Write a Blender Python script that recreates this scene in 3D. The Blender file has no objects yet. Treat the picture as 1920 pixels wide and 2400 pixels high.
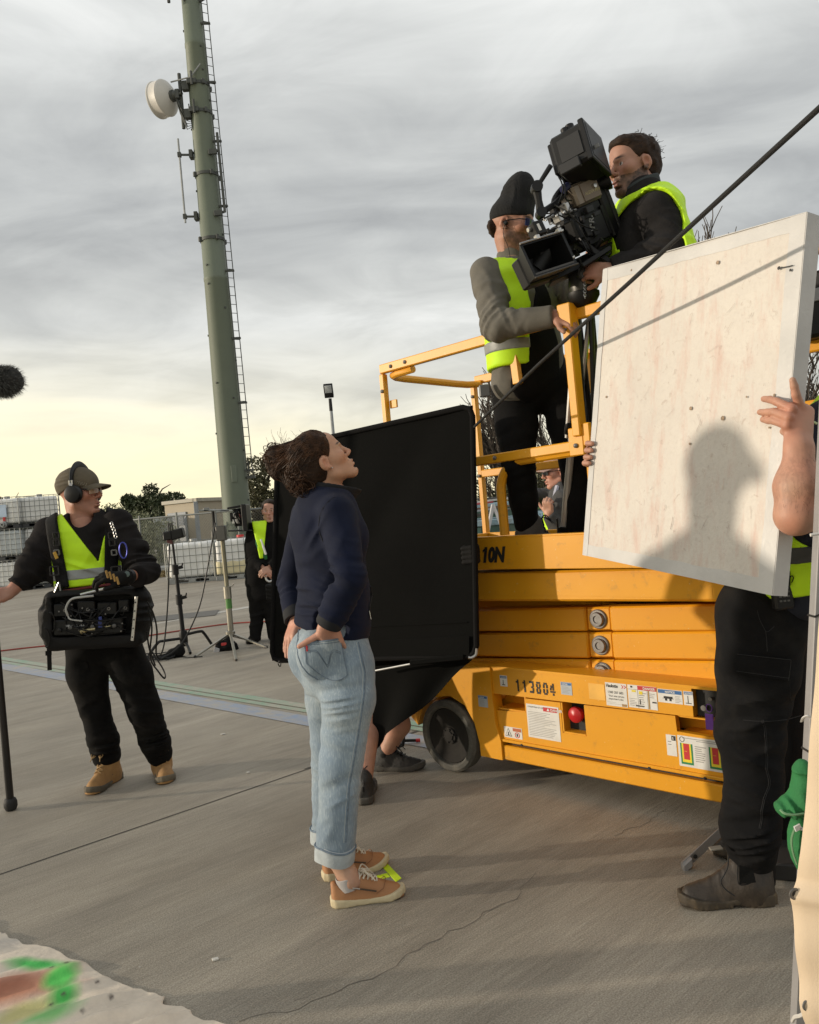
import bpy,bmesh,math,random
import numpy as np
from mathutils import Vector,Matrix,Quaternion
R=math.radians
scene=bpy.context.scene
COL=scene.collection
# camera
CAM_H,ROLL,PITCH=1.42,R(5.0),math.atan(15/1920)
_c,_s,_cp,_sp=math.cos(ROLL),math.sin(ROLL),math.cos(PITCH),math.sin(PITCH)
cd=bpy.data.cameras.new('camera')
cam=bpy.data.objects.new('camera',cd)
COL.objects.link(cam)
cd.sensor_fit='HORIZONTAL'
cd.sensor_width=36.0
cd.lens=36.0
cd.clip_start=0.05
cd.clip_end=3000.0
_X,_U,_F=Vector((1,0,0)),Vector((0,_sp,_cp)),Vector((0,_cp,-_sp))
_r,_u=_X*_c-_U*_s,_X*_s+_U*_c
cam.matrix_world=Matrix(((_r.x,_u.x,-_F.x,0),(_r.y,_u.y,-_F.y,0),(_r.z,_u.z,-_F.z,CAM_H),(0,0,0,1)))
scene.camera=cam
scene.render.resolution_x,scene.render.resolution_y=819,1024
# exposure
vs=scene.view_settings
vs.view_transform='Standard'
vs.look='None'
vs.exposure=0.0
vs.gamma=1.0
vs.use_curve_mapping=False
# sun and sky
SUN_TO=Vector((1.0,0.04,-0.16)).normalized()
sd=bpy.data.lights.new('sun','SUN')
sd.energy=2.9
sd.angle=R(1.0)
sd.color=(1.0,0.87,0.70)
sun=bpy.data.objects.new('sun',sd)
sun.rotation_mode='QUATERNION'
sun.rotation_quaternion=SUN_TO.to_track_quat('-Z','Y')
sun.location=(-20,-4,8)
COL.objects.link(sun)
world=bpy.data.worlds.new('World')
scene.world=world
world.use_nodes=True
class NT:
 """tiny helper to write node trees"""
 def __init__(s,tree):
  s.t=tree
  s.n=tree.nodes
  s.l=tree.links
 def add(s,typ,ins=None,**props):
  n=s.n.new(typ)
  for k,v in props.items():
   setattr(n,k,v)
  for k,v in(ins or{}).items():
   sock=n.inputs[k]
   if hasattr(v,'is_linked')or isinstance(v,bpy.types.NodeSocket):
    s.l.new(v,sock)
   else:
    sock.default_value=v
  return n
 def math(s,op,a,b=0.0,clamp=False):
  n=s.add('ShaderNodeMath',{0:a,1:b},operation=op)
  n.use_clamp=clamp
  return n.outputs[0]
 def ramp(s,fac,stops,interp='LINEAR'):
  n=s.add('ShaderNodeValToRGB',{0:fac})
  cr=n.color_ramp
  cr.interpolation=interp
  while len(cr.elements)<len(stops):
   cr.elements.new(0.5)
  for e,(p,c)in zip(cr.elements,stops):
   e.position=p
   if not hasattr(c,'__len__'):
    c=(c,c,c)
   e.color=(c[0],c[1],c[2],1)
  return n.outputs[0]
 def mix(s,fac,a,b,mode='MIX'):
  n=s.n.new('ShaderNodeMix')
  n.data_type='RGBA'
  n.blend_type=mode
  for i,v in((0,fac),(6,a),(7,b)):
   if isinstance(v,bpy.types.NodeSocket):
    s.l.new(v,n.inputs[i])
   else:
    if i and len(v)==3:
     v=(*v,1)
    n.inputs[i].default_value=v
  return n.outputs[2]
def build_sky():
 w=NT(world.node_tree)
 w.n.clear()
 tc=w.add('ShaderNodeTexCoord')
 sep=w.add('ShaderNodeSeparateXYZ',{0:tc.outputs['Generated']})
 z=w.math('MAXIMUM',sep.outputs[2],0.0)
 den=w.math('ADD',z,0.16)
 px,py=w.math('DIVIDE',sep.outputs[0],den),w.math('DIVIDE',sep.outputs[1],den)
 comb=w.add('ShaderNodeCombineXYZ',{0:px,1:py,2:0.0})
 mp=w.add('ShaderNodeMapping',{0:comb.outputs[0],1:(3.4,1.3,0),2:(0,0,R(-24)),3:(0.80,1.05,1)})
 n1=w.add('ShaderNodeTexNoise',{'Vector':mp.outputs[0],'Scale':0.75,'Detail':7.0,'Roughness':0.5,'Distortion':0.9})
 n2=w.add('ShaderNodeTexNoise',{'Vector':mp.outputs[0],'Scale':2.6,'Detail':6.0,'Roughness':0.58,'Distortion':0.8})
 cl=w.math('ADD',w.math('MULTIPLY',n1.outputs[0],0.72),w.math('MULTIPLY',n2.outputs[0],0.28))
 cloud=w.ramp(cl,[(0.36,(.80,.805,.785)),(0.44,(.66,.67,.655)),(0.51,(.53,.54,.53)),(0.57,(.44,.45,.447)),(0.65,(.33,.338,.342))])
 # towards the horizon the overcast thins out to a pale cream band, widest on the sun's side of the view
 azl=w.math('SUBTRACT',w.math('MULTIPLY',sep.outputs[0],-0.10),w.math('MULTIPLY',n1.outputs[0],0.14))
 zz=w.math('SUBTRACT',w.math('SUBTRACT',z,azl),0.055)
 glow=w.ramp(zz,[(0.0,1.0),(0.07,.86),(0.14,.48),(0.23,.15),(0.36,0.0)],'EASE')
 warm=w.ramp(zz,[(0.0,(1.0,.90,.56)),(0.09,(.95,.87,.62)),(0.22,(.66,.645,.58))])
 skyc=w.mix(glow,cloud,warm)
 ni=w.add('ShaderNodeTexSky',sky_type='NISHITA')
 ni.sun_disc=False
 ni.sun_elevation=math.asin(-SUN_TO.z)
 ni.sun_rotation=math.atan2(-SUN_TO.x,-SUN_TO.y)%(2*math.pi)
 ni.air_density,ni.dust_density=1.0,2.0
 sc=w.mix(1.0,skyc,(11.6,11.6,11.6),'MULTIPLY')
 tot=w.mix(1.0,sc,w.mix(1.0,ni.outputs[0],(.12,.12,.12),'MULTIPLY'),'ADD')
 bg=w.add('ShaderNodeBackground',{0:tot,1:0.1})
 out=w.add('ShaderNodeOutputWorld')
 w.l.new(bg.outputs[0],out.inputs[0])
build_sky()
# where a sight line meets the place (used as a tape measure)
CAMP=np.array((0.0,0.0,CAM_H))
def ray(px,py):
 dx,dy=(px-960)/1920.0,(1200-py)/1920.0
 u,v=dx*_c+dy*_s,-dx*_s+dy*_c
 return np.array((u,_cp+v*_sp,-_sp+v*_cp))
def P(px,py,d):
 r=ray(px,py)
 return CAMP+r*(d/r[1])
def G(px,py,z=0.0):
 r=ray(px,py)
 return CAMP+r*((z-CAM_H)/r[2])
def V(*a):
 return np.array(a,float)
def nrm(v):
 v=np.asarray(v,float)
 return v/(np.linalg.norm(v)+1e-12)
 # materials
MATS={}
def mat(name,col,rough=0.6,metal=0.0,var=0.12,vscale=6.0,bump=0.0,bscale=60.0,stretch=(1,1,1),col2=None,coat=0.0,spec=0.5,dirt=None,dscale=3.0,damt=0.5,sheen=0.0,attr=False,trans=0.0,emit=None,sss=0.0,wave=None):
 if name in MATS:
  return MATS[name]
 m=bpy.data.materials.new(name)
 m.use_nodes=True
 t=NT(m.node_tree)
 b=t.n['Principled BSDF']
 tc=t.add('ShaderNodeTexCoord')
 mp=t.add('ShaderNodeMapping',{0:tc.outputs['Object'],3:stretch})
 nz=t.add('ShaderNodeTexNoise',{'Vector':mp.outputs[0],'Scale':vscale,'Detail':5.0,'Roughness':0.6})
 if attr:
  at=t.add('ShaderNodeAttribute',attribute_name='tint')
  c0=at.outputs[0]
  lo=t.mix(1.0,c0,(1-var,1-var,1-var),'MULTIPLY')
  hi=t.mix(1.0,c0,(1+var,1+var,1+var),'MULTIPLY')
 else:
  c2=col2 or col
  lo=tuple(x*(1-var)for x in col)+(1,)
  hi=tuple(min(1,x*(1+var))for x in c2)+(1,)
 f=t.ramp(nz.outputs[0],[(0.3,0.0),(0.7,1.0)])
 c=t.mix(f,lo,hi)
 if dirt:
  nd=t.add('ShaderNodeTexNoise',{'Vector':tc.outputs['Object'],'Scale':dscale,'Detail':8.0,'Roughness':0.7})
  fd=t.ramp(nd.outputs[0],[(0.48,0.0),(0.68,damt)])
  c=t.mix(fd,c,dirt)
 t.l.new(c,b.inputs['Base Color'])
 b.inputs['Metallic'].default_value=metal
 b.inputs['Specular IOR Level'].default_value=spec
 rr=t.math('ADD',t.math('MULTIPLY',nz.outputs[0],0.16),rough-0.08,clamp=True)
 t.l.new(rr,b.inputs['Roughness'])
 if coat:
  b.inputs['Coat Weight'].default_value=coat
  b.inputs['Coat Roughness'].default_value=0.25
 if sheen:
  b.inputs['Sheen Weight'].default_value=sheen
  b.inputs['Sheen Roughness'].default_value=0.6
 if sss:
  b.inputs['Subsurface Weight'].default_value=sss
  b.inputs['Subsurface Radius'].default_value=(0.012,0.005,0.003)
  b.inputs['Subsurface Scale'].default_value=0.6
 if trans:
  b.inputs['Transmission Weight'].default_value=trans
 if emit:
  b.inputs['Emission Color'].default_value=(*emit[:3],1)
  b.inputs['Emission Strength'].default_value=emit[3]
 if bump:
  nb=t.add('ShaderNodeTexNoise',{'Vector':mp.outputs[0],'Scale':bscale,'Detail':4.0,'Roughness':0.6})
  h=nb.outputs[0]
  if wave:
   wv=t.add('ShaderNodeTexWave',{'Vector':tc.outputs['Object'],'Scale':wave,'Distortion':1.5,'Detail':2.0})
   h=t.math('ADD',h,t.math('MULTIPLY',wv.outputs[1],0.5))
  bp=t.add('ShaderNodeBump',{'Height':h,'Strength':min(1.0,bump),'Distance':0.004})
  t.l.new(bp.outputs[0],b.inputs['Normal'])
 MATS[name]=m
 return m
 # mesh builder
def frame(d,up=(0,0,1)):
 d=nrm(d)
 up=np.asarray(up,float)
 if abs(d@nrm(up))>0.98:
  up=np.array((1.0,0,0))if abs(d[0])<0.9 else np.array((0,1.0,0))
 x=nrm(np.cross(up,d))
 y=np.cross(d,x)
 return x,y,d
class MB:
 def __init__(s):
  s.v,s.f,s.n=[],[],0
 def add(s,vs,fs):
  vs=np.asarray(vs,float).reshape(-1,3)
  s.v.append(vs)
  s.f+=[tuple(int(i)+s.n for i in f)for f in fs]
  s.n+=len(vs)
  return s
 def grid(s,A,close_u=False,close_v=False,flip=False):
  """A: (nu, nv, 3) array of points"""
  A=np.asarray(A,float)
  nu,nv=A.shape[:2]
  fs=[]
  for i in range(nu if close_u else nu-1):
   for j in range(nv if close_v else nv-1):
    a,b=i*nv+j,((i+1)%nu)*nv+j
    c,d=((i+1)%nu)*nv+(j+1)%nv,i*nv+(j+1)%nv
    fs.append((a,d,c,b)if flip else(a,b,c,d))
  return s.add(A.reshape(-1,3),fs)
 def obox(s,c,ax,ay,az,ch=0.0):
  """oriented box: half-axis vectors ax ay az, chamfer ch"""
  c,ax,ay,az=[np.asarray(q,float)for q in(c,ax,ay,az)]
  la,lb,lc=np.linalg.norm(ax),np.linalg.norm(ay),np.linalg.norm(az)
  if ch<=0:
   vs=[c+i*ax+j*ay+k*az for i in(-1,1)for j in(-1,1)for k in(-1,1)]
   return s.add(vs,[(0,1,3,2),(4,6,7,5),(0,4,5,1),(2,3,7,6),(0,2,6,4),(1,5,7,3)])
  ch=min(ch,0.45*la,0.45*lb,0.45*lc)
  fa,fb,fc=1-ch/la,1-ch/lb,1-ch/lc
  idx,vs={},[]
  for i in(-1,1):
   for j in(-1,1):
    for k in(-1,1):
     for w,(p,q,r)in enumerate(((1,fb,fc),(fa,1,fc),(fa,fb,1))):
      idx[i,j,k,w]=len(vs)
      vs.append(c+i*p*ax+j*q*ay+k*r*az)
  fs=[]
  I=idx
  for i in(-1,1):
   q=[I[i,-1,-1,0],I[i,1,-1,0],I[i,1,1,0],I[i,-1,1,0]]
   fs.append(q if i>0 else q[::-1])
   q=[I[-1,i,-1,1],I[-1,i,1,1],I[1,i,1,1],I[1,i,-1,1]]
   fs.append(q if i>0 else q[::-1])
   q=[I[-1,-1,i,2],I[1,-1,i,2],I[1,1,i,2],I[-1,1,i,2]]
   fs.append(q if i>0 else q[::-1])
  for a in(-1,1):
   for b in(-1,1):
    q=[I[a,b,-1,0],I[a,b,-1,1],I[a,b,1,1],I[a,b,1,0]]
    fs.append(q if a*b>0 else q[::-1])
    q=[I[a,-1,b,0],I[a,1,b,0],I[a,1,b,2],I[a,-1,b,2]]
    fs.append(q if a*b>0 else q[::-1])
    q=[I[-1,a,b,1],I[-1,a,b,2],I[1,a,b,2],I[1,a,b,1]]
    fs.append(q if a*b>0 else q[::-1])
    for k in(-1,1):
     q=[I[a,b,k,0],I[a,b,k,1],I[a,b,k,2]]
     fs.append(q if a*b*k>0 else q[::-1])
  return s.add(vs,fs)
 def box(s,c,h,ch=0.0,rz=0.0):
  ca,sa=math.cos(rz),math.sin(rz)
  return s.obox(c,np.array((ca,sa,0))*h[0],np.array((-sa,ca,0))*h[1],(0,0,h[2]),ch)
 def beam(s,a,b,w,h,up=(0,0,1),ch=0.004):
  a,b=np.asarray(a,float),np.asarray(b,float)
  x,y,d=frame(b-a,up)
  return s.obox((a+b)/2,x*w/2,y*h/2,(b-a)/2,ch)
 def tube(s,pts,r,n=8,cap=True,up=(0,0,1),flat=None):
  pts=[np.asarray(p,float)for p in pts]
  m=len(pts)
  rs=r if hasattr(r,'__len__')else[r]*m
  rings=[]
  x=None
  for i,p in enumerate(pts):
   d=nrm(pts[min(i+1,m-1)]-pts[max(i-1,0)])
   if x is None:
    x,y,_=frame(d,up)
   else:
    x=nrm(x-d*(x@d))
    y=np.cross(d,x)
   fx,fy=flat or(1,1)
   rings.append([p+(x*math.cos(2*math.pi*k/n)*fx+y*math.sin(2*math.pi*k/n)*fy)*rs[i]for k in range(n)])
  base=s.n
  s.grid(np.array(rings),close_v=True)
  if cap:
   s.f.append(tuple(base+k for k in range(n))[::-1][::-1])
   s.f.append(tuple(base+(m-1)*n+k for k in range(n))[::-1])
  return s
 def cyl(s,a,b,r,n=16,r2=None):
  return s.tube([a,b],[r,r if r2 is None else r2],n)
 def lathe(s,o,axis,prof,n=20,up=(0,0,1),close=False):
  """prof: (along axis, radius) list"""
  x,y,d=frame(axis,up)
  o=np.asarray(o,float)
  A=[[o+d*h+(x*math.cos(2*math.pi*k/n)+y*math.sin(2*math.pi*k/n))*max(r,1e-4)for k in range(n)]for h,r in prof]
  return s.grid(np.array(A),close_v=True,close_u=close)
 def prism(s,poly,o,ux,uy,uz):
  """polygon in the (ux, uy) plane from o, extruded by vector uz"""
  o,ux,uy,uz=[np.asarray(q,float)for q in(o,ux,uy,uz)]
  n=len(poly)
  v0=[o+ux*a+uy*b for a,b in poly]
  vs=v0+[q+uz for q in v0]
  fs=[tuple(range(n))[::-1],tuple(range(n,2*n))]+[(i,(i+1)%n,n+(i+1)%n,n+i)for i in range(n)]
  return s.add(vs,fs)
 def data(s):
  return(np.concatenate(s.v)if s.v else np.zeros((0,3))),s.f
def new_mesh(name,v,f,m,smooth=True,auto=None,tint=None):
 me=bpy.data.meshes.new(name)
 if isinstance(f,np.ndarray):
  nf=len(f)
  me.vertices.add(len(v))
  me.vertices.foreach_set('co',np.asarray(v,np.float32).ravel())
  me.loops.add(nf*4)
  me.loops.foreach_set('vertex_index',f.astype(np.int32).ravel())
  me.polygons.add(nf)
  me.polygons.foreach_set('loop_start',np.arange(0,nf*4,4,dtype=np.int32))
  me.update(calc_edges=True)
 else:
  me.from_pydata([tuple(q)for q in v],[],[tuple(q)for q in f])
  me.update()
 if smooth:
  me.polygons.foreach_set('use_smooth',[True]*len(me.polygons))
  if auto is not None:
   bm=bmesh.new()
   bm.from_mesh(me)
   bmesh.ops.recalc_face_normals(bm,faces=bm.faces)
   for e in bm.edges:
    if len(e.link_faces)==2 and e.calc_face_angle(0)>R(auto):
     e.smooth=False
   bm.to_mesh(me)
   bm.free()
 elif not isinstance(f,np.ndarray):
  bm=bmesh.new()
  bm.from_mesh(me)
  bmesh.ops.recalc_face_normals(bm,faces=bm.faces)
  bm.to_mesh(me)
  bm.free()
 if tint is not None:
  at=me.attributes.new('tint','FLOAT_COLOR','POINT')
  c4=np.concatenate([tint,np.ones((len(tint),1))],1).astype(np.float32)
  at.data.foreach_set('color',c4.ravel())
 if m:
  for q in(m if isinstance(m,(list,tuple))else[m]):
   me.materials.append(q)
 return me
def smooth_path(pts,n=6):
 """Catmull-Rom curve through the points"""
 p=[np.asarray(q,float)for q in pts]
 p=[2*p[0]-p[1]]+p+[2*p[-1]-p[-2]]
 out=[]
 for i in range(1,len(p)-2):
  for s_ in np.linspace(0,1,n,endpoint=False):
   a,b,c,d=p[i-1:i+3]
   out.append(.5*(2*b+(c-a)*s_+(2*a-5*b+4*c-d)*s_**2+(3*b-a-3*c+d)*s_**3))
 out.append(p[-2])
 return out
def geo(shape):
 return shape.data()if isinstance(shape,MB)else shape
class Thing:
 """a top-level thing: an Empty at its base that parents its parts (or one mesh when mono is used)"""
 def __init__(s,name,label,cat,base,group=None):
  s.b=np.asarray(base,float)
  s.o=bpy.data.objects.new(name,None)
  s.o.empty_display_size=0.1
  COL.objects.link(s.o)
  s.o.location=tuple(s.b)
  s.o['label'],s.o['category']=label,cat
  if group:
   s.o['group']=group
 def part(s,name,shape,m,parent=None,label=None,smooth=True,auto=35,tint=None,kind=None):
  v,f=geo(shape)
  o=bpy.data.objects.new(name,new_mesh(name,np.asarray(v)-s.b,f,m,smooth,None if isinstance(f,np.ndarray)else auto,tint))
  COL.objects.link(o)
  o.parent=parent or s.o
  if label:
   o['label']=label
  if kind:
   o['kind']=kind
  return o
 def share(s,name,mesh,loc,rot=None,parent=None):
  o=bpy.data.objects.new(name,mesh)
  COL.objects.link(o)
  o.parent=parent or s.o
  o.location=tuple(np.asarray(loc,float)-s.b)
  if rot is not None:
   o.rotation_mode='QUATERNION'
   o.rotation_quaternion=rot
  return o
def mono(name,label,cat,shape,m,base,group=None,smooth=True,auto=35,kind=None,tint=None):
 v,f=geo(shape)
 o=bpy.data.objects.new(name,new_mesh(name,np.asarray(v)-np.asarray(base,float),f,m,smooth,None if isinstance(f,np.ndarray)else auto,tint))
 COL.objects.link(o)
 o.location=tuple(base)
 if label:
  o['label'],o['category']=label,cat
 if group:
  o['group']=group
 if kind:
  o['kind']=kind
 return o
def struct(name,shape,m,smooth=False):
 return mono(name,None,None,shape,m,(0,0,0),smooth=smooth,kind='structure')
def copy_tree(o,parent=None):
 c=o.copy()
 COL.objects.link(c)
 c.parent=parent
 for ch in list(o.children):
  copy_tree(ch,c)
 return c
def text_mesh(body,size,o,ux,uy,bold=0.0,shear=0.0,align='LEFT',squeeze=1.0,spacing=1.0):
 """lettering as a flat mesh: baseline start o, unit right ux, unit up uy"""
 cu=bpy.data.curves.new('lettering','FONT')
 cu.body=body
 cu.size=size
 cu.align_x=align
 cu.shear=shear
 cu.offset=bold
 cu.space_character=spacing
 cu.resolution_u=3
 ob=bpy.data.objects.new('lettering',cu)
 COL.objects.link(ob)
 dg=bpy.context.evaluated_depsgraph_get()
 me=bpy.data.meshes.new_from_object(ob.evaluated_get(dg))
 co=np.zeros(len(me.vertices)*3)
 me.vertices.foreach_get('co',co)
 co=co.reshape(-1,3)
 fs=[tuple(p.vertices)for p in me.polygons]
 bpy.data.objects.remove(ob)
 bpy.data.curves.remove(cu)
 bpy.data.meshes.remove(me)
 o,ux,uy=[np.asarray(q,float)for q in(o,ux,uy)]
 return o+co[:,:1]*squeeze*ux+co[:,1:2]*uy,fs
 # implicit modelling: smooth unions of tapered limbs, meshed by surface nets
def smin(a,b,k):
 if k<=0:
  return np.minimum(a,b)
 h=np.clip(.5+.5*(b-a)/k,0,1)
 return b+(a-b)*h-k*h*(1-h)
def smax(a,b,k):
 return-smin(-a,-b,k)
def hash3(i,j,k):
 h=(i*374761393+j*668265263+k*2147483647+1013904223)&0xffffffff
 h=((h^(h>>13))*1274126177)&0xffffffff
 return((h^(h>>16))&0xffff)/32767.5-1.0
def vnoise(p):
 """value noise, roughly -1..1"""
 i=np.floor(p).astype(np.int64)
 f=p-i
 f=f*f*(3-2*f)
 r=0
 for a in(0,1):
  for b in(0,1):
   for c in(0,1):
    w=(f[:,0]if a else 1-f[:,0])*(f[:,1]if b else 1-f[:,1])*(f[:,2]if c else 1-f[:,2])
    r=r+w*hash3(i[:,0]+a,i[:,1]+b,i[:,2]+c)
 return r
class SDF:
 def __init__(s):
  s.ops=[]
  s.mods=[]
  s.lo,s.hi=np.full(3,1e9),np.full(3,-1e9)
 def _bb(s,pts,r):
  for p in pts:
   s.lo=np.minimum(s.lo,np.asarray(p)-r)
   s.hi=np.maximum(s.hi,np.asarray(p)+r)
 def rc(s,a,b,ra,rb=None,k=.015,sub=False):
  """tapered capsule"""
  rb=ra if rb is None else rb
  a,b=np.asarray(a,float),np.asarray(b,float)
  if not sub:
   s._bb([a,b],max(ra,rb))
  ab=b-a
  L=ab@ab+1e-12
  def f(p):
   t=np.clip((p-a)@ab/L,0,1)
   return np.linalg.norm(p-a-t[:,None]*ab,axis=1)-(ra+(rb-ra)*t)
  s.ops.append((f,k,sub))
  return s
 def ec(s,a,b,sa,sb,side,k=.015,sub=False):
  """tapered limb of elliptical section: sa, sb = (half width along side, half depth) at a and b"""
  a,b=np.asarray(a,float),np.asarray(b,float)
  if not sub:
   s._bb([a,b],max(*sa,*sb))
  ab=b-a
  L=ab@ab+1e-12
  d=ab/math.sqrt(L)
  side=np.asarray(side,float)
  x=nrm(side-d*(side@d))
  y=np.cross(d,x)
  def f(p):
   t=np.clip((p-a)@ab/L,0,1)
   q=p-a-t[:,None]*ab
   w=sa[0]+(sb[0]-sa[0])*t
   h=sa[1]+(sb[1]-sa[1])*t
   m=np.minimum(w,h)
   n=np.sqrt((q@x/w)**2+(q@y/h)**2+(q@d/m)**2)
   return(n-1)*m
  s.ops.append((f,k,sub))
  return s
 def chain(s,pts,rs,k=.015):
  for i in range(len(pts)-1):
   s.rc(pts[i],pts[i+1],rs[i],rs[i+1],k)
  return s
 def echain(s,pts,sec,side,k=.02):
  for i in range(len(pts)-1):
   s.ec(pts[i],pts[i+1],sec[i],sec[i+1],side,k)
  return s
 def el(s,c,r,M=None,k=.015,sub=False):
  """ellipsoid; M = 3 axis rows"""
  c=np.asarray(c,float)
  r=np.asarray(r,float)
  M=np.eye(3)if M is None else np.asarray(M,float)
  if not sub:
   s._bb([c],r.max())
  def f(p):
   q=(p-c)@M.T
   n=np.linalg.norm(q/r,axis=1)
   g=np.linalg.norm(q/(r*r),axis=1)+1e-9
   return n*(n-1)/g
  s.ops.append((f,k,sub))
  return s
 def bx(s,c,h,M=None,rnd=.01,k=.01,sub=False):
  c=np.asarray(c,float)
  h=np.asarray(h,float)
  M=np.eye(3)if M is None else np.asarray(M,float)
  if not sub:
   s._bb([c],np.linalg.norm(h)+rnd)
  def f(p):
   q=np.abs((p-c)@M.T)-h+rnd
   return np.linalg.norm(np.maximum(q,0),axis=1)+np.minimum(q.max(1),0)-rnd
  s.ops.append((f,k,sub))
  return s
 def mod(s,fn):
  s.mods.append(fn)
  return s
 def folds(s,c,rad,direc,fa,fx,amp,seed=0.0):
  """creases running across direc near c"""
  c,d=np.asarray(c,float),nrm(direc)
  M=np.stack(frame(d))
  def fn(p,v):
   q=(p-c)@M.T
   w=np.exp(-(q*q).sum(1)/(rad*rad))
   n=vnoise(np.stack([q[:,0]*fx+seed,q[:,1]*fx-seed,q[:,2]*fa+.35*np.sin(q[:,0]*fx*2+seed)],1))
   return v-amp*w*(1-2.2*np.abs(n))
  s.mods.append(fn)
  return s
 def rough(s,freq,amp,seed=0.0,stretch=(1,1,1)):
  st=np.asarray(stretch,float)*freq
  def fn(p,v):
   return v-amp*vnoise(p*st+seed)
  s.mods.append(fn)
  return s
 def __call__(s,p):
  v=np.full(len(p),1e3)
  for f,k,sub in s.ops:
   d=f(p)
   v=smax(v,-d,k)if sub else smin(v,d,k)
  for m in s.mods:
   v=m(p,v)
  return v
def nets(fn,lo,hi,res):
 """surface nets on a sparse grid; returns vertices and quads"""
 lo,hi=np.asarray(lo,float)-3*res,np.asarray(hi,float)+3*res
 B=4
 nb=np.ceil((hi-lo)/(res*B)).astype(int)+1
 cg=np.stack(np.meshgrid(*[np.arange(q)for q in nb],indexing='ij'),-1)
 cc=lo+(cg*B+B/2-.5)*res
 cv=fn(cc.reshape(-1,3)).reshape(nb)
 N=nb*B
 val=np.repeat(np.repeat(np.repeat(np.where(cv>0,1.0,-1.0),B,0),B,1),B,2)
 act=np.abs(cv)<res*B*1.9
 am=np.repeat(np.repeat(np.repeat(act,B,0),B,1),B,2)
 ii=np.argwhere(am)
 if len(ii)==0:
  return np.zeros((0,3)),np.zeros((0,4),int)
 pv=fn(lo+ii*res)
 val[am]=pv
 ins=val<0
 c8=[(a,b,c)for a in(0,1)for b in(0,1)for c in(0,1)]
 sl=lambda o:tuple(slice(o[q],N[q]-1+o[q])for q in range(3))
 cnt=sum(ins[sl(o)].astype(np.int8)for o in c8)
 cells=(cnt>0)&(cnt<8)
 ci=np.argwhere(cells)
 idx=np.full(cells.shape,-1,int)
 idx[tuple(ci.T)]=np.arange(len(ci))
 acc=np.zeros((len(ci),3))
 num=np.zeros(len(ci))
 cvs={o:val[tuple((ci+o).T)]for o in c8}
 for a in c8:
  for q in range(3):
   if a[q]==0:
    b=tuple(1 if r==q else a[r]for r in range(3))
    va,vb=cvs[a],cvs[b]
    m=(va<0)!=(vb<0)
    t=np.where(m,va/np.where(m,va-vb,1),0)
    pt=np.array(a,float)[None]+t[:,None]*(np.array(b)-np.array(a))
    acc[m]+=pt[m]
    num[m]+=1
 v=lo+(ci+acc/num[:,None])*res
 quads=[]
 for q in range(3):
  r,t=(q+1)%3,(q+2)%3
  e=[0,0,0]
  e[q]=1
  a=val[tuple(slice(0,N[w]-1)for w in range(3))]<0
  sl2=tuple(slice(e[w],N[w]-1+e[w])for w in range(3))
  b=val[sl2]<0
  m=(a!=b)
  m[tuple(slice(0,1)if w==r else slice(None)for w in range(3))]=False
  m[tuple(slice(0,1)if w==t else slice(None)for w in range(3))]=False
  k=np.argwhere(m)
  dr,dt=np.zeros(3,int),np.zeros(3,int)
  dr[r],dt[t]=1,1
  i0,i1,i2,i3=[idx[tuple((k-x).T)]for x in(0*dr,dr,dr+dt,dt)]
  fl=a[tuple(k.T)]
  Q=np.stack([i0,i1,i2,i3],1)
  Q[~fl]=Q[~fl][:,::-1]
  Q=Q[(Q>=0).all(1)]
  quads.append(Q)
 return v,np.concatenate(quads)
def solid(s,res,clip=None):
 f=s if clip is None else(lambda p:clip(p,s(p)))
 return nets(f,s.lo-.03,s.hi+.03,res)
def join(*vf):
 vs,fs,n=[],[],0
 for v,f in vf:
  vs.append(np.asarray(v,float))
  fs.append(np.asarray(f)+n)
  n+=len(v)
 return np.concatenate(vs),np.concatenate(fs)
M_black=mat('black powder coat',(.009,.009,.0095),.5,var=.2,spec=.3)
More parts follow.
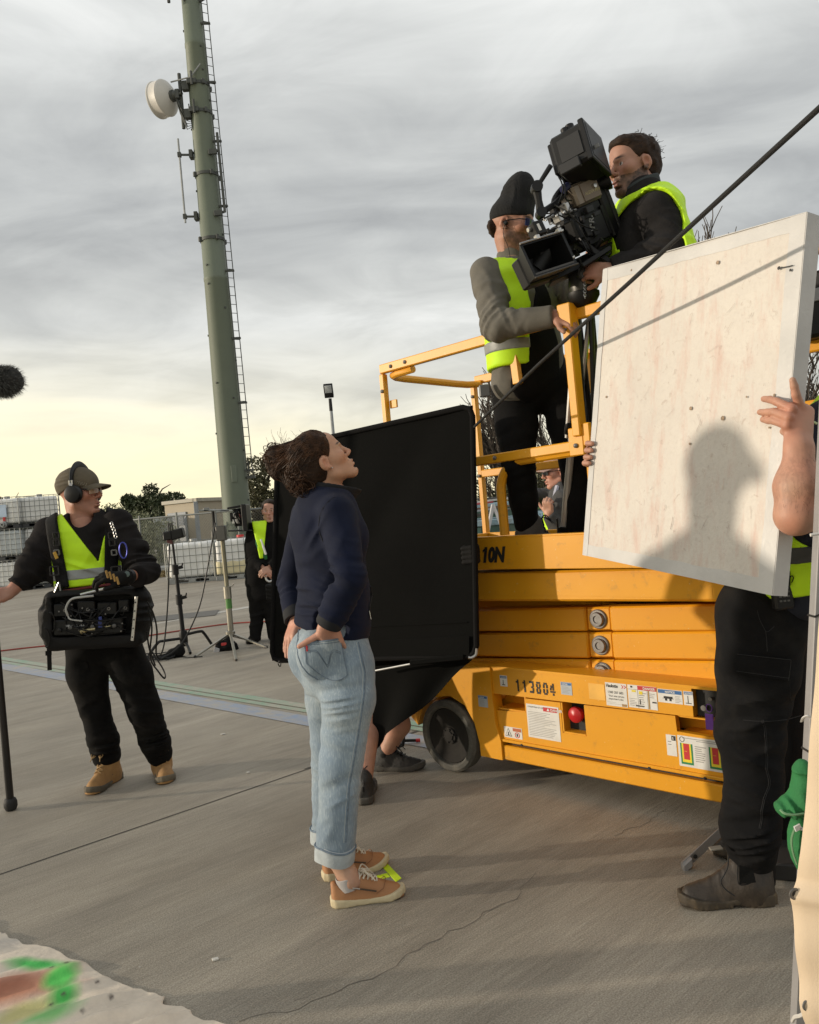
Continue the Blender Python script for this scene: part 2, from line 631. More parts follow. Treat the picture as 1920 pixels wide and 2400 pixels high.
# ground
D1=nrm((1.207,1.096,0))
D2=nrm((1.096,-1.207,0))
def concrete():
 m=bpy.data.materials.new('brushed concrete')
 m.use_nodes=True
 t=NT(m.node_tree)
 b=t.n['Principled BSDF']
 tc=t.add('ShaderNodeTexCoord')
 ang=math.atan2(D1[1],D1[0])
 def noise(sc,scale,det=5.0,rough=.6,rot=-ang,dist=0.0):
 # Mapping scales before it rotates, so rotate first and stretch second
  mr=t.add('ShaderNodeMapping',{0:tc.outputs['Object'],2:(0,0,rot)})
  ms=t.add('ShaderNodeMapping',{0:mr.outputs[0],3:sc})
  return t.add('ShaderNodeTexNoise',{'Vector':ms.outputs[0],'Scale':scale,'Detail':det,'Roughness':rough,'Distortion':dist}).outputs[0]
 big=noise((1,1,1),0.55,4.0)
 mid=noise((.45,1.6,1),1.5,7.0,.65,dist=.4)
 broom=noise((1.6,26,1),2.0,7.0,.75,dist=.25)
 broom2=noise((5,95,1),2.0,4.0,.75)
 wide=noise((.16,3.2,1),1.6,5.0,.6,-ang+.06)
 grit=noise((1,1,1),190.0,3.0,.7)
 speck=noise((1,1,1),38.0,2.0,.5)
 c=t.ramp(big,[(.3,(.375,.332,.268)),(.5,(.425,.383,.315)),(.7,(.465,.42,.35))])
 c=t.mix(t.ramp(mid,[(.36,.0),(.62,1)]),t.mix(1.0,c,(.76,.755,.75),'MULTIPLY'),c)
 c=t.mix(t.ramp(wide,[(.42,0),(.70,.75)]),c,t.mix(1.0,c,(1.22,1.21,1.19),'MULTIPLY'))
 c=t.mix(t.ramp(broom,[(.3,.52),(.62,0)]),c,t.mix(1.0,c,(.6,.59,.58),'MULTIPLY'))
 c=t.mix(t.ramp(broom2,[(.35,.4),(.6,0)]),c,t.mix(1.0,c,(.7,.69,.68),'MULTIPLY'))
 c=t.mix(t.ramp(grit,[(.36,.8),(.56,0)]),c,t.mix(1.0,c,(.55,.54,.53),'MULTIPLY'))
 c=t.mix(t.ramp(grit,[(.56,0),(.74,.6)]),c,t.mix(1.0,c,(1.6,1.58,1.55),'MULTIPLY'))
 c=t.mix(t.ramp(speck,[(.77,0),(.80,.8)]),c,(.5,.47,.42))
 stain=noise((.6,1.3,1),1.1,6.0,.6,-ang,1.2)
 c=t.mix(t.ramp(stain,[(.58,0),(.70,.45)]),c,t.mix(1.0,c,(.66,.65,.66),'MULTIPLY'))
 t.l.new(c,b.inputs['Base Color'])
 b.inputs['Roughness'].default_value=0.72
 b.inputs['Specular IOR Level'].default_value=0.35
 h=t.math('ADD',t.math('MULTIPLY',broom,1.0),t.math('ADD',t.math('MULTIPLY',broom2,.6),t.math('MULTIPLY',grit,.5)))
 bp=t.add('ShaderNodeBump',{'Height':h,'Strength':.55,'Distance':.006})
 t.l.new(bp.outputs[0],b.inputs['Normal'])
 return m
g=MB()
xs=np.concatenate([np.linspace(-500,-20,8),np.linspace(-15,15,13),np.linspace(20,500,8)])
ys=np.concatenate([np.linspace(-60,-5,4),np.linspace(0,30,13),np.linspace(40,900,9)])
g.grid(np.array([[(x,y,0.0)for y in ys]for x in xs]))
struct('ground',g,concrete())
M_joint=mat('joint sealant',(.035,.032,.03),.9)
jm=MB()
def strip(mb,a,b,w,z):
 a,b=np.array([a[0],a[1],z]),np.array([b[0],b[1],z])
 n=nrm((-(b-a)[1],(b-a)[0],0))*w/2
 mb.add([a-n,b-n,b+n,a+n],[(0,1,2,3)])
J0=G(365,1925)
strip(jm,J0-D1*6,J0+D1*14,.009,.0015)
J1=G(960,1719)
strip(jm,J1-D2*0-D1*.8,J1+D1*8,.008,.0015)
struct('expansion_joint',jm,M_joint)
# wandering shrinkage cracks
M_crack=mat('crack',(.165,.145,.12),.95)
ck=MB()
random.seed(5)
def crack(pixels,w,jag=.012):
 pts=[]
 g0=[G(*p)for p in pixels]
 for a,b in zip(g0[:-1],g0[1:]):
  n=max(2,int(np.linalg.norm(b-a)/.035))
  for i in range(n):
   q=a+(b-a)*i/n
   pts.append(q+V(random.uniform(-jag,jag),random.uniform(-jag,jag),0))
 pts.append(g0[-1])
 L,Rr=[],[]
 for i,p in enumerate(pts):
  d=nrm(pts[min(i+1,len(pts)-1)]-pts[max(i-1,0)])
  n=V(-d[1],d[0],0)*w*random.uniform(.25,1)/2
  L.append(p-n+V(0,0,.0012))
  Rr.append(p+n+V(0,0,.0012))
 ck.grid(np.array([L,Rr]).transpose(1,0,2))
crack([(1255,2048),(1205,2105),(1120,2150),(1060,2185),(960,2240),(880,2290),(800,2320),(700,2360),(560,2396)],.006)
crack([(1560,1900),(1520,1925),(1440,1960)],.004)
crack([(740,2330),(690,2345)],.003)
struct('ground_crack',ck,M_crack)
def paint(name,col,wear,px_quads):
 m=bpy.data.materials.new(name)
 m.use_nodes=True
 t=NT(m.node_tree)
 b=t.n['Principled BSDF']
 tc=t.add('ShaderNodeTexCoord')
 n1=t.add('ShaderNodeTexNoise',{'Vector':tc.outputs['Object'],'Scale':9.0,'Detail':9.0,'Roughness':.75}).outputs[0]
 n2=t.add('ShaderNodeTexNoise',{'Vector':tc.outputs['Object'],'Scale':1.6,'Detail':3.0}).outputs[0]
 f=t.ramp(t.math('ADD',t.math('MULTIPLY',n1,.65),t.math('MULTIPLY',n2,.35)),[(.38,0),(.62,wear)])
 t.l.new(t.mix(f,(*col,1),(.40,.36,.30,1)),b.inputs['Base Color'])
 b.inputs['Roughness'].default_value=.65
 mb=MB()
 for q in px_quads:
  pts=[G(*p,.004)for p in q]
  mb.add(pts,[(0,1,2,3)])
 struct(name,mb,m)
def along(a,b,k):
 """px line extended"""
 return a
paint('blue_line',(.24,.31,.44),1.0,[((-120,1532),(1040,1733),(1040,1760),(-120,1546))])
paint('green_line',(.20,.36,.25),1.0,[((-120,1520),(1040,1700),(1040,1711),(-120,1527)),((-120,1529),(1040,1713.5),(1040,1722),(-120,1534))])
paint('white_line',(.55,.54,.50),.9,[((360,1462),(650,1408),(650,1413),(360,1464))])
# oil patch and drain grate far back
mono('drain_grate','small dark rectangular drain grate set in the slab behind the black light stand','drain grate',MB().obox(G(408,1447)+V(0,0,.006),V(.66,.10,0),V(-.05,.36,0),V(0,0,.004),.002),mat('grate iron',(.13,.125,.115),.8,var=.3,vscale=40),G(408,1447))
# monopole tower
M_tower=mat('tower paint',(.140,.165,.125),.6,var=.05,vscale=2.0,dirt=(.15,.18,.13),dscale=1.5,damt=.4)
M_galv=mat('galvanised steel',(.30,.31,.31),.5,metal=.6,var=.2)
M_galvdk=mat('weathered bracket',(.075,.08,.075),.6,metal=.3,var=.2)
TX,TY=-5.88,28.0
tw=Thing('mast_tower','tall green tapering monopole mast carrying a white drum dish and ladder','mast',(TX,TY,0))
def trad(z):
 return np.interp(z,[0,1,22],[.485,.475,.30])
def TP(px,py):
 p=P(px,py,TY)
 return p
sh=MB().lathe((TX,TY,0),(0,0,1),[(0,.52),(.08,.52),(.1,trad(0)),(9.6,trad(9.6)),(9.62,trad(9.6)+.012),(9.72,trad(9.6)+.012),(9.74,trad(9.7)),(17.55,trad(17.55)),(17.57,trad(17.5)+.012),(17.68,trad(17.5)+.012),(17.7,trad(17.7)),(23,trad(23)),(23.01,0)],40)
tw.part('shaft',sh,M_tower)
hatch=MB().obox((TX+.12,TY-.455,3.0),(.09,.02,0),(0,.02,0),(0,0,.28),.01)
tw.part('access_hatch',hatch,M_tower)
for zc in(11.0,13.2,15.3,16.25):
 c=MB().lathe((TX,TY,zc),(0,0,1),[(-.05,trad(zc)+.002),(-.05,trad(zc)+.03),(.05,trad(zc)+.03),(.05,trad(zc)+.002)],40)
 for k in range(4):
  a=k*math.pi/2+.6
  o=V(TX+math.cos(a)*(trad(zc)+.05),TY+math.sin(a)*(trad(zc)+.05),zc)
  c.box(o,(.05,.05,.08),.01,a)
 tw.part('clamp_ring',c,M_galvdk)
random.seed(3)
bz=MB()
for i in range(26):
 z=2.2+i*.8+random.uniform(-.2,.2)
 a=-math.pi/2+random.choice((-1.2,-.5,.1,.75,1.3,1.52,-1.52))
 o=V(TX+math.cos(a)*trad(z),TY+math.sin(a)*trad(z),z)
 bz.obox(o,V(math.cos(a),math.sin(a),0)*.035,V(-math.sin(a),math.cos(a),0)*.03,(0,0,.03),.008)
tw.part('climbing_bolt',bz,M_galvdk,kind='stuff')
# ladder with real rungs on the right-hand flank
lx=TX+.38
lad=MB()
L0,L1=2.95,21.5
def ladx(z,o):
 return TX+trad(z)+.13+o
for o in(-.085,.085):
 lad.tube([V(ladx(L0,o),TY-.12+o*.6,L0),V(ladx(L1,o),TY-.12+o*.6,L1)],.017,6)
ladder=tw.part('ladder',lad,M_galvdk)
rg=new_mesh('rung',MB().cyl((-.085,-.05,0),(.085,.05,0),.011,6).data()[0],MB().cyl((-.085,-.05,0),(.085,.05,0),.011,6).f,M_galvdk)
for i in range(62):
 z=L0+.1+i*.3
 tw.share('rung',rg,(ladx(z,0),TY-.12,z),parent=ladder)
for z in(3.1,5.4,7.6,9.9,12.1,14.3,16.3,18.3):
 b_=MB().obox((TX+trad(z)+.1,TY-.12,z),(.16,.02,0),(0,.04,0),(0,0,.035),.006)
 tw.part('ladder_bracket',b_,M_galvdk)
tw.part('ladder_foot',MB().obox((ladx(2.9,.02),TY-.1,2.86),(.14,0,0),(0,.1,0),(0,0,.05),.01).tube([(ladx(3,-.03),TY-.2,2.86),(ladx(3,-.02),TY-.2,3.45)],.02,6),M_galvdk)
# whip antenna on the left
z0,z1=TP(433,519)[2],TP(421.6,331)[2]
wx=TP(429,420)[0]
tw.part('whip_antenna',MB().tube([V(wx,TY-.2,z0-.12),V(wx,TY-.2,z1)],.034,8),M_galv)
for zz in(TP(440,512)[2],TP(440,367)[2]):
 tw.part('antenna_arm',MB().beam(V(wx-.02,TY-.2,zz),V(TX-trad(zz)-.02,TY-.1,zz),.06,.06).obox(V(wx,TY-.2,zz),(.06,0,0),(0,.06,0),(0,0,.08),.01).obox(V(TX-trad(zz)-.07,TY-.12,zz),(.06,0,0),(0,.12,0),(0,0,.14),.01),M_galvdk)
px_=TP(521,420)[0]
tw.part('cable_pipe',MB().tube([V(px_+.05,TY-.3,TP(528,505)[2]),V(px_+.02,TY-.3,TP(514,320)[2])],.045,8),M_galvdk)
for zz in(TP(515,505)[2],TP(510,362)[2]):
 tw.part('antenna_arm',MB().beam(V(px_+.03,TY-.3,zz),V(TX+trad(zz)*.6,TY-.35,zz-.05),.07,.07).obox(V(px_-.17,TY-.34,zz-.04),(.14,0,0),(0,.05,0),(0,0,.09),.01),M_galvdk)
 # drum dish
M_dish=mat('dish radome',(.60,.58,.55),.5,var=.05,vscale=3)
dc=TP(391,229)
ax=nrm((-.90,.42,.05))
Rr=.58
ds=MB().lathe(dc,ax,[(-.26,.02),(-.24,.18),(-.16,.38),(-.03,.54),(0,Rr),(.03,Rr+.015),(.06,Rr-.005),(.34,Rr),(.36,Rr+.02),(.39,Rr+.02),(.4,Rr-.02),(.37,.3),(.36,0)],44)
dish=tw.part('antenna_dish',ds,M_dish)
hubp=dc-ax*.26
tw.part('dish_hub',MB().lathe(hubp,-ax,[(-.08,.19),(.05,.19),(.07,.15),(.2,.13),(.22,.06),(.4,.05)],20).obox(hubp-ax*.2,(.07,0,0),(0,.1,0),(0,0,.16),.02),M_galvdk,parent=dish)
mpx=TP(428,240)[0]
tw.part('mount_pole',MB().tube([V(mpx,TY-.15,TP(433.6,306)[2]),V(mpx,TY-.15,TP(422,178)[2])],.06,10),M_galvdk)
for zz in(15.3,16.25):
 tw.part('mount_bracket',MB().beam(V(mpx,TY-.15,zz),V(TX-trad(zz),TY-.1,zz),.1,.12).obox(V(mpx+.2,TY-.2,zz-.05),(.12,0,0),(0,.1,0),(0,0,.16),.02).obox(V(TX-.15,TY-trad(zz)-.05,zz),(.16,0,0),(0,.06,0),(0,0,.08),.01).tube([V(TX-.13,TY-trad(zz)-.12,zz-.15),V(TX-.13,TY-trad(zz)-.12,zz+.3)],.04,8),M_galvdk)
tw.part('stay_rod',MB().tube([hubp+V(.0,-.1,.42),V(TX-.15,TY-trad(16)-.12,16.35),V(TX+.2,TY-trad(16)-.05,16.8)],.025,6),M_galv)
random.seed(9)
cb=MB()
for k in range(6):
 a=hubp+V(.1,random.uniform(-.1,.1),0)
 pts=[a,a+V(.15,-.1,-.3-.08*k),V(mpx+.12+.05*random.random(),TY-.25,dc[2]-.75-.1*k),V(mpx+.3,TY-.2,dc[2]-.9-.05*k),V(TX-trad(15),TY-.2,15.1+.1*k)]
 cb.tube(pts,.02,5)
tw.part('feed_cable',cb,M_galvdk,kind='stuff')
# antennas cut by the top of the frame
tw.part('panel_antenna',MB().tube([V(TP(402,18)[0],TY-.3,TP(402,18)[2]),V(TP(402,18)[0],TY-.3,22)],.055,8).beam(V(TP(402,0)[0],TY-.3,19.3),V(TX,TY,19.3),.06,.06),M_galvdk)
tw.part('panel_antenna',MB().tube([V(TP(496,10)[0],TY-.3,TP(496,8)[2]),V(TP(496,10)[0],TY-.3,22)],.055,8).beam(V(TP(496,0)[0],TY-.3,19.12),V(TX,TY,19.0),.07,.09),M_galvdk)
# flood light post
lp=P(776,960,25)
lt=Thing('flood_light_post','slim grey post with a small square black flood light on top','lamp post',(lp[0],25,0))
top=P(771,925,25)
lt.part('pole',MB().tube([(lp[0],25,0),(lp[0],25,top[2]-.42)],[.07,.05],10),mat('light pole grey',(.30,.32,.33),.5,metal=.3))
M_black=mat('black powder coat',(.018,.018,.019),.5,var=.2)
hd=MB().tube([(lp[0],25,top[2]-.5),(lp[0],25,top[2]-.12)],[.055,.05],10)
hd.obox(top+V(0,0,.12),(.14,0,0),(0,.03,.05),(0,-.10,.17),.015)
lh=lt.part('lamp_head',hd,M_black)
lt.part('lens',MB().obox(top+V(0,-.075,.155),(.105,0,0),(0,.006,.008),(0,-.055,.10),.004),mat('lamp lens',(.42,.44,.45),.3),parent=lh)
# shed behind the fence
M_shed=mat('beige wall panel',(.42,.36,.265),.7,var=.05,vscale=1.2,dirt=(.3,.26,.2),dscale=1.0,damt=.3)
M_trim=mat('roof trim',(.40,.37,.30),.6)
M_greyp=mat('grey louvre',(.30,.32,.34),.6)
a0,a1,a2=P(392,1260,32),P(470,1260,31),P(560,1260,34)
hz=2.28
shd=Thing('equipment_shed','low beige flat roofed equipment shed with a grey louvred door','shed',(a1[0],a1[1],0))
for A,B in((a0,a1),(a1,a2)):
 d=nrm((B-A)*V(1,1,0))
 n=V(-d[1],d[0],0)
 w=MB().obox((A+B)/2*V(1,1,0)+V(0,0,hz/2)+n*.08,d*np.linalg.norm((B-A)[:2])/2,n*.08,(0,0,hz/2),.01)
 shd.part('wall',w,M_shed)
 shd.part('roof_edge',MB().obox((A+B)/2*V(1,1,0)+V(0,0,hz+.06)+n*.05,d*(np.linalg.norm((B-A)[:2])/2+.06),n*.14,(0,0,.07),.01),M_trim)
bk=a0+V(2.2,2.2,0)
shd.part('roof',MB().prism([(a0[0],a0[1]),(a1[0],a1[1]),(a2[0],a2[1]),(bk[0],bk[1])],(0,0,hz+.02),(1,0,0),(0,1,0),(0,0,.08)),M_trim)
d=nrm((a1-a0)*V(1,1,0))
n=V(d[1],-d[0],0)
dcx=(a0*.62+a1*.38)*V(1,1,0)
door=shd.part('door',MB().obox(dcx+n*.03+V(0,0,.98),d*.52,n*.03,(0,0,.95),.01),M_greyp)
for k in range(7):
 shd.part('louvre',MB().obox(dcx+n*.075+V(0,0,1.45+k*.06),d*.4,n*.012+V(0,0,-.012),V(0,0,.016)+n*.01,.003),M_greyp,parent=door)
shd.part('corner_post',MB().obox(a1*V(1,1,0)+V(-.05,-.06,hz/2),(.07,0,0),(0,.07,0),(0,0,hz/2),.01),M_greyp)
c3=P(384,1238,31)
mono('meter_cabinet','pale grey metal cabinet against the left end of the beige shed','cabinet',MB().box((c3[0],c3[1],.85),(.28,.3,.95),.02),mat('cabinet grey',(.40,.42,.42),.6),(c3[0],c3[1],0))
# chain link fence
M_wire=mat('fence wire',(.22,.23,.22),.5,metal=.5)
fpts=[P(250,1262,29),P(330,1258,27.5),P(508,1242,26.5),P(560,1238,26.3),P(660,1230,27)]
fh=1.75
fn=Thing('chain_link_fence','grey chain link fence with pipe rails in front of the beige shed','fence',(fpts[2][0],fpts[2][1],0))
for i in range(len(fpts)-1):
 A,B=fpts[i]*V(1,1,0),fpts[i+1]*V(1,1,0)
 L=np.linalg.norm(B-A)
 d=(B-A)/L
 fn.part('rail',MB().tube([A+V(0,0,fh),B+V(0,0,fh)],.028,8),M_wire)
 npst=max(1,int(L/1.4))
 for k in range(npst):
  q=A+d*L*k/npst
  fn.part('post',MB().tube([q,q+V(0,0,fh+.12)],.035,8),M_wire)
 wm=MB()
 s_=.10
 nn=int(L/s_)+int(fh/s_)
 for k in range(nn):
  for sg in(1,-1):
   x0=k*s_-(fh if sg>0 else 0)
   lo=max(0,-x0)if sg>0 else max(0,x0-L)
   hi=min(fh,L-x0)if sg>0 else min(fh,x0)
   if hi-lo<.05:
    continue
   p0,p1=A+d*(x0+sg*lo)+V(0,0,lo),A+d*(x0+sg*hi)+V(0,0,hi)
   wm.tube([p0,p1],.0032,3,cap=False)
 fn.part('wire_mesh',wm,M_wire,kind='stuff')
 # trees and shrubs
M_leafs={}
def leafmat(key,c1,c2):
 if key not in M_leafs:
  m=mat('leaf '+key,c1,.55,var=.25,vscale=2.5,col2=c2,spec=.3)
  M_leafs[key]=m
 return M_leafs[key]
M_bark=mat('bark',(.075,.06,.048),.9,var=.3,vscale=12,bump=.6,bscale=20)
def foliage(rng,lobes,n,size,drop=0.0):
 """leaf-sized blades through the volume of several uneven lobes"""
 vs,fs=[],[]
 w=np.array([l[1][0]*l[1][1]*l[1][2]for l in lobes])**.67
 w/=w.sum()
 for i in range(n):
  c,r=lobes[rng.choice(len(lobes),p=w)]
  d=nrm(rng.normal(size=3))
  q=np.asarray(c)+d*np.asarray(r)*rng.uniform(.45,1.08)**.6
  if drop and q[2]<.1:
   continue
  a=nrm(rng.normal(size=3)+V(0,0,-.5))
  b=nrm(np.cross(a,rng.normal(size=3)))
  L,W=size*rng.uniform(.6,1.4),size*rng.uniform(.3,.6)
  k=len(vs)
  vs+=[q-a*L*.5,q+b*W*.5,q+a*L*.5,q-b*W*.5]
  fs.append((k,k+1,k+2,k+3))
 return np.array(vs),np.array(fs)
def limbs(mb,rng,base,h,spread,r,depth=0,n0=6):
 top=base+V(rng.uniform(-.1,.1),rng.uniform(-.1,.1),h)
 mb.tube([base,(base+top)/2+V(rng.uniform(-.05,.05),0,0),top],[r,r*.75,r*.4],7)
 ends=[]
 for k in range(n0):
  f=rng.uniform(.35,.95)
  p=base+(top-base)*f
  a=rng.uniform(0,6.28)
  q=p+V(math.cos(a)*spread*rng.uniform(.5,1),math.sin(a)*spread*rng.uniform(.5,1),h*rng.uniform(.15,.5))
  m=(p+q)/2+V(0,0,h*.06)
  mb.tube([p,m,q],[r*.4,r*.28,r*.12],5)
  ends.append(q)
 return ends
def tree(name,label,cat,base,h,w,key,cols,seed,n=5000,size=.16,trunk=.12,group=None,nlobe=9,low=.25):
 rng=np.random.default_rng(seed)
 base=np.asarray(base,float)*V(1,1,0)
 t=Thing(name,label,cat,base,group)
 mb=MB()
 limbs(mb,rng,base,h*.75,w*.35,trunk)
 t.part('trunk',mb,M_bark)
 lobes=[]
 for k in range(nlobe):
  a,rr=rng.uniform(0,6.28),w*.5*rng.uniform(.15,.8)
  z=h*rng.uniform(low,.88)
  s_=w*rng.uniform(.16,.3)*(1.15-.4*z/h)
  lobes.append((base+V(math.cos(a)*rr,math.sin(a)*rr,z),(s_,s_,s_*rng.uniform(.6,.9))))
 v,f=foliage(rng,lobes,n,size)
 t.part('crown',(v,f),leafmat(key,*cols),smooth=False,kind='stuff')
 return t
DG=((.030,.042,.020),(.055,.070,.030))
PG=((.15,.165,.10),(.22,.23,.14))
BR=((.085,.050,.026),(.07,.062,.03))
OL=((.055,.060,.028),(.09,.085,.04))
tree('broadleaf_tree','dark rounded evergreen tree left of the beige shed, tallest of that clump','tree',P(368,1240,40),3.9,3.0,'dark',DG,1,9000,.2,nlobe=15)
tree('broadleaf_tree','smaller pointed dark tree beside the sound man, behind the fence','tree',P(303,1240,42),3.4,1.9,'dark',DG,2,6000,.2,nlobe=12)
tree('broadleaf_tree','low dark treetop rising behind the roof of the beige shed','tree',P(425,1230,52),3.4,1.6,'dark',DG,3,4000,.2)
tree('broadleaf_tree','dark treetop showing above the upper stacked white tanks','tree',P(20,1262,50),4.4,3.6,'dark',DG,4,6000,.24)
tree('broadleaf_tree','narrow dark treetop between the stacked tanks and the sound man','tree',P(88,1262,52),3.9,1.5,'dark',DG,14,1200,.2)
tree('broadleaf_tree','tall olive tree behind the far man, right of the mast','tree',P(622,1230,36),4.25,2.7,'olive',OL,5,6000,.15)
tree('broadleaf_tree','rust brown leaved tree behind the far man in black','tree',P(645,1230,33),2.55,2.3,'rust',BR,6,4500,.13)
tree('shrub','pale silvery green shrub spilling through the chain link fence','shrub',P(335,1262,29.5),1.95,3.0,'pale',PG,7,7000,.10,.04,nlobe=16,low=.12)
tree('shrub','pale green shrub behind the sound man, left of the fence shrub','shrub',P(262,1262,33),2.5,2.4,'pale',PG,8,4000,.12,.04,nlobe=12,low=.15)
tree('evergreen_bush','dark clipped evergreen bush seen between the lift posts','bush',P(1162,1190,19),1.95,1.2,'dark',DG,9,3500,.08,.04,nlobe=12,low=.2)
tree('evergreen_bush','dark olive hedge tree behind the man in the pale cap','bush',P(1285,1170,18),2.4,2.0,'olive',OL,10,6000,.09,.05,nlobe=14,low=.15)
tree('evergreen_bush','broad dark hedge along the back of the yard behind the lift','bush',P(1215,1178,24),1.9,7.0,'olive',OL,11,9000,.12,.05,nlobe=22,low=.25)
tree('evergreen_bush','dark hedge hidden in part by the white board','bush',P(1600,1150,24),2.2,7.0,'olive',OL,12,6000,.14,.05,nlobe=20,low=.25)
def bare_tree(label,base,h,w,seed,rt=.09,lev=5):
 rng=np.random.default_rng(seed)
 base=np.asarray(base,float)*V(1,1,0)
 t=Thing('bare_tree',label,'tree',base,'leafless trees behind the lift')
 tr,tg=MB(),MB()
 def grow(p,d,L,r,lv):
  mid=p+d*L*.5+rng.normal(size=3)*L*.05
  q=p+d*L+rng.normal(size=3)*L*.06
  (tr if lv>=lev-1 else tg).tube([p,mid,q],[r,r*.85,r*.7],6 if lv>=lev-1 else 4,cap=False)
  if lv==0:
   return
  for k in range(3 if lv<lev else 5):
   a=nrm(np.cross(d,rng.normal(size=3)))
   f=rng.uniform(.25,1.0)
   sp=rng.uniform(.35,.75)if lv<lev else rng.uniform(.3,.6)
   nd=nrm(d+a*sp*(w/h+.4)+V(0,0,.18))
   grow(p+(q-p)*f,nd,L*rng.uniform(.55,.8),max(r*.58,.0032),lv-1)
  grow(q,nrm(d+rng.normal(size=3)*.15+V(0,0,.1)),L*.72,max(r*.68,.0032),lv-1)
 grow(base,nrm(V(rng.uniform(-.05,.05),0,1)),h*.30,rt,lev)
 t.part('trunk',tr,M_bark)
 t.part('twigs',tg,M_bark,kind='stuff')
 return t
bare_tree('leafless tree whose branches fan out left of the man with the beanie',P(1172,1190,20),5.2,3.0,21,.10)
bare_tree('leafless tree seen between the legs of the man with the beanie',P(1300,1180,21),4.3,2.6,22,.09)
bare_tree('tall leafless tree whose twig tips show above the white board',P(1670,1150,20),8.6,3.2,23,.12)
bare_tree('leafless tree at the right edge beyond the white board',P(1905,1130,15),4.6,3.0,24,.10)
# IBC tanks
M_poly=mat('milky polythene',(.84,.84,.82),.45,var=.04,vscale=2,dirt=(.66,.66,.62),dscale=2.0,damt=.3)
M_polyg=mat('greyed polythene',(.52,.56,.58),.5,var=.06,vscale=2)
M_liq=mat('yellowed polythene',(.74,.66,.42),.45,var=.06,vscale=2)
M_cage=mat('cage tube',(.20,.21,.20),.45,metal=.5,var=.15)
M_pal=mat('pallet plastic',(.035,.037,.04),.6)
M_cap=mat('red cap',(.5,.03,.03),.5)
def ibc(cx,cy,z0,rz,label,hh=.92,pal=.13,liquid=0.0,w=1.16,dp=.98,m=None,bottom=True,wire=.013):
 o=V(cx,cy,z0)
 t=Thing('storage_tank',label,'tank',o,'caged white liquid tanks')
 ca,sa=math.cos(rz),math.sin(rz)
 X,Y=V(ca,sa,0),V(-sa,ca,0)
 pl=MB()
 for k in(-1,0,1):
  for j in(-1,0,1):
   pl.obox(o+X*k*(w/2-.1)+Y*j*(dp/2-.08)+V(0,0,pal/2),X*.09,Y*.08,V(0,0,pal/2-.015),.008)
 pl.obox(o+V(0,0,pal-.015),X*w/2,Y*dp/2,V(0,0,.012),.004)
 pl.obox(o+V(0,0,.012),X*w/2,Y*dp/2,V(0,0,.010),.003)
 t.part('pallet',pl,M_galv if liquid>=0 and bottom else M_pal)
 s=SDF().bx(o+V(0,0,pal+hh/2-.01),V(w/2-.03,dp/2-.03,hh/2-.03),np.stack([X,Y,V(0,0,1)]),.07,0)
 s.mod(lambda p,v:v+.010*(np.abs(np.sin((p-o)@X*9))**6)+.006*vnoise(p*4))
 v,f=solid(s,.045)
 bl=t.part('bladder',(v,f),m or M_poly)
 if liquid>0:
  s2=SDF().bx(o+V(0,0,pal+liquid/2),V(w/2-.022,dp/2-.022,liquid/2),np.stack([X,Y,V(0,0,1)]),.05,0)
  t.part('liquid_level',solid(s2,.05),M_liq,parent=bl)
 cg=MB()
 zs=np.linspace(pal+.03,pal+hh-.01,6)
 W,D=w/2+.005,dp/2+.005
 for z in zs:
  c4=[o+X*i*W+Y*j*D+V(0,0,z)for i,j in((-1,-1),(1,-1),(1,1),(-1,1),(-1,-1))]
  for a,b in zip(c4[:-1],c4[1:]):
   cg.tube([a,b],wire*.6,5)
 for k in range(9):
  f_=-1+2*k/8
  for j in(-1,1):
   cg.tube([o+X*f_*W+Y*j*(D+.012)+V(0,0,pal),o+X*f_*W+Y*j*(D+.012)+V(0,0,pal+hh)],wire*.55,5)
   if k<7:
    f2=-1+2*k/6
    cg.tube([o+Y*f2*D+X*j*(W+.012)+V(0,0,pal),o+Y*f2*D+X*j*(W+.012)+V(0,0,pal+hh)],wire*.55,5)
 t.part('cage',cg,M_cage,kind='stuff')
 t.part('filler_cap',MB().cyl(o+V(0,0,pal+hh-.03),o+V(0,0,pal+hh+.045),.09,14),M_cap if liquid else M_galv)
 return t
ta,tb=G(449,1366),G(560,1357)
ibc(ta[0],ta[1]+.5,0,R(2),'caged white tank on the slab left of the silver light stand',.90,.12,0.0,1.2)
ibc(tb[0]+.02,tb[1]+.5,0,R(3),'caged tank with yellowish liquid in its lower half, beside the far man',.90,.12,.36,1.2)
bx_=V(*G(20,1388))
sy=bx_[1]+.55
sx0,sx1=P(25,1385,22.9)[0],P(92,1385,23.1)[0]
rows=['bottom','middle','top']
for r_ in range(3):
 z=r_*.875
 a=ibc(sx0-.02,sy,z,R(-4),'%s caged tank of the stack at the left edge of the picture'%rows[r_],.76,.115,w=1.16,m=(M_polyg if r_==1 else M_poly),bottom=False)
 b=ibc(sx1+.05,sy+.35-.02*r_,z,R(24),'%s caged tank of the stack just behind the sound man'%rows[r_],.76,.115,w=1.0,m=M_poly,bottom=False)
 if r_==2:
  a.part('label_sheet',MB().obox(V(sx0-.1,sy-.515,z+.5),(.30,-.02,0),(0,.004,0),(0,0,.17),.002),mat('tank label',(.45,.55,.68),.5))
  a.part('outlet_valve',MB().lathe(V(sx0+.1,sy-.45,z+.12),(0,-1,0),[(0,.09),(.1,.09),(.11,.06),(.2,.06),(.2,.03),(.12,.02)],14),M_galv)
  a.part('red_flag',MB().obox(V(sx0+.12,sy-.53,z+.27),(.035,0,0),(0,.012,0),(0,0,.055),.006),M_cap)
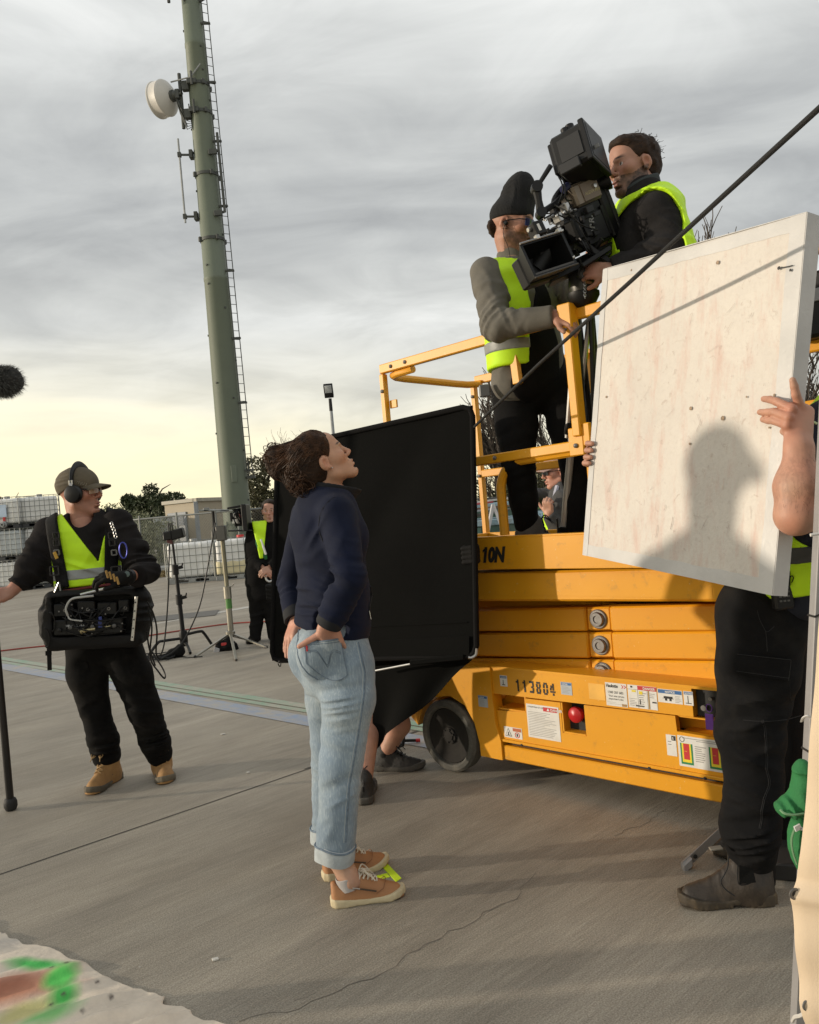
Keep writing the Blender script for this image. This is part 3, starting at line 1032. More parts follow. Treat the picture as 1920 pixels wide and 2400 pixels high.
  # kerb block and dry grass by the fence
kb=G(398,1352)
mono('concrete_block','low pale concrete barrier block beside the left caged tank','concrete block',MB().box((kb[0]-.55,kb[1]+.9,.14),(.75,.22,.14),.04),mat('block concrete',(.40,.40,.38),.8),(kb[0]-.55,kb[1]+.9,0))
rng=np.random.default_rng(3)
gv,gf=foliage(rng,[(V(kb[0]-.55,kb[1]+.3,.05),(.8,.25,.12))],1400,.12)
gv[:,2]=np.maximum(gv[:,2],.0)
mono('dry_grass',None,None,(gv,gf),mat('dry grass',(.34,.26,.13),.8,var=.3,vscale=8),(kb[0]-.55,kb[1]+.3,0),smooth=False,kind='stuff')
# skip bins behind the lift
M_skip=mat('skip green',(.075,.14,.115),.6,var=.15,dirt=(.12,.10,.07),dscale=2.5,damt=.5)
M_rim=mat('skip rim blue',(.30,.43,.50),.55,var=.1,dirt=(.2,.2,.18),dscale=4)
def skip(cx,cy,w,dp,h,rz,label):
 o=V(cx,cy,0)
 t=Thing('skip_bin',label,'skip bin',o,'green skip bins behind the lift')
 X,Y=V(math.cos(rz),math.sin(rz),0),V(-math.sin(rz),math.cos(rz),0)
 b=MB()
 th=.03
 for sx,sy_ in((1,0),(-1,0),(0,1),(0,-1)):
  if sx:
   b.obox(o+X*sx*(w/2)+V(0,0,h/2),X*th,Y*dp/2,V(0,0,h/2),.004)
  else:
   b.obox(o+Y*sy_*(dp/2)+V(0,0,h/2),X*(w/2-th-.003),Y*th,V(0,0,h/2),.004)
 b.obox(o+V(0,0,.05),X*(w/2-.05),Y*(dp/2-.05),V(0,0,.03))
 t.part('body',b,M_skip)
 for k in range(-2,3):
  t.part('rib',MB().obox(o+X*k*w/5-Y*(dp/2+.065)+V(0,0,h/2),X*.04,Y*.03,V(0,0,h/2-.02),.006),M_skip)
 rm=MB()
 for sx,sy_ in((1,0),(-1,0),(0,1),(0,-1)):
  if sx:
   rm.obox(o+X*sx*(w/2)+V(0,0,h+.055),X*.07,Y*(dp/2+.07),V(0,0,.05),.012)
  else:
   rm.obox(o+Y*sy_*(dp/2+.003)+V(0,0,h+.055),X*(w/2-.072),Y*.07,V(0,0,.05),.012)
 t.part('rim',rm,M_rim)
 return t
s1=P(1130,1222,13)
skip(s1[0]-.1,13.8,2.2,1.2,.98,R(4),'green skip bin with a pale blue rim, heaped with scrap timber')
s2=P(1275,1206,13.2)
skip(s2[0]+.85,14.0,2.0,1.2,1.02,R(3),'green skip bin partly behind the man in the pale cap')
s3=P(1150,1190,16.5)
skip(s3[0]+.1,17.2,2.4,1.2,1.22,R(2),'farther green skip bin behind the one heaped with timber')
rng=np.random.default_rng(8)
SCRAP=[('grey fibre board',(.32,.32,.31)),('dark grey plank',(.16,.155,.15)),('pale bluish panel',(.42,.43,.46)),('brown plank',(.25,.17,.12)),('red painted board',(.38,.07,.08)),('light grey sheet',(.46,.46,.45)),('charcoal batten',(.10,.10,.10))]
for k in range(7):
 c=V(s1[0]-.15+rng.uniform(-.4,.4),13.8+rng.uniform(-.35,.35),1.1+k*.055)
 a=R(rng.uniform(-8,22))
 d=V(math.cos(a),math.sin(a)*.4,rng.uniform(-.02,.16))
 mono('scrap_board',SCRAP[k][0]+' heaped in the green skip behind the lift','board',MB().obox(c,nrm(d)*rng.uniform(.55,.95),V(0,rng.uniform(.06,.12),0),V(0,0,.016),.003),mat('scrap %d'%k,SCRAP[k][1],.75,var=.2),c,group='scrap boards in the skip')
mono('road_barrier','pale folded barrier feet leaning in front of the timber skip','barrier',MB().beam(V(s1[0]+.02,13.0,.7),V(s1[0]+.2,13.02,1.32),.07,.05).beam(V(s1[0]+.38,13.0,.7),V(s1[0]+.2,13.02,1.32),.07,.05),mat('barrier pale',(.5,.5,.52),.6),(s1[0],13.0,0))
# far ground cover, so that the slab ends at a hedge line and not at the horizon
rng=np.random.default_rng(31)
lob=[(V(x,62+rng.uniform(-3,3),.6),(3.2,2,rng.uniform(1.4,2.3)))for x in np.linspace(-70,60,44)]
hv,hf=foliage(rng,lob,16000,.42)
mono('distant_hedge',None,None,(hv,hf),leafmat('hedge',(.05,.055,.028),(.09,.09,.045)),(0,62,0),smooth=False,kind='stuff')
# scissor lift
e1,e2=nrm((1,-1,0)),nrm((1,1,0))
LO=V(-.084,4.534,0)
eZ=V(0,0,1)
def W(t,s,z):
 return LO+e1*t+e2*s+eZ*z
def safety_paint():
 m=bpy.data.materials.new('machine yellow')
 m.use_nodes=True
 t=NT(m.node_tree)
 b=t.n['Principled BSDF']
 tc=t.add('ShaderNodeTexCoord')
 n1=t.add('ShaderNodeTexNoise',{'Vector':tc.outputs['Object'],'Scale':2.2,'Detail':4.0}).outputs[0]
 n2=t.add('ShaderNodeTexNoise',{'Vector':tc.outputs['Object'],'Scale':14.0,'Detail':8.0,'Roughness':.75}).outputs[0]
 n3=t.add('ShaderNodeTexNoise',{'Vector':tc.outputs['Object'],'Scale':70.0,'Detail':3.0,'Roughness':.6}).outputs[0]
 c=t.ramp(n1,[(.3,(.72,.315,.010)),(.7,(.80,.365,.013))])
 c=t.mix(t.ramp(n2,[(.57,0),(.74,.7)]),c,(.40,.20,.04))
 c=t.mix(t.ramp(n3,[(.68,0),(.74,.5)]),c,(.80,.62,.30))
 t.l.new(c,b.inputs['Base Color'])
 b.inputs['Roughness'].default_value=.42
 b.inputs['Specular IOR Level'].default_value=.4
 bp=t.add('ShaderNodeBump',{'Height':n2,'Strength':.06,'Distance':.01})
 t.l.new(bp.outputs[0],b.inputs['Normal'])
 return m
M_yel=safety_paint()
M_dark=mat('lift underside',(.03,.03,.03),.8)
M_steel=mat('pin steel',(.20,.19,.18),.45,metal=.6,var=.25,vscale=30)
M_tyre=mat('grey tyre',(.085,.082,.072),.85,var=.2,vscale=10,dirt=(.24,.22,.18),dscale=6,damt=.7,bump=.4,bscale=80)
M_hub=mat('wheel hub',(.030,.028,.026),.85,var=.2,dirt=(.06,.056,.048),dscale=14,damt=.25,spec=.15)
lift=Thing('scissor_lift','yellow scissor lift numbered 113804 with guard rails and folded arms','scissor lift',W(1.2,.4,0))
LT=2.42
def plate(poly,s,th,name=None):
 """side plate: polygon in (t, z) whose near face lies at depth s"""
 return MB().prism(poly,LO+e2*s,e1,eZ,e2*th)
def lbox(t0,t1,s0,s1,z0,z1,ch=.006):
 return MB().obox(W((t0+t1)/2,(s0+s1)/2,(z0+z1)/2),e1*(t1-t0)/2,e2*(s1-s0)/2,eZ*(z1-z0)/2,ch)
 # chassis: front wheel shroud, girder, compartment panel, pothole guard
arch=[(.492,.113),(.491,.177),(.466,.282),(.41,.364),(.308,.404),(.195,.382),(.12,.345)]
shroud=[(.632,.113),(.632,.207),(.606,.30),(.606,.372),(.60,.44),(.60,.576),(.434,.575),(.30,.508),(.20,.445),(.12,.372),(.015,.331),(.006,.256),(.055,.215),(.072,.25)]
pl=plate(shroud[:-1]+[(.09,.30)]+arch[::-1],-.012,.07)
lift.part('wheel_shroud',pl,M_yel,auto=20)
ch=MB()
ch.obox(W(1.24,.4,.42),e1*1.15,e2*.28,eZ*.14,.01)
ch.obox(W(.32,.4,.47),e1*.28,e2*.33,eZ*.08,.02)
ch.prism([(.01,.26),(.01,.33),(.13,.38),(.3,.50),(.42,.568),(.6,.568),(.6,.47),(.3,.43),(.1,.33)],LO+e2*.075,e1,eZ,e2*.65)
lift.part('chassis_frame',ch,M_yel)
far=plate(shroud[:-1]+[(.09,.30)]+arch[::-1],.745,.055)
lift.part('wheel_shroud',far,M_yel)
gd=MB()
gd.prism([(.601,.443),(1.66,.452),(1.66,.577),(.601,.577)],LO,e1,eZ,e2*.05)
gd.prism([(.601,.571),(LT,.571),(LT,.583),(.601,.583)],LO+e2*-.004,e1,eZ,e2*.80)
gd.prism([(1.80,.452),(LT,.452),(LT,.5705),(1.80,.5705)],LO,e1,eZ,e2*.05)
lift.part('girder',gd,M_yel)
hole=lbox(1.662,1.798,.035,.045,.45,.57,.002)
lift.part('control_recess',hole,M_dark)
lift.part('control_knob',MB().cyl(W(1.70,.03,.49),W(1.70,.012,.49),.012,12).cyl(W(1.73,.03,.53),W(1.73,.015,.53),.008,10),M_steel)
# lower compartment with two fork pockets and the stop recess left open
pn=MB()
pn.prism([(.607,.219),(.607,.357),(.79,.368),(.79,.436),(.998,.438),(.998,.296),(1.128,.296),(1.128,.441),(1.575,.445),(1.578,.38),(1.9,.372),(1.9,.445),(LT,.45),(LT,.219)],LO+e2*.006,e1,eZ,e2*.03)
lift.part('side_panel',pn,M_yel)
fp=MB()
for t0,t1 in((.62,.785),(1.58,1.9)):
 fp.obox(W((t0+t1)/2,.2,.368),e1*(t1-t0)/2,e2*.19,eZ*.004)
 fp.obox(W((t0+t1)/2,.2,.442),e1*(t1-t0)/2,e2*.18,eZ*.003)
 fp.obox(W(t1-.004,.2,.405),e1*.004,e2*.18,eZ*.034)
lift.part('fork_pocket',fp,M_yel)
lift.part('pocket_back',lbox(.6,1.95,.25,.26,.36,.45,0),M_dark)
rc_=MB()
rc_.obox(W(1.003,.05,.368),e1*.004,e2*.042,eZ*.07)
rc_.obox(W(1.063,.05,.300),e1*.06,e2*.042,eZ*.004)
lift.part('stop_recess',rc_,M_yel)
lift.part('recess_back',lbox(1.008,1.128,.085,.09,.3,.445,0),M_dark)
lift.part('stop_button',MB().lathe(W(1.066,.085,.384),-e2,[(0,.018),(.04,.018),(.042,.034),(.055,.038),(.068,.036),(.076,.026),(.079,0)],24),mat('stop red',(.48,.014,.016),.35,var=.08))
lift.part('panel_lip',lbox(.607,LT,-.004,.03,.204,.2185,.003),M_yel)
hg=MB()
for t_ in(.755,1.44,1.69,2.2):
 hg.obox(W(t_,-.003,.2045),e1*.006,e2*.004,eZ*.006,.002)
lift.part('panel_clip',hg,M_dark,kind='stuff')
lift.part('pothole_guard',lbox(.631,LT+.02,.75,.80,.03,.186,.006),M_yel)  # far-side guard, added to block light passing under the lift
lift.part('pothole_guard',lbox(.631,LT+.02,.0,.05,.112,.186,.006),M_yel)
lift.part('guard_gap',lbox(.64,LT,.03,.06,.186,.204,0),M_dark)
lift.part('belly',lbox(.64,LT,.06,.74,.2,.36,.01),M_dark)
lift.part('far_girder',lbox(.62,LT,.75,.80,.2,.568,.006),M_yel)
def wheel(t,s,side):
 o=W(t,s,.19)
 w=-e2*side
 ty=MB().lathe(o,w,[(-.05,.135),(-.05,.175),(-.038,.188),(.028,.19),(.042,.178),(.046,.160),(.040,.150),(.02,.146)],44,close=True)
 whl=lift.part('wheel',MB().lathe(o,w,[(.018,.148),(.026,.142),(.022,.12),(.017,.105),(.015,.06),(.016,.045),(.026,.043),(.028,.03),(.034,.028),(.036,0)],44).lathe(o,w,[(-.045,0),(-.045,.14),(.018,.148)],44),M_hub)
 lift.part('tyre',ty,M_tyre,parent=whl)
 bt=MB()
 for k in range(6):
  a=k*math.pi/3+.3
  q=o+w*.012+(e1*math.cos(a)+eZ*math.sin(a))*.034
  bt.cyl(q,q+w*.022,.0065,6)
 lift.part('wheel_bolt',bt,M_hub,parent=whl,kind='stuff')
wheel(.285,.008,1)
wheel(.285,.79,-1)
wheel(2.15,.06,1)
wheel(2.15,.74,-1)
# folded scissor arms
M_yel2=M_yel
tb_=1.153
def arm(zc,slope,h,s0,s1,t0=.08,t1=2.36,pin=True):
 m=MB()
 def seg(a,b,sa,hh):
  za,zb=zc+(a-tb_)*slope,zc+(b-tb_)*slope
  m.obox(W((a+b)/2,(sa+s1)/2,(za+zb)/2),(W(b,0,zb)-W(a,0,za))/2,e2*(s1-sa)/2,eZ*hh/2,.008)
 seg(t0,1.088,s0,h)
 seg(1.0882,1.218,s0+.010,h-.004)
 seg(1.2182,t1,s0,h)
 a_=lift.part('scissor_arm',m,M_yel2)
 if pin:
  o=W(tb_,s0+.012,zc)
  lift.part('pivot_pin',MB().lathe(o,-e2,[(0,.046),(.008,.046),(.011,.042),(.011,.034),(.02,.033),(.024,.030),(.024,.018),(.019,.016),(.019,0)],28),M_steel,parent=a_)
arm(.815,.046,.114,.14,.24)
arm(.6915,.056,.122,.14,.24)
arm(.566,.062,.116,.14,.24)
for zc in(.60,.72,.84):
 arm(zc-.02,-.045,.1,.27,.34,pin=False)
 arm(zc,.048,.1,.55,.66,pin=False)
mid=MB()
mid.obox(W(1.22,.12,.987),e1*1.16+eZ*.022,e2*.085,eZ*.072,.01)
lift.part('platform_beam',mid,M_yel)
mid=MB()
mid.obox(W(1.22,.65,.987),e1*1.16+eZ*.022,e2*.085,eZ*.072,.01)
lift.part('platform_beam',mid,M_yel)
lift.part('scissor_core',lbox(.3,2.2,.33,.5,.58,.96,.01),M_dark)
lift.part('sticker_panel',lbox(.26,1.77,.0335,.036,.938,1.045,.001),M_yel,label='slightly proud smooth panel on the beam')
# platform
tz0,tz1=1.066,1.232
lift.part('platform_floor',lbox(.0,LT,.03,.80,1.085,1.115,.004),mat('deck steel',(.16,.16,.15),.6,metal=.3))
tb2=MB()
tb2.obox(W(LT/2,.012,(tz0+tz1)/2-.003),e1*LT/2,e2*.012,eZ*((tz1-tz0)/2-.005),.003)
tb2.obox(W(LT/2,.022,tz1-.005),e1*LT/2,e2*.022,eZ*.004,.001)
lift.part('toe_board',tb2,M_yel)
lift.part('toe_board',MB().obox(W(LT/2,.79,1.15),e1*LT/2,e2*.012,eZ*.06,.003),M_yel)
lift.part('toe_board',MB().obox(W(-.0,.4,1.15),e1*.012,e2*.375,eZ*.06,.003),M_yel)
rl=.038
def rail(name,pts,w=rl,h=None,r=None,lab=None,parent=None):
 m=MB()
 if r:
  m.tube(pts,r,10)
 else:
  for a,b in zip(pts[:-1],pts[1:]):
   m.beam(a,b,w,h or w,(0,0,1)if abs((b-a)[2])<.5*np.linalg.norm(b-a)else e2,.005)
 return lift.part(name,m,M_yel,parent=parent)
rail('top_rail',[W(-.005,.0,2.182),W(LT,.0,2.215)],.036,.05)
rail('top_rail',[W(.0,.80,2.158),W(LT,.80,2.185)],.036,.05)
rail('corner_post',[W(.002,.004,1.12),W(.002,.004,2.155)],.036,.036)
rail('corner_post',[W(-.02,.80,1.12),W(-.02,.80,2.132)],.036,.036)
bend=[W(.22,.02,2.148),W(.10,.02,2.144),W(.05,.035,2.142),W(.022,.08,2.14),W(.01,.16,2.138),W(-.01,.62,2.132),W(-.004,.72,2.13),W(.02,.765,2.13),W(.06,.78,2.13)]
rail('end_rail',bend,r=.021)
rail('mid_rail',[W(.0,.0,1.598),W(1.55,.0,1.628)],.034,.046)
rail('mid_rail',[W(-.02,.80,1.578),W(LT,.80,1.60)],.034,.046)
rail('mid_rail',[W(1.56,.0,1.63),W(LT,.0,1.655)],.034,.046)
# splayed post with its bolted foot bracket
rail('post',[W(1.248,-.03,2.225),W(1.252,-.028,1.66)],.042,.06)
bk=MB().obox(W(1.238,-.034,1.638),e1*.038,e2*.010,eZ*.062,.004)
bk.obox(W(1.292,-.03,1.665),e1*.018,e2*.012,eZ*.05,.004)
lift.part('post_bracket',bk,M_yel)
rail('post',[W(1.262,.03,1.1),W(1.262,.03,1.60)],.036,.036)
lift.part('rail_collar',MB().obox(W(1.248,-.03,2.19),e1*.034,e2*.04,eZ*.055,.004),M_yel)
lift.part('drop_bracket',MB().beam(W(.905,.0,2.172),W(.918,.0,1.95),.042,.03,e2,.003).obox(W(.91,.02,2.06),e1*.004,e2*.03,eZ*.11,.001),M_yel)
lift.part('drop_bracket',MB().beam(W(.815,.8,2.15),W(.826,.8,1.95),.042,.03,e2,.003).obox(W(.83,.78,2.06),e1*.004,e2*.03,eZ*.11,.001),M_yel)
lift.part('hinge_tab',MB().obox(W(.05,.02,1.985),e1*.028,e2*.006,eZ*.022,.003),M_yel)
ap=[W(.745,.02,1.235),W(.745,.02,1.45)]+[W(.745+.14*(1-math.cos(a)),.02,1.45+.14*math.sin(a))for a in np.linspace(.15,1.57,8)]+[W(1.2,.02,1.60)]
m=MB()
m.tube(ap,.024,10)
lift.part('gate_hoop',m,M_yel)
rail('post',[W(.62,.80,1.12),W(.62,.80,2.14)],.034,.034)
bl=MB()
for(t_,s_,z_)in((.09,-.02,2.183),(.20,-.02,2.186),(.005,-.018,2.06),(1.245,-.062,2.135),(1.238,-.048,1.62),(1.08,-.022,2.20),(.755,-.02,1.615),(-.02,.776,2.06),(-.02,.776,1.565)):
 o=W(t_,s_,z_)
 bl.lathe(o,-e2,[(-.006,.0105),(.003,.0105),(.007,.006),(.008,0)],10)
lift.part('rail_bolt',bl,M_steel,kind='stuff')
# control end beyond the board
rail('corner_post',[W(LT-.02,.0,1.12),W(LT-.02,.0,2.2)],.036,.036)
rail('corner_post',[W(LT-.02,.80,1.12),W(LT-.02,.80,2.17)],.036,.036)
rail('end_rail',[W(LT-.02,.0,2.19),W(LT-.02,.80,2.17)],.036,.05)
rail('end_rail',[W(LT-.02,.0,1.62),W(LT-.02,.80,1.6)],.034,.046)
lift.part('rail_loop',MB().tube([W(2.30,-.03,2.2),W(2.26,-.03,2.19),W(2.235,-.03,2.15),W(2.235,-.03,2.05),W(2.26,-.03,2.03)],.022,10),M_yel)
rail('shelf_rail',[W(2.0,.02,1.87),W(LT,.02,1.88)],.034,.06)
cbx=lift.part('control_box',MB().obox(W(2.33,.02,2.0),e1*.15,e2*.09,eZ*.115,.012),M_black)
lift.part('box_face',MB().obox(W(2.33,-.0735,2.03),e1*.14,e2*.004,eZ*.022,.002),mat('box grey',(.23,.23,.24),.5),parent=cbx)
lift.part('box_screw',MB().lathe(W(2.255,-.07,1.985),-e2,[(0,.007),(.006,.006),(.006,0)],8).lathe(W(2.255,-.07,1.955),-e2,[(0,.007),(.006,.006),(.006,0)],8),M_steel,parent=cbx)
# lettering and decals on the near side
M_ink=mat('black lettering',(.015,.014,.013),.6)
M_dec=mat('decal white',(.72,.71,.68),.45,var=.04,vscale=12,dirt=(.5,.45,.35),dscale=10,damt=.3)
M_decg=mat('decal grey',(.42,.46,.50),.5)
M_red=mat('decal red',(.55,.03,.035),.45)
M_blue=mat('decal blue',(.035,.13,.33),.45)
M_grn=mat('decal green',(.02,.22,.08),.45)
M_yl2=mat('decal yellow',(.8,.62,.03),.45)
def lettering(parent,s,t,z,body,size,mm=M_ink,bold=0.0,shear=0.0,sq=1.0,sp=1.0,name='lettering',lab=None):
 v,f=text_mesh(body,size,W(t,s,z),e1,eZ,bold,shear,squeeze=sq,spacing=sp)
 return lift.part(name,(v,f),mm,parent=parent,smooth=False,label=lab)
lettering(None,-.002,.600,1.108,'10N',.098,bold=.006,shear=.28,sq=.82,name='model_lettering',lab='black slanted model lettering 10N')
lift.part('model_lettering',MB().add([W(.612,-.002,1.164),W(.6125,-.002,1.152),W(.6255,-.002,1.163),W(.628,-.002,1.176)],[(0,1,2,3)]),M_ink,smooth=False)
# stencilled fleet number: strokes with stencil bridges
def stencil(txt,t0,z0,w,h,gap,slope):
 segs={'1':[(.35,0,.65,1),(.1,.72,.35,.86)],'3':[(.1,.82,.9,1),(.66,.54,.95,.82),(.4,.42,.85,.56),(.66,.16,.95,.44),(.1,0,.9,.18)],'8':[(.15,.84,.85,1),(.06,.56,.36,.82),(.64,.56,.94,.82),(.2,.43,.8,.56),(.06,.16,.36,.42),(.64,.16,.94,.42),(.15,0,.85,.16)],'0':[(.2,.84,.8,1),(.04,.54,.34,.84),(.66,.54,.96,.84),(.04,.14,.34,.48),(.66,.14,.96,.48),(.2,0,.8,.15)],'4':[(.5,.0,.78,.2),(.5,.42,.78,1),(.04,
 .24,1,.38),(.02,.42,.3,.62),(.14,.62,.4,.84)]}
 m=MB()
 t=t0
 for c in txt:
  for a,b,c2,d in segs[c]:
   sk=.0
   q=[(a,b),(c2,b),(c2,d),(a,d)]
   vs=[W(t+u*w,-.0022,z0+slope*(t-t0)+v*h)for u,v in q]
   m.add(vs,[(0,1,2,3)])
  t+=w+gap
 return m
lift.part('fleet_number',stencil('113804',.748,.470,.030,.058,.0105,-.006),M_ink,smooth=False,label='black stencilled number 113804')
def decal(name,t0,t1,z0,z1,m=None,s=-.0016,lab=None):
 v=[W(t0,s,z0),W(t1,s,z0),W(t1,s,z1),W(t0,s,z1)]
 v2=[q+e2*.0012 for q in v]
 return lift.part(name,MB().add(v+v2,[(0,1,2,3),(0,4,5,1),(1,5,6,2),(2,6,7,3),(3,7,4,0)]),m or M_dec,smooth=False,label=lab)
def patch(par,s,rects,m,name='print'):
 mb=MB()
 for a,b,c,d in rects:
  mb.add([W(a,s,b),W(c,s,b),W(c,s,d),W(a,s,d)],[(0,1,2,3)])
 return lift.part(name,mb,m,parent=par,smooth=False)
def lines(t0,t1,z0,z1,n,fill=.35,seed=1):
 rg_=random.Random(seed)
 out=[]
 st=(z1-z0)/n
 for k in range(n):
  out.append((t0,z0+st*k,t0+(t1-t0)*rg_.uniform(.55,1),z0+st*k+st*fill))
 return out
M_fine=mat('fine print',(.34,.33,.32),.6)
# the small notice labels
for(t0,t1,z0,z1,mm)in((.652,.697,.486,.54,M_dec),(1.014,1.075,.481,.54,M_decg),(.508,.569,.37,.428,M_decg)):
 d_=decal('notice_label',t0,t1,z0,z1,mm,-.0136 if t0<.6 else-.0016)
 s_=(-.0136 if t0<.6 else-.0016)-.0006
 patch(d_,s_,[(t0+.003,z1-.014,t1-.003,z1-.003)],M_blue)
 lettering(d_,s_-.0006,t0+.008,z1-.012,'NOTICE',.0085,M_dec,.0003)
 if mm is M_dec:
  patch(d_,s_,[(t0+.012,z0+.006,t0+.032,z0+.010),(t0+.018,z0+.010,t0+.022,z0+.032)],M_ink)
 else:
  patch(d_,s_,lines(t0+.008,t1-.008,z0+.008,z1-.018,5,seed=int(t0*100)),M_fine)
decal('blank_label',1.166,1.249,.476,.548,mat('blank label amber',(.80,.43,.07),.5))
d_=decal('maker_label',1.254,1.360,.457,.56,lab='white service label reading Haulotte 1300 207 683')
lettering(d_,-.0024,1.258,.540,'Haulotte',.021,bold=.0006,sq=.80)
mb=MB()
for k,mm in((0,.0),(1,.012)):
 a=1.334+mm
 mb.add([W(a,-.0024,.554),W(a+.005,-.0024,.554),W(a+.013,-.0024,.5465),W(a+.005,-.0024,.539),W(a,-.0024,.539),W(a+.008,-.0024,.5465)],[(0,1,2,5),(5,2,3,4)])
lift.part('arrow_mark',mb,M_red,parent=d_,smooth=False)
lettering(d_,-.0024,1.264,.513,'1300 207 683',.0155,sq=.92)
lettering(d_,-.0024,1.268,.498,'Your next service',.012,sq=.90)
lettering(d_,-.0024,1.268,.485,'inspection is due',.012,sq=.90)
patch(d_,-.0024,[(1.26,.473,1.30,.474),(1.27,.466,1.33,.467)],M_fine)
patch(d_,-.0024,[(1.332,.459,1.356,.470)],mat('torn label',(.35,.22,.1),.7))
d_=decal('danger_label',1.366,1.503,.461,.56)
patch(d_,-.0023,[(1.414,.541,1.502,.559)],M_red)
lettering(d_,-.003,1.440,.545,'DANGER',.014,M_dec,.0004)
patch(d_,-.0024,[(1.366,.5405,1.4135,.5415),(1.413,.461,1.414,.541),(1.458,.461,1.459,.541),(1.371,.500,1.408,.501)],M_ink)
patch(d_,-.0024,lines(1.372,1.409,.47,.498,4)+lines(1.418,1.455,.47,.535,7,seed=4)+lines(1.468,1.498,.512,.535,3,seed=7),M_fine)
patch(d_,-.0024,[(1.38,.548,1.39,.556),(1.40,.468,1.44,.474),(1.42,.478,1.425,.50),(1.48,.49,1.50,.496)],M_ink)
patch(d_,-.0026,[(1.385,.53,1.405,.538),(1.42,.522,1.437,.536)],M_yl2)
patch(d_,-.0027,[(1.462,.462,1.468,.541)],mat('label stain',(.4,.25,.08),.7))
d_=decal('notice_label',1.508,1.619,.499,.556)
patch(d_,-.0023,[(1.5105,.5385,1.6165,.554)],M_blue)
lettering(d_,-.003,1.543,.5418,'NOTICE',.012,M_dec,.0004)
patch(d_,-.0024,[(1.535,.519,1.575,.527),(1.53,.517,1.58,.519),(1.54,.508,1.55,.517),(1.56,.508,1.57,.517)],M_ink)
patch(d_,-.0024,lines(1.586,1.615,.505,.535,5),M_fine)
d_=decal('notice_label',1.625,1.666,.499,.557)
patch(d_,-.0023,[(1.627,.5435,1.664,.555)],M_blue)
lettering(d_,-.003,1.631,.546,'NOTICE',.0085,M_dec,.0003)
patch(d_,-.0024,[(1.632,.506,1.658,.509),(1.642,.509,1.645,.538)],M_ink)
sp_=.0044
d_=decal('danger_sheet',.797,.985,.250,.413,s=sp_,lab='white safety sheet headed DANGER')
patch(d_,sp_-.0007,[(.897,.386,.978,.406)],M_red)
lettering(d_,sp_-.0014,.918,.3905,'▲ DANGER',.0165,M_dec,.0004)
lettering(d_,sp_-.0014,.805,.397,'CONDITIONS OF USE',.0095,M_ink)
patch(d_,sp_-.0007,lines(.805,.97,.262,.382,15,.3,5),M_fine)
d_=decal('warning_label',.646,.757,.229,.283,s=sp_)
patch(d_,sp_-.0007,[(.701,.264,.753,.280)],mat('decal brick',(.5,.13,.05),.5))
mb=MB()
mb.add([W(.652,sp_-.0007,.236),W(.694,sp_-.0007,.236),W(.673,sp_-.0007,.277)],[(0,1,2)])
wp=lift.part('warning_triangle',mb,M_ink,parent=d_,smooth=False)
mb=MB().add([W(.656,sp_-.0012,.2385),W(.690,sp_-.0012,.2385),W(.673,sp_-.0012,.2725)],[(0,1,2)])
lift.part('triangle_field',mb,M_dec,parent=d_,smooth=False)
patch(d_,sp_-.0017,[(.667,.241,.683,.244),(.670,.244,.676,.258)],M_ink)
v,f=MB().lathe(W(.727,sp_-.0008,.247),-e2,[(0,.0145),(.0004,.0145),(.0004,.0112),(0,.0112)],24).data()
lift.part('ban_ring',(v,f),M_red,parent=d_,smooth=False)
patch(d_,sp_-.0009,[(.723,.24,.731,.254)],M_ink)
d_=decal('info_label',1.526,1.571,.273,.362,s=sp_)
patch(d_,sp_-.0007,[(1.551,.339,1.569,.359),(1.533,.32,1.549,.322),(1.533,.332,1.549,.334)],M_ink)
lettering(d_,sp_-.0014,1.556,.3425,'i',.018,M_dec,.0008)
d_=decal('load_chart',1.578,1.95,.237,.366,s=sp_,lab='white chart with red, yellow and green load blocks')
for t0 in(1.588,1.712):
 patch(d_,sp_-.0006,[(t0,.247,t0+.054,.335)],M_grn)
 patch(d_,sp_-.0010,[(t0+.007,.256,t0+.047,.335)],M_yl2)
 patch(d_,sp_-.0014,[(t0+.014,.268,t0+.040,.334)],M_red)
 lettering(d_,sp_-.0019,t0+.018,.30,'---',.012,M_yl2,.0002)
patch(d_,sp_-.0007,lines(1.652,1.704,.265,.335,8,.4,3),M_fine)
patch(d_,sp_-.0007,[(1.6,.356,1.8,.359),(1.66,.349,1.8,.352)],M_fine)
v,f=MB().lathe(W(1.598,sp_-.0008,.351),-e2,[(0,.011),(.0004,.011),(.0004,.0092),(0,.0092)],20).data()
lift.part('ring_mark',(v,f),M_ink,parent=d_,smooth=False)
# key with its purple tag hanging from the control recess
kr=MB().tube([W(1.735,-.01,.50)+e1*.012*math.cos(a)+eZ*.016*math.sin(a)for a in np.linspace(0,6.28,14)],.002,5)
ktag=MB().obox(W(1.735,-.014,.445),e1*.017,e2*.003,eZ*.032,.004)
mono('key_tag','purple plastic key tag hanging by its ring from the lift control recess','key tag',ktag.add(*kr.data()),mat('purple plastic',(.17,.05,.36),.4),W(1.735,-.014,.41))
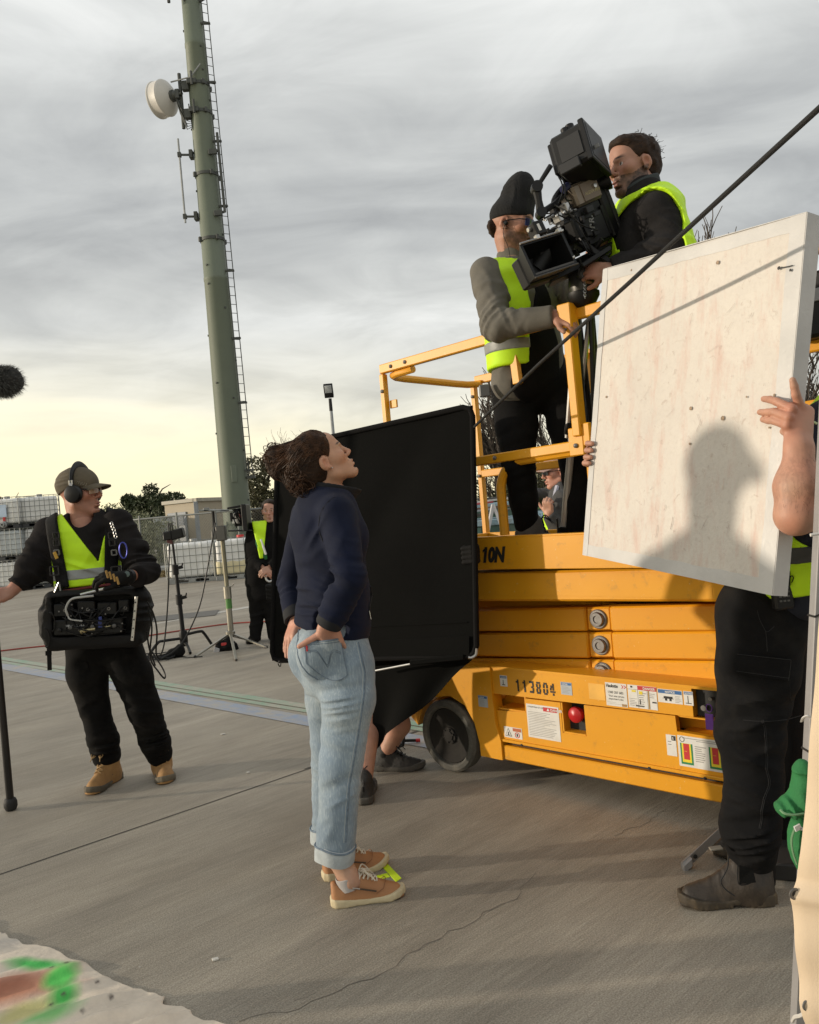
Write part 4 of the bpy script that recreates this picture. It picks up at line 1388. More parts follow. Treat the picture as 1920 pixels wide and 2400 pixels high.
# people: shared anatomy
M_skin=mat('skin',(.5,.3,.2),.55,var=.07,vscale=30,attr=True,sss=.06,bump=.12,bscale=220)
M_hair=mat('dark hair',(.016,.0095,.006),.6,spec=.18,var=.35,vscale=40,col2=(.034,.018,.010),bump=.6,bscale=120,stretch=(1,1,4))
def basis(fwd,up=(0,0,1)):
 """rows: forward, left, up"""
 x=nrm(fwd)
 y=nrm(np.cross(up,x))
 return np.stack([x,y,np.cross(x,y)])
def yaw(deg,pitch=0.0,roll=0.0):
 """forward basis: 0 deg looks along +x, 90 looks away along +y; pitch lifts the gaze"""
 a,p,r=R(deg),R(pitch),R(roll)
 f=V(math.cos(a)*math.cos(p),math.sin(a)*math.cos(p),math.sin(p))
 l=V(-math.sin(a),math.cos(a),0)
 u=np.cross(f,l)
 return np.stack([f,l*math.cos(r)+u*math.sin(r),u*math.cos(r)-l*math.sin(r)])
class Loc:
 def __init__(s,c,M,k=1.0):
  s.c,s.M,s.k=np.asarray(c,float),np.asarray(M,float),k
 def __call__(s,*q):
  return s.c+np.asarray(q,float)*s.k@s.M
 def inv(s,p):
  return(p-s.c)@s.M.T/s.k
def head_sdf(L,female=False,neck=None,neck_r=.056):
 k=L.k
 S=SDF()
 def el(c,r,kk=.015,M=None,sub=False):
  S.el(L(*c),V(*r)*k,L.M if M is None else M@L.M,kk*k,sub)
 def rc(a,b,ra,rb=None,kk=.015,sub=False):
  S.rc(L(*a),L(*b),ra*k,(ra if rb is None else rb)*k,kk*k,sub)
 el((-.014,0,.040),(.099,.076,.086))
 el((.030,0,-.020),(.062,.061,.080),.03)
 jw=.048 if female else .056
 for s in(-1,1):
  rc((.002,s*jw,-.062),(.068,s*.018,-.106),.020,.017,.025)
  rc((.070,s*.040,.020),(.090,s*.010,.018),.012,.012,.014)
  el((.056,s*.046,-.018),(.028,.022,.024),.02)
 el((.072,0,-.104),(.024,.026,.019),.018)
 el((.052,0,-.07),(.044,.036,.034),.02)
 el((.062,0,.055),(.034,.046,.04),.03)
 for s in(-1,1):
  el((.099,s*.034,.001),(.014,.019,.011),.010,sub=True)
  el((.0755,s*.0335,.000),(.0128,.0128,.0128),.001)
  rc((.0835,s*.018,.009),(.079,s*.047,.006),.0045,.004,.004)
  rc((.0825,s*.020,-.009),(.078,s*.046,-.008),.004,.004,.005)
 rc((.092,0,.012),(.110 if female else .113,0,-.026),.0085,.0100 if female else .0115,.010)
 el((.111 if female else .114,0,-.030),(.0105,.0105,.0092)if female else(.012,.0115,.010),.006)
 for s in(-1,1):
  el((.100,s*.0125,-.035),(.011,.008,.008),.006)
  el((.108,s*.0085,-.044),(.005,.003,.0025),.002,sub=True)
 el((.0935 if female else .0955,0,-.0645),(.0115,.024,.0062),.006)
 el((.0910 if female else .0925,0,-.0785),(.0115,.020,.0075),.006)
 el((.106,0,-.0715),(.011 if female else .013,.025,.0013),.003,sub=True)
 el((.088,0,-.092),(.01,.022,.005),.008,sub=True)
 Rt=np.stack([V(.94,0,-.34),V(0,1,0),V(.34,0,.94)])
 for s in(-1,1):
  Re=Rt@np.stack([V(.93,s*.0,0),V(0,1,0),V(0,0,1)])
  el((-.008,s*.078,-.004),(.019,.008,.032),.006,Rt)
  el((-.017,s*.084,.000),(.013,.008,.024),.006,Rt)
  el((-.003,s*.091,-.002),(.011,.012,.018),.003,Rt,sub=True)
  el((.001,s*.081,-.030),(.008,.006,.008),.005)
 if neck is not None:
  n0=L(-.022,0,-.055)
  S.ec(n0,neck,(neck_r*k,neck_r*1.08*k),(neck_r*1.12*k,neck_r*1.12*k),L.M[1],.03*k)
 return S
def head_tint(L,v,skin,lips=(.42,.16,.13),brow=(.05,.03,.02),beard=None,eye=(.09,.055,.03),rng=None,bd=1.0,red=1.0):
 q=L.inv(v)
 c=np.tile(np.asarray(skin,float),(len(v),1))
 n=vnoise(q*45)[:,None]
 c=c*(1+.07*n)
 def blend(w,col):
  nonlocal c
  w=np.clip(w,0,1)[:,None]
  c=c*(1-w)+np.asarray(col,float)*w
 def ell(ctr,r):
  return np.linalg.norm((q-ctr)/r,axis=1)
 for s in(-1,1):
  blend((1.3-ell(V(.07,s*.045,-.025),V(.04,.03,.028)))*.45*red,np.asarray(skin)*V(1.08,.80,.76))
  blend((1.15-ell(V(-.008,s*.083,-.004),V(.024,.012,.036)))*.5*red,np.asarray(skin)*V(1.08,.72,.66))
 blend((1.2-ell(V(.112,0,-.03),V(.02,.02,.018)))*.5*red,np.asarray(skin)*V(1.08,.76,.72))
 if beard is not None:
  z,x=q[:,2],q[:,0]
  side=(x>-.012)&(z<-.018-.55*np.clip(x-.0,0,.05))&(z>-.15)
  m=side|((x>.02)&(z<-.052)&(z>-.135))|((x>.085)&(np.abs(q[:,1])<.034)&(z<-.047)&(z>-.062))
  nn=.5+.5*vnoise(q*V(260,260,140))
  edge=.5+.5*vnoise(q*60)
  blend(m*bd*(.62+.38*nn)*np.clip(.45+edge*.9,.5,1),beard)
 blend((1.08-ell(V(.0955,0,-.0645),V(.013,.0225,.0058)))*3,lips)
 blend((1.08-ell(V(.0925,0,-.0785),V(.013,.0185,.0066)))*3,lips)
 blend((1.0-ell(V(.106,0,-.0715),V(.02,.022,.0016)))*4,V(.06,.02,.018))
 for s in(-1,1):
  blend((1.1-ell(V(.086,s*.033,.0265),V(.03,.022,.0045)))*3*(.6+.4*n[:,0]),brow)
  d=np.linalg.norm(q-V(.0755,s*.0335,0),axis=1)
  on=(d<.01345)&(q[:,0]>.079)
  blend(on*1.0,V(.55,.52,.50))
  ir=np.linalg.norm(q[:,1:]-V(s*.0335,0.0),axis=1)
  blend(on*(ir<.0062),eye)
  blend(on*(ir<.0028),V(.01,.01,.01))
  blend(on*(q[:,2]>.0052),V(.03,.02,.015))
 return np.clip(c,0,1)
def hand_sdf(S,wrist,along,back,curl=(20,25,15),thumb=(35,20),size=1.0,right=True,spread=4.0,curls=None,thumb_out=1.0,fingers=(0,1,2,3),tl=1.0,stub=.022):
 """along: wrist to knuckles; back: dorsal normal.  curl in degrees per joint"""
 X=nrm(along)
 Z=nrm(np.asarray(back,float)-X*(np.asarray(back,float)@X))
 Y=np.cross(Z,X)*(1 if not right else-1)
 Y=-Y if False else Y
 k=size
 w=np.asarray(wrist,float)
 at=lambda x,y,z:w+(X*x+Y*y+Z*z)*k
 M=np.stack([X,Y,Z])
 S.rc(at(-stub,0,0),at(.008,0,0),.0255*k,.024*k,.01*k)
 S.bx(at(.050,.002,0),V(.045,.036,.0125)*k,M,.012*k,.02*k)
 S.rc(at(.012,.018,-.006),at(.045,.030,-.008),.017*k,.014*k,.012*k)
 S.rc(at(.015,-.02,-.006),at(.06,-.028,-.005),.014*k,.012*k,.012*k)
 base=[(.090,.029),(.096,.0095),(.091,-.0105),(.080,-.029)]
 ln=[.073,.081,.075,.058]
 rad=[.0098,.0100,.0095,.0082]
 for i in fingers:
  cu=(curls[i]if curls else curl)
  sa=R(spread*(1.5-i))
  d=X*math.cos(sa)+Y*math.sin(sa)
  p=at(base[i][0],base[i][1],.001)
  S.rc(at(base[i][0]-.03,base[i][1]*.9,.001),p,rad[i]*1.05*k,rad[i]*1.12*k,.006*k)
  ang=0.0
  for j,fr in enumerate((.46,.30,.24)):
   ang+=R(cu[j])
   dd=d*math.cos(ang)-Z*math.sin(ang)
   q=p+dd*ln[i]*fr*k
   S.rc(p,q,rad[i]*(1.06-.1*j)*k,rad[i]*(.98-.1*j)*k,.0022*k)
   p=q
 ta,tb=R(thumb[0]),R(thumb[1])
 p=at(.026,.030,-.006)
 d=nrm(X*math.cos(ta)+Y*math.sin(ta)*thumb_out-Z*.25)
 q=p+d*.042*k*tl
 S.rc(at(.008,.015,-.004),p,.016*k,.0145*k,.01*k)
 S.rc(p,q,.0140*k,.0112*k,.006*k)
 d2=nrm(X*math.cos(ta-tb)+Y*math.sin(ta-tb)*thumb_out-Z*.2)
 S.rc(q,q+d2*.030*k*tl,.0112*k,.0092*k,.003*k)
 return S
def skin_tint(v,col,f=40):
 n=vnoise(v*f)[:,None]
 n2=vnoise(v*f*.35+9)[:,None]
 return np.clip(np.asarray(col)*(1+.07*n)*(1+np.array([[.04,-.08,-.10]])*n2),0,1)
def shoe(t,foot,heel,toe,w,style,mats,side=1,shaft=None,parent=None,laces=True,res=.0065):
 """heel and toe are ground points; builds upper, sole and laces of one shoe as parts"""
 heel,toe=np.asarray(heel,float),np.asarray(toe,float)
 Lg=np.linalg.norm(toe-heel)
 X=nrm(toe-heel)
 Y=nrm(np.cross((0,0,1),X))
 z0=heel[2]
 M=np.stack([X,Y,V(0,0,1)])
 def wid(x):
  return w*np.interp(x,[-.0,.04,.16,.35,.55,.72,.86,.95,1.0],[.45,.72,.82,.74,.88,1.0,.90,.62,.28])
 def yc(x):
  return side*w*np.interp(x,[0,.3,.6,.85,1],[0,.03,-.04,.10,.22])
 hp=dict(sneaker=([0,.1,.22,.36,.5,.65,.8,.92,1],[.085,.09,.088,.098,.090,.072,.056,.046,.026]),boot=([0,.1,.22,.36,.5,.65,.8,.92,1],[.11,.12,.13,.135,.115,.088,.074,.066,.036]),trail=([0,.1,.22,.36,.5,.65,.8,.92,1],[.092,.096,.085,.105,.094,.075,.062,.052,.03]))[style]
 sh=dict(sneaker=.026,boot=.034,trail=.032)[style]
 def up_fn(p):
  q=(p-heel)@M.T
  x=np.clip(q[:,0]/Lg,0,1)
  h=np.interp(x,*hp)
  ww=wid(x)*.95
  y=np.abs(q[:,1]-yc(x))
  z=np.maximum(q[:,2],0)
  top=1-.52*np.clip(z/h,0,1)**1.6
  d=((y/(ww*top+.004))**3+(z/h)**3)**(1/3)-1
  d=d*np.minimum(ww,h)*.8
  ex=np.maximum(-q[:,0],q[:,0]-Lg)
  return np.maximum(np.maximum(d,ex),-q[:,2]+.006)
 def sole_fn(p):
  q=(p-heel)@M.T
  x=np.clip(q[:,0]/Lg,-.02,1.02)
  ww=wid(np.clip(x,0,1))+.004
  lift=np.interp(x,[0,.8,1],[0,0,.012 if style!='boot' else .018])
  arch=np.where((x>.3)&(x<.46)&(style=='boot'),.010,0)+lift
  z=q[:,2]
  d=np.maximum(np.abs(q[:,1]-yc(np.clip(x,0,1)))-ww,np.maximum(z-sh-lift*.6-.006*np.cos(x*6),arch-z))
  ex=np.maximum(-q[:,0]-.006,q[:,0]-Lg-.005)
  return smax(d,ex,.006)
 U=SDF()
 U.ops.append((up_fn,0,False))
 U._bb([heel,toe,heel+V(0,0,.14)],w+.02)
 if shaft is not None:
  U.ec(heel+X*Lg*.26+V(0,0,.06),shaft[0],shaft[1],shaft[2],Y,.03)
 if style=='sneaker':
  U.ec(heel+X*Lg*.26+V(0,0,.13),heel+X*Lg*.2+V(0,0,.085),(.030,.034),(.030,.036),Y,.006,sub=True)
 U.rough(60,.0008,3)
 if style=='trail':
  U.mod(lambda p,v:v-.0016*np.sin(((p-heel)@X+(p-heel)[:,2]*.9)*420))
 if style=='boot':
  U.folds(heel+X*Lg*.55+V(0,0,.08),.06,X,60,14,.002,2)
 up=t.part('shoe' if style!='boot' else 'boot',solid(U,res),mats[0],parent=parent)
 S=SDF()
 S.ops.append((sole_fn,0,False))
 S._bb([heel,toe,heel+V(0,0,.05)],w+.02)
 if style!='sneaker':
  S.mod(lambda p,v:np.where((p[:,2]-z0)<.014,v+.0016*(np.sin((p-heel)@X*380)>.4),v))
 t.part('sole',solid(S,res*.9),mats[1],parent=up)
 if laces:
  lc=MB()
  dn=-nrm(X*.62+V(0,0,.78))
  def lay(pts,off=.0022):
   return list(conform(U,np.array(pts)-dn*.07,dn,off))
  for k,x in enumerate(np.linspace(.34,.58,5)):
   z=np.interp(x,*hp)
   for sg in(-1,1):
    a=heel+X*x*Lg+Y*(sg*w*.40+yc(x))+V(0,0,z)
    b=heel+X*(x+.05)*Lg+Y*(-sg*w*.40+yc(x))+V(0,0,z-.012)
    lc.tube(lay([a*(1-q)+b*q for q in np.linspace(0,1,6)]),.0029,5)
  o=lay([heel+X*.36*Lg+V(0,0,np.interp(.36,*hp))+Y*yc(.36)],.004)[0]
  for sg in(-1,1):
   lc.tube(smooth_path([o,o+Y*sg*.018+V(0,0,.012)+X*.014,o+Y*sg*.036+X*.03-V(0,0,.006),o+Y*sg*.022+X*.04-V(0,0,.018),o+X*.012]),.0026,5)
   lc.tube(smooth_path([o,o+Y*sg*.02+X*.03-V(0,0,.008),o+Y*sg*.03+X*.055-V(0,0,.034)]),.0026,5)
  t.part('laces',lc,mats[2],parent=up)
 return up
def limb_core(S,pts,rs):
 S.chain([np.asarray(p)for p in pts],rs,.01)
def strands(mb,rng,n,start,path,r=.0016,sides=4):
 for i in range(n):
  s0=start(rng)
  mb.tube(path(rng,s0),[r,r,r*.8,r*.5][:4]if False else r,sides,cap=False)
def tape_on(surface_fn,pts2d,proj):
 pass
def conform(sdf,A,direction,off,steps=24,reach=.2):
 """march a grid of points along a direction on to the surface of sdf, keep off above it"""
 A=np.asarray(A,float)
 p=A.reshape(-1,3).copy()
 d=nrm(direction)
 p0=p.copy()
 for _ in range(40):
  dist=sdf(p)-off
  p=p+d*np.clip(dist,-.02,.02)[:,None]*.8
 return p.reshape(A.shape)
def patch_mesh(A,th,d):
 """closed thin slab from a grid of points"""
 A=np.asarray(A,float)
 B=A+nrm(d)*th
 nu,nv=A.shape[:2]
 mb=MB()
 mb.grid(A)
 mb.grid(B,flip=True)
 rim=[(i,0)for i in range(nu)]+[(nu-1,j)for j in range(1,nv)]+[(i,nv-1)for i in range(nu-2,-1,-1)]+[(0,j)for j in range(nv-2,0,-1)]
 fs=[]
 N=nu*nv
 for(a,b)in zip(rim,rim[1:]+rim[:1]):
  ia,ib=a[0]*nv+a[1],b[0]*nv+b[1]
  fs.append((ia,ib,N+ib,N+ia))
 mb.f+=fs
 return mb
M_hivis=mat('hi vis yellow',(.58,.93,.008),.6,var=.06,vscale=14,bump=.25,bscale=300,emit=None)
M_refl=mat('reflective tape',(.26,.27,.26),.42,var=.08,vscale=30,bump=.2,bscale=200)
M_reflp=mat('reflective piping',(.62,.72,.40),.5)
M_blk=mat('black cloth',(.0070,.0066,.0066),.9,var=.3,vscale=9,bump=.35,bscale=260,spec=.15)
M_blk2=mat('black work trousers',(.0062,.006,.006),.9,var=.3,vscale=7,bump=.35,bscale=300,dirt=(.030,.026,.022),dscale=3.5,damt=.4,spec=.15)
M_web=mat('black webbing',(.006,.006,.006),.75,spec=.2,var=.2,bump=.4,bscale=180)
M_plast=mat('black plastic',(.006,.006,.0065),.45,var=.15,spec=.35)
M_glov=mat('black glove',(.008,.0075,.007),.8,spec=.2,var=.2,bump=.3,bscale=150)
M_lace=mat('pale lace',(.62,.56,.46),.8)
M_lens=mat('dark lens',(.008,.009,.012),.08)
M_alu=mat('bright aluminium',(.55,.54,.52),.35,metal=.9,var=.08)
SK_W,SK_A,SK_B=(.50,.275,.175),(.44,.225,.145),(.40,.20,.135)
# small wearable things shared by the crew
def seg_d(p,a,b):
 ab=b-a
 t=np.clip((p-a)@ab/(ab@ab),0,1)
 return np.linalg.norm(p-a-t[:,None]*ab,axis=1)
def torus_path(c,M,r1,r2,a0,a1,n):
 """arc in the plane of the first two rows of M"""
 return[c+M[0]*r1*math.cos(a)+M[1]*r2*math.sin(a)for a in np.linspace(a0,a1,n)]
def glasses(t,L,parent,lens=M_lens,shades=False):
 g=MB()
 for s in(-1,1):
  g.tube([L(.098,s*.062,.008),L(.07,s*.079,.008),L(.0,s*.084,.004),L(-.02,s*.083,-.008)],.0028*L.k,5)
 g.tube([L(.112,-.012,.010),L(.116,0,.013),L(.112,.012,.010)],.002*L.k,5)
 fr=t.part('glasses',g,M_plast,parent=parent)
 for s in(-1,1):
  A=[]
  for u in np.linspace(0,1,8):
   A.append([L(.113-.022*u**2,s*(.010+.055*u),.016-.030*w-.006*u*w)for w in np.linspace(0,1,4)])
  A=np.array(A)
  t.part('lens',patch_mesh(A,.0016,L.M[0]),lens,parent=fr)
def trouser_legs(sets,hip_a,hip_b,hipsec,side,folds=(),belt=None,seed=0):
 S=SDF()
 S.ec(hip_a,hip_b,hipsec[0],hipsec[1],side,.02)
 for pts,rs in sets:
  for i in range(len(pts)-1):
   r0,r1=rs[i],rs[i+1]
   r0=r0 if hasattr(r0,'__len__')else(r0,r0)
   r1=r1 if hasattr(r1,'__len__')else(r1,r1)
   S.ec(pts[i],pts[i+1],r0,r1,side,.025)
 for f in folds:
  S.folds(*f)
 S.rough(10,.004,seed)
 return S
 # sound recordist with the boom pole
def build_sound_man():
 D=4.52
 base=G(285,1845)
 t=Thing('person','man in cap and headphones with a hi vis vest, black bag and tan boots','person',base)
 M_hood=mat('charcoal fleece',(.0165,.0145,.0145),.92,var=.3,vscale=8,bump=.4,bscale=240,spec=.12)
 f,l=yaw(-72)[0],yaw(-72)[1]
 nb,ch,wa,hm=P(193,1222,D),P(203,1285,D),P(216,1375,D),P(222,1440,D)
 shr,shl=P(116,1246,D-.02),P(277,1228,D-.02)
 J=SDF()
 J.ec(nb,P(196,1242,D),(.085,.085),(.19,.105),l,.03)
 J.ec(P(197,1248,D),ch,(.195,.115),(.205,.13),l,.03)
 J.ec(ch,wa,(.205,.13),(.19,.135),l,.03)
 J.ec(wa,hm,(.19,.135),(.185,.13),l,.03)
 nT=len(J.ops)
 elr,wrr=P(70,1343,4.40),P(40,1375,4.36)
 ell_,wrl=P(338,1338,4.42),P(318,1352,4.27)
 J.rc(shr,elr,.082,.072,.035)
 J.rc(elr,wrr,.070,.052,.015)
 J.rc(shl,ell_,.082,.070,.035)
 J.rc(ell_,wrl,.068,.055,.015)
 J.rc(P(168,1224,D+.06),P(226,1216,D+.06),.055,.06,.03)
 J.rc(P(160,1232,D),P(175,1248,D-.08),.035,.03,.02)
 J.rc(P(236,1222,D),P(222,1248,D-.08),.035,.03,.02)
 J.folds(elr,.15,wrr-shr,30,6,.019,2)
 J.folds(ell_,.15,V(.3,-.4,-1),32,6,.019,5)
 J.folds((shr+elr)/2,.18,V(-.3,0,-1),20,5,.014,8)
 J.folds((shl+ell_)/2,.18,V(.3,0,-1),20,5,.014,11)
 J.folds(wa,.22,V(0,0,-1),20,4,.008,14)
 J.rough(11,.004,3)
 def jk(p):
  v=J(p)
  for w_,e_ in((wrr,elr),(wrl,ell_)):
   dn=nrm(w_-e_)
   v=np.where(np.linalg.norm(p-w_,axis=1)<.085,smax(v,(p-w_)@dn,.008),v)
  nk=P(196,1219,D-.03)
  nkd=np.linalg.norm((p-nk-V(0,-.05,.02))/V(.064,.12,.060),axis=1)-1
  return smax(v,-nkd*.06,.01)
 hood=t.part('hoodie',nets(jk,J.lo,J.hi,.008),M_hood)
 # ribbed cuff of the pushed-up left sleeve
 T=SDF()
 T.ops,T.lo,T.hi=J.ops[:nT],P(100,1460,4.25),P(310,1200,4.75)
 T.mods=[m for m in J.mods if False]
 T.rough(11,.004,3)
 T.folds(P(190,1345,4.36),.13,V(-.5,0,-1),22,4,.010,21)
 T.folds(P(180,1300,4.36),.13,V(.8,0,-.6),14,4,.006,24)
 ctr=P(229,1312,4.36)
 def lat(p):
  return(p-ch)@l
 def vest(p,off=.014):
  v=T(p)-off
  q=p-ch
  la,z=q@l,p[:,2]
  v=smax(v,np.abs(la)-.175,.006)
  front=q@f
  v=smax(v,-front+.0,.006)
  # V opening: its point sits above the waist
  zv=P(229,1311,4.37)[2]
  lv=(P(229,1311,4.37)-ch)@l
  ztop=P(229,1232,4.4)[2]
  left=lv-(.008+np.clip(z-zv,0,1)*.62)
  right=lv+(.004+np.clip(z-zv,0,1)*.30)
  vee=np.maximum(left-la,la-right)
  v=smax(v,np.where(z>zv-.01,-vee,-np.abs(vee)-.05),.003)
  v=smax(v,P(200,1374,4.37)[2]-z,.004)
  return v
 vv=nets(vest,T.lo,T.hi,.0065)
 vs_=t.part('hi_vis_vest',vv,M_hivis)
 zs=P(200,1345,4.36)[2]
 # the stripe hugs the vest at chest height
 t.part('reflective_stripe',nets(lambda p:smax(smax(vest(p,.0165),np.abs(p[:,2]-zs-.12*((p-ch)@l)*0)-.027,.002),(p-ch)@l*0-1,.001),T.lo,T.hi,.006),M_refl,parent=vs_)
 # harness: two broad shoulder straps with buckles
 for side_,(lo_,hi_)in((-1,(P(118,1300,4.37),P(148,1300,4.37))),(1,(P(246,1300,4.37),P(278,1300,4.37)))):
  a_,b_=sorted(((lo_-ch)@l,(hi_-ch)@l))
  def strap(p,a_=a_,b_=b_):
   q=p-ch
   la=q@l+(p[:,2]-ch[2])*(-.10*side_)
   v=T(p)-.034
   v=smax(v,np.maximum(a_-la,la-b_),.006)
   v=smax(v,-(q@f)-.05,.006)
   v=smax(v,P(200,1372,4.4)[2]-p[:,2],.004)
   return v
  st=t.part('harness_strap',nets(strap,T.lo,T.hi,.0075),M_web)
  mid=(lo_+hi_)/2
  for k,(py,w_)in enumerate(((1255,.03),(1272,.03),(1295,.026),(1338,.045))):
   o=P(pix_x(mid,side_,k),py,4.325-.0)
   bk=MB()
   for s_ in(-1,1):
    bk.obox(o+V(s_*w_*.5,0,0),V(.0035,0,0),V(0,.004,0),V(0,0,w_*.5),.001)
    bk.obox(o+V(0,0,s_*w_*.5),V(w_*.5,0,0),V(0,.004,0),V(0,0,.0035),.001)
   t.part('buckle',bk,M_plast if k!=2 else mat('buckle grey',(.12,.12,.12),.4,metal=.4),parent=st)
  o=P(pix_x(mid,side_,3),1322,4.318)
  if side_<0:
   t.part('strap_patch',MB().obox(o+V(.01,0,.045),V(.008,0,.003),V(0,.003,0),V(-.006,0,.018),.001),mat('mustard patch',(.42,.25,.03),.7),parent=st)
 o=P(289,1290,4.31)
 kc=MB().tube([o+V(.020*math.cos(a),0,.042*math.sin(a))for a in np.linspace(0,2*math.pi,22)],.0040,6)
 t.part('carabiner',kc,mat('blue anodised',(.05,.06,.30),.35,metal=.6))
 ch_=MB()
 for k,(px_,py_)in enumerate(((262,1228),(264,1235),(267,1242),(269,1250),(271,1257))):
  o=P(px_,py_,4.31)
  ch_.tube([o+V(.007*math.cos(a),0,.011*math.sin(a))for a in np.linspace(0,2*math.pi,12)],.0018,5)
 t.part('chain',ch_,M_alu,kind='stuff')
 # trousers
 Q=trouser_legs([([P(205,1500,D),P(205,1580,D),P(222,1662,D+.02),P(242,1735,D+.08),P(250,1770,D+.12)],[.112,.106,.078,.080,.076]),([P(278,1500,D),P(310,1580,D),P(338,1662,D+.02),P(362,1735,D+.10),P(373,1765,D+.14)],[.112,.106,.086,.080,.076])],P(222,1425,D),P(240,1500,D),((.182,.13),(.185,.135)),l,[(P(246,1748,4.54),.10,V(0,0,-1),52,6,.016,2),(P(368,1742,4.56),.10,V(.1,0,-1),52,6,.016,5),(P(222,1660,
 4.44),.13,V(.4,0,-1),26,5,.012,8),(P(338,1660,4.44),.13,V(-.3,0,-1),26,5,.012,12),(P(200,1560,4.42),.14,V(.5,0,-1),18,4,.008,15),(P(310,1570,4.42),.14,V(-.5,0,-1),18,4,.008,17)])
 tr=t.part('trousers',solid(Q,.0085),M_blk2)
 pk=conform(Q,np.array([[P(155+19*u+6*w,1572+22*w-3*u,4.2)for w in np.linspace(0,1,5)]for u in np.linspace(0,1,5)]),V(-.1,1,0),.006)
 t.part('cargo_flap',patch_mesh(pk,.01,V(-.1,1,0)),M_blk2,parent=tr)
 # skin: head, hands
 L=Loc(P(186,1155,4.52),yaw(-8,3,0),1.04)
 H=head_sdf(L,False,P(193,1228,D),.058)
 hv=solid(H,.0045)
 ht=head_tint(L,hv[0],(.46,.215,.145),brow=(.10,.06,.04),beard=(.22,.12,.09),bd=.35)
 Hd=SDF()
 # right hand closed on the pole
 hr=P(3,1396,4.285)
 hand_sdf(Hd,P(24,1388,4.33),hr-P(30,1386,4.345),V(.2,-.9,.35),curl=(55,70,50),thumb=(40,25),right=True)
 Hd.chain([elr,P(24,1388,4.33)],[.046,.031],.01)
 hs=solid(Hd,.0042)
 inner=SDF()
 inner.chain([P(193,1225,D),ch,wa,P(238,1480,D)],[.07,.10,.1,.1])
 inner.chain([ch,shr,elr],[.08,.05,.042])
 inner.chain([ch,shl,ell_,P(300,1352,4.225)],[.08,.05,.042,.030])
 inner.chain([P(205,1500,D),P(222,1662,D+.02),P(254,1790,D+.13)],[.08,.055,.042])
 inner.chain([P(290,1500,D),P(338,1662,D+.02),P(378,1790,D+.17)],[.08,.055,.042])
 ib=solid(inner,.010)
 vb,fb=join(hv,hs,ib)
 t.part('body',(vb,fb),M_skin,tint=np.concatenate([ht,skin_tint(hs[0],(.46,.22,.15)),skin_tint(ib[0],(.46,.22,.15))]))
 # gloved left hand resting on the bag
 Gv=SDF()
 hand_sdf(Gv,P(291,1354,4.20),P(250,1352,4.16)-P(291,1354,4.20),V(.15,-.55,.8),curl=(38,45,30),thumb=(38,20),size=1.1,right=False,spread=5)
 Gv.rc(P(300,1353,4.215),P(284,1354,4.195),.034,.036,.01)
 gl=t.part('glove',solid(Gv,.0042),M_glov)
 for k,(px_,py_)in enumerate(((246,1342),(254,1345),(263,1350),(271,1357))):
  o=P(px_+5,py_+4,4.118)
  t.part('knuckle_pad',MB().obox(o,V(.005,0,.001),V(0,.004,0),V(-.004,0,.020),.002),mat('glove tan',(.33,.19,.045),.7),parent=gl)
 wq=P(304,1351,4.225)
 wd=nrm(wrl-P(291,1354,4.2))
 wt=t.part('watch',MB().lathe(wq,wd,[(-.011,.033),(-.010,.037),(.010,.037),(.011,.033)],22,close=True),M_plast)
 t.part('watch_face',MB().lathe(wq+V(0,-.034,.012),V(0,-1,.3),[(0,.016),(.009,.0165),(.011,.013),(.011,0)],16),mat('watch face',(.06,.09,.08),.25),parent=wt)
 # cap, headphones, glasses
 M_cap=mat('olive cap',(.105,.085,.055),.85,var=.22,vscale=16,bump=.4,bscale=200)
 C=SDF()
 C.el(L(-.006,0,.045),V(.116,.090,.095)*L.k,L.M,0)
 C.folds(L(-.05,-.08,.06),.10,L.M[2],50,8,.004,3)
 def cap(p):
  q=L.inv(p)
  return smax(C(p),(.022+.28*np.clip(-q[:,0]-.02,0,.1)*-1-q[:,2])*L.k,.004)
 cp=t.part('cap',nets(cap,C.lo,C.hi,.005),M_cap)
 A=[]
 for u in np.linspace(-1,1,13):
  y=.072*u
  x0=.096*math.sqrt(max(0,1-(u*.80)**2))
  row=[]
  for w in np.linspace(0,1,7):
   x=(x0-.004)+w*(.083*math.sqrt(max(.0,1-u**4*.85))+.0)
   row.append(L(x,y,.034-.018*w**1.3-.016*u*u))
  A.append(row)
 t.part('brim',patch_mesh(np.array(A),.005,L.M[2]),M_cap,parent=cp)
 rgx=random.Random(4)
 em=MB()
 for k in range(5):
  o=L(.045+.010*k,-.0835+.0015*k*k*.4,.048-.004*k)
  em.tube([o+L.M[0]*.006*math.cos(a+k)+L.M[2]*.006*math.sin(a*1.5+k)-L.M[1]*.001 for a in np.linspace(0,5,9)],.0010,4)
 t.part('cap_stitching',em,mat('cap thread',(.3,.26,.2),.7),parent=cp)
 hb=MB().tube([L(.022+.0*a,.100*math.cos(a),.045+.105*math.sin(a))for a in np.linspace(-.1,math.pi+.1,26)],.0135*L.k,8,flat=(1.25,.55),up=L.M[0])
 hp=t.part('headphones',hb,M_plast)
 for s in(-1,1):
  o=L(.022,s*.080,-.010)
  t.part('ear_cup',MB().lathe(o,L.M[1]*s,[(-.004,.038),(.006,.048),(.026,.050),(.038,.044),(.043,.030),(.044,0)],26),M_plast,parent=hp)
  t.part('yoke',MB().tube([L(.022,s*.099,.060),L(.022,s*.108,.045),L(.022,s*.116,.030)],.009,6).obox(L(.022,s*.109,.05),L.M[0]*.012,L.M[1]*.004,L.M[2]*.013,.002),M_alu,parent=hp)
 M_clear=mat('tinted visor',(.55,.42,.33),.1)
 glasses(t,L,None,mat('clear lens',(.42,.28,.20),.12))
 ear_rim=None
 # boots
 M_bt=mat('tan nubuck',(.36,.20,.075),.8,var=.2,vscale=14,bump=.35,bscale=160,dirt=(.2,.115,.05),dscale=9,damt=.6)
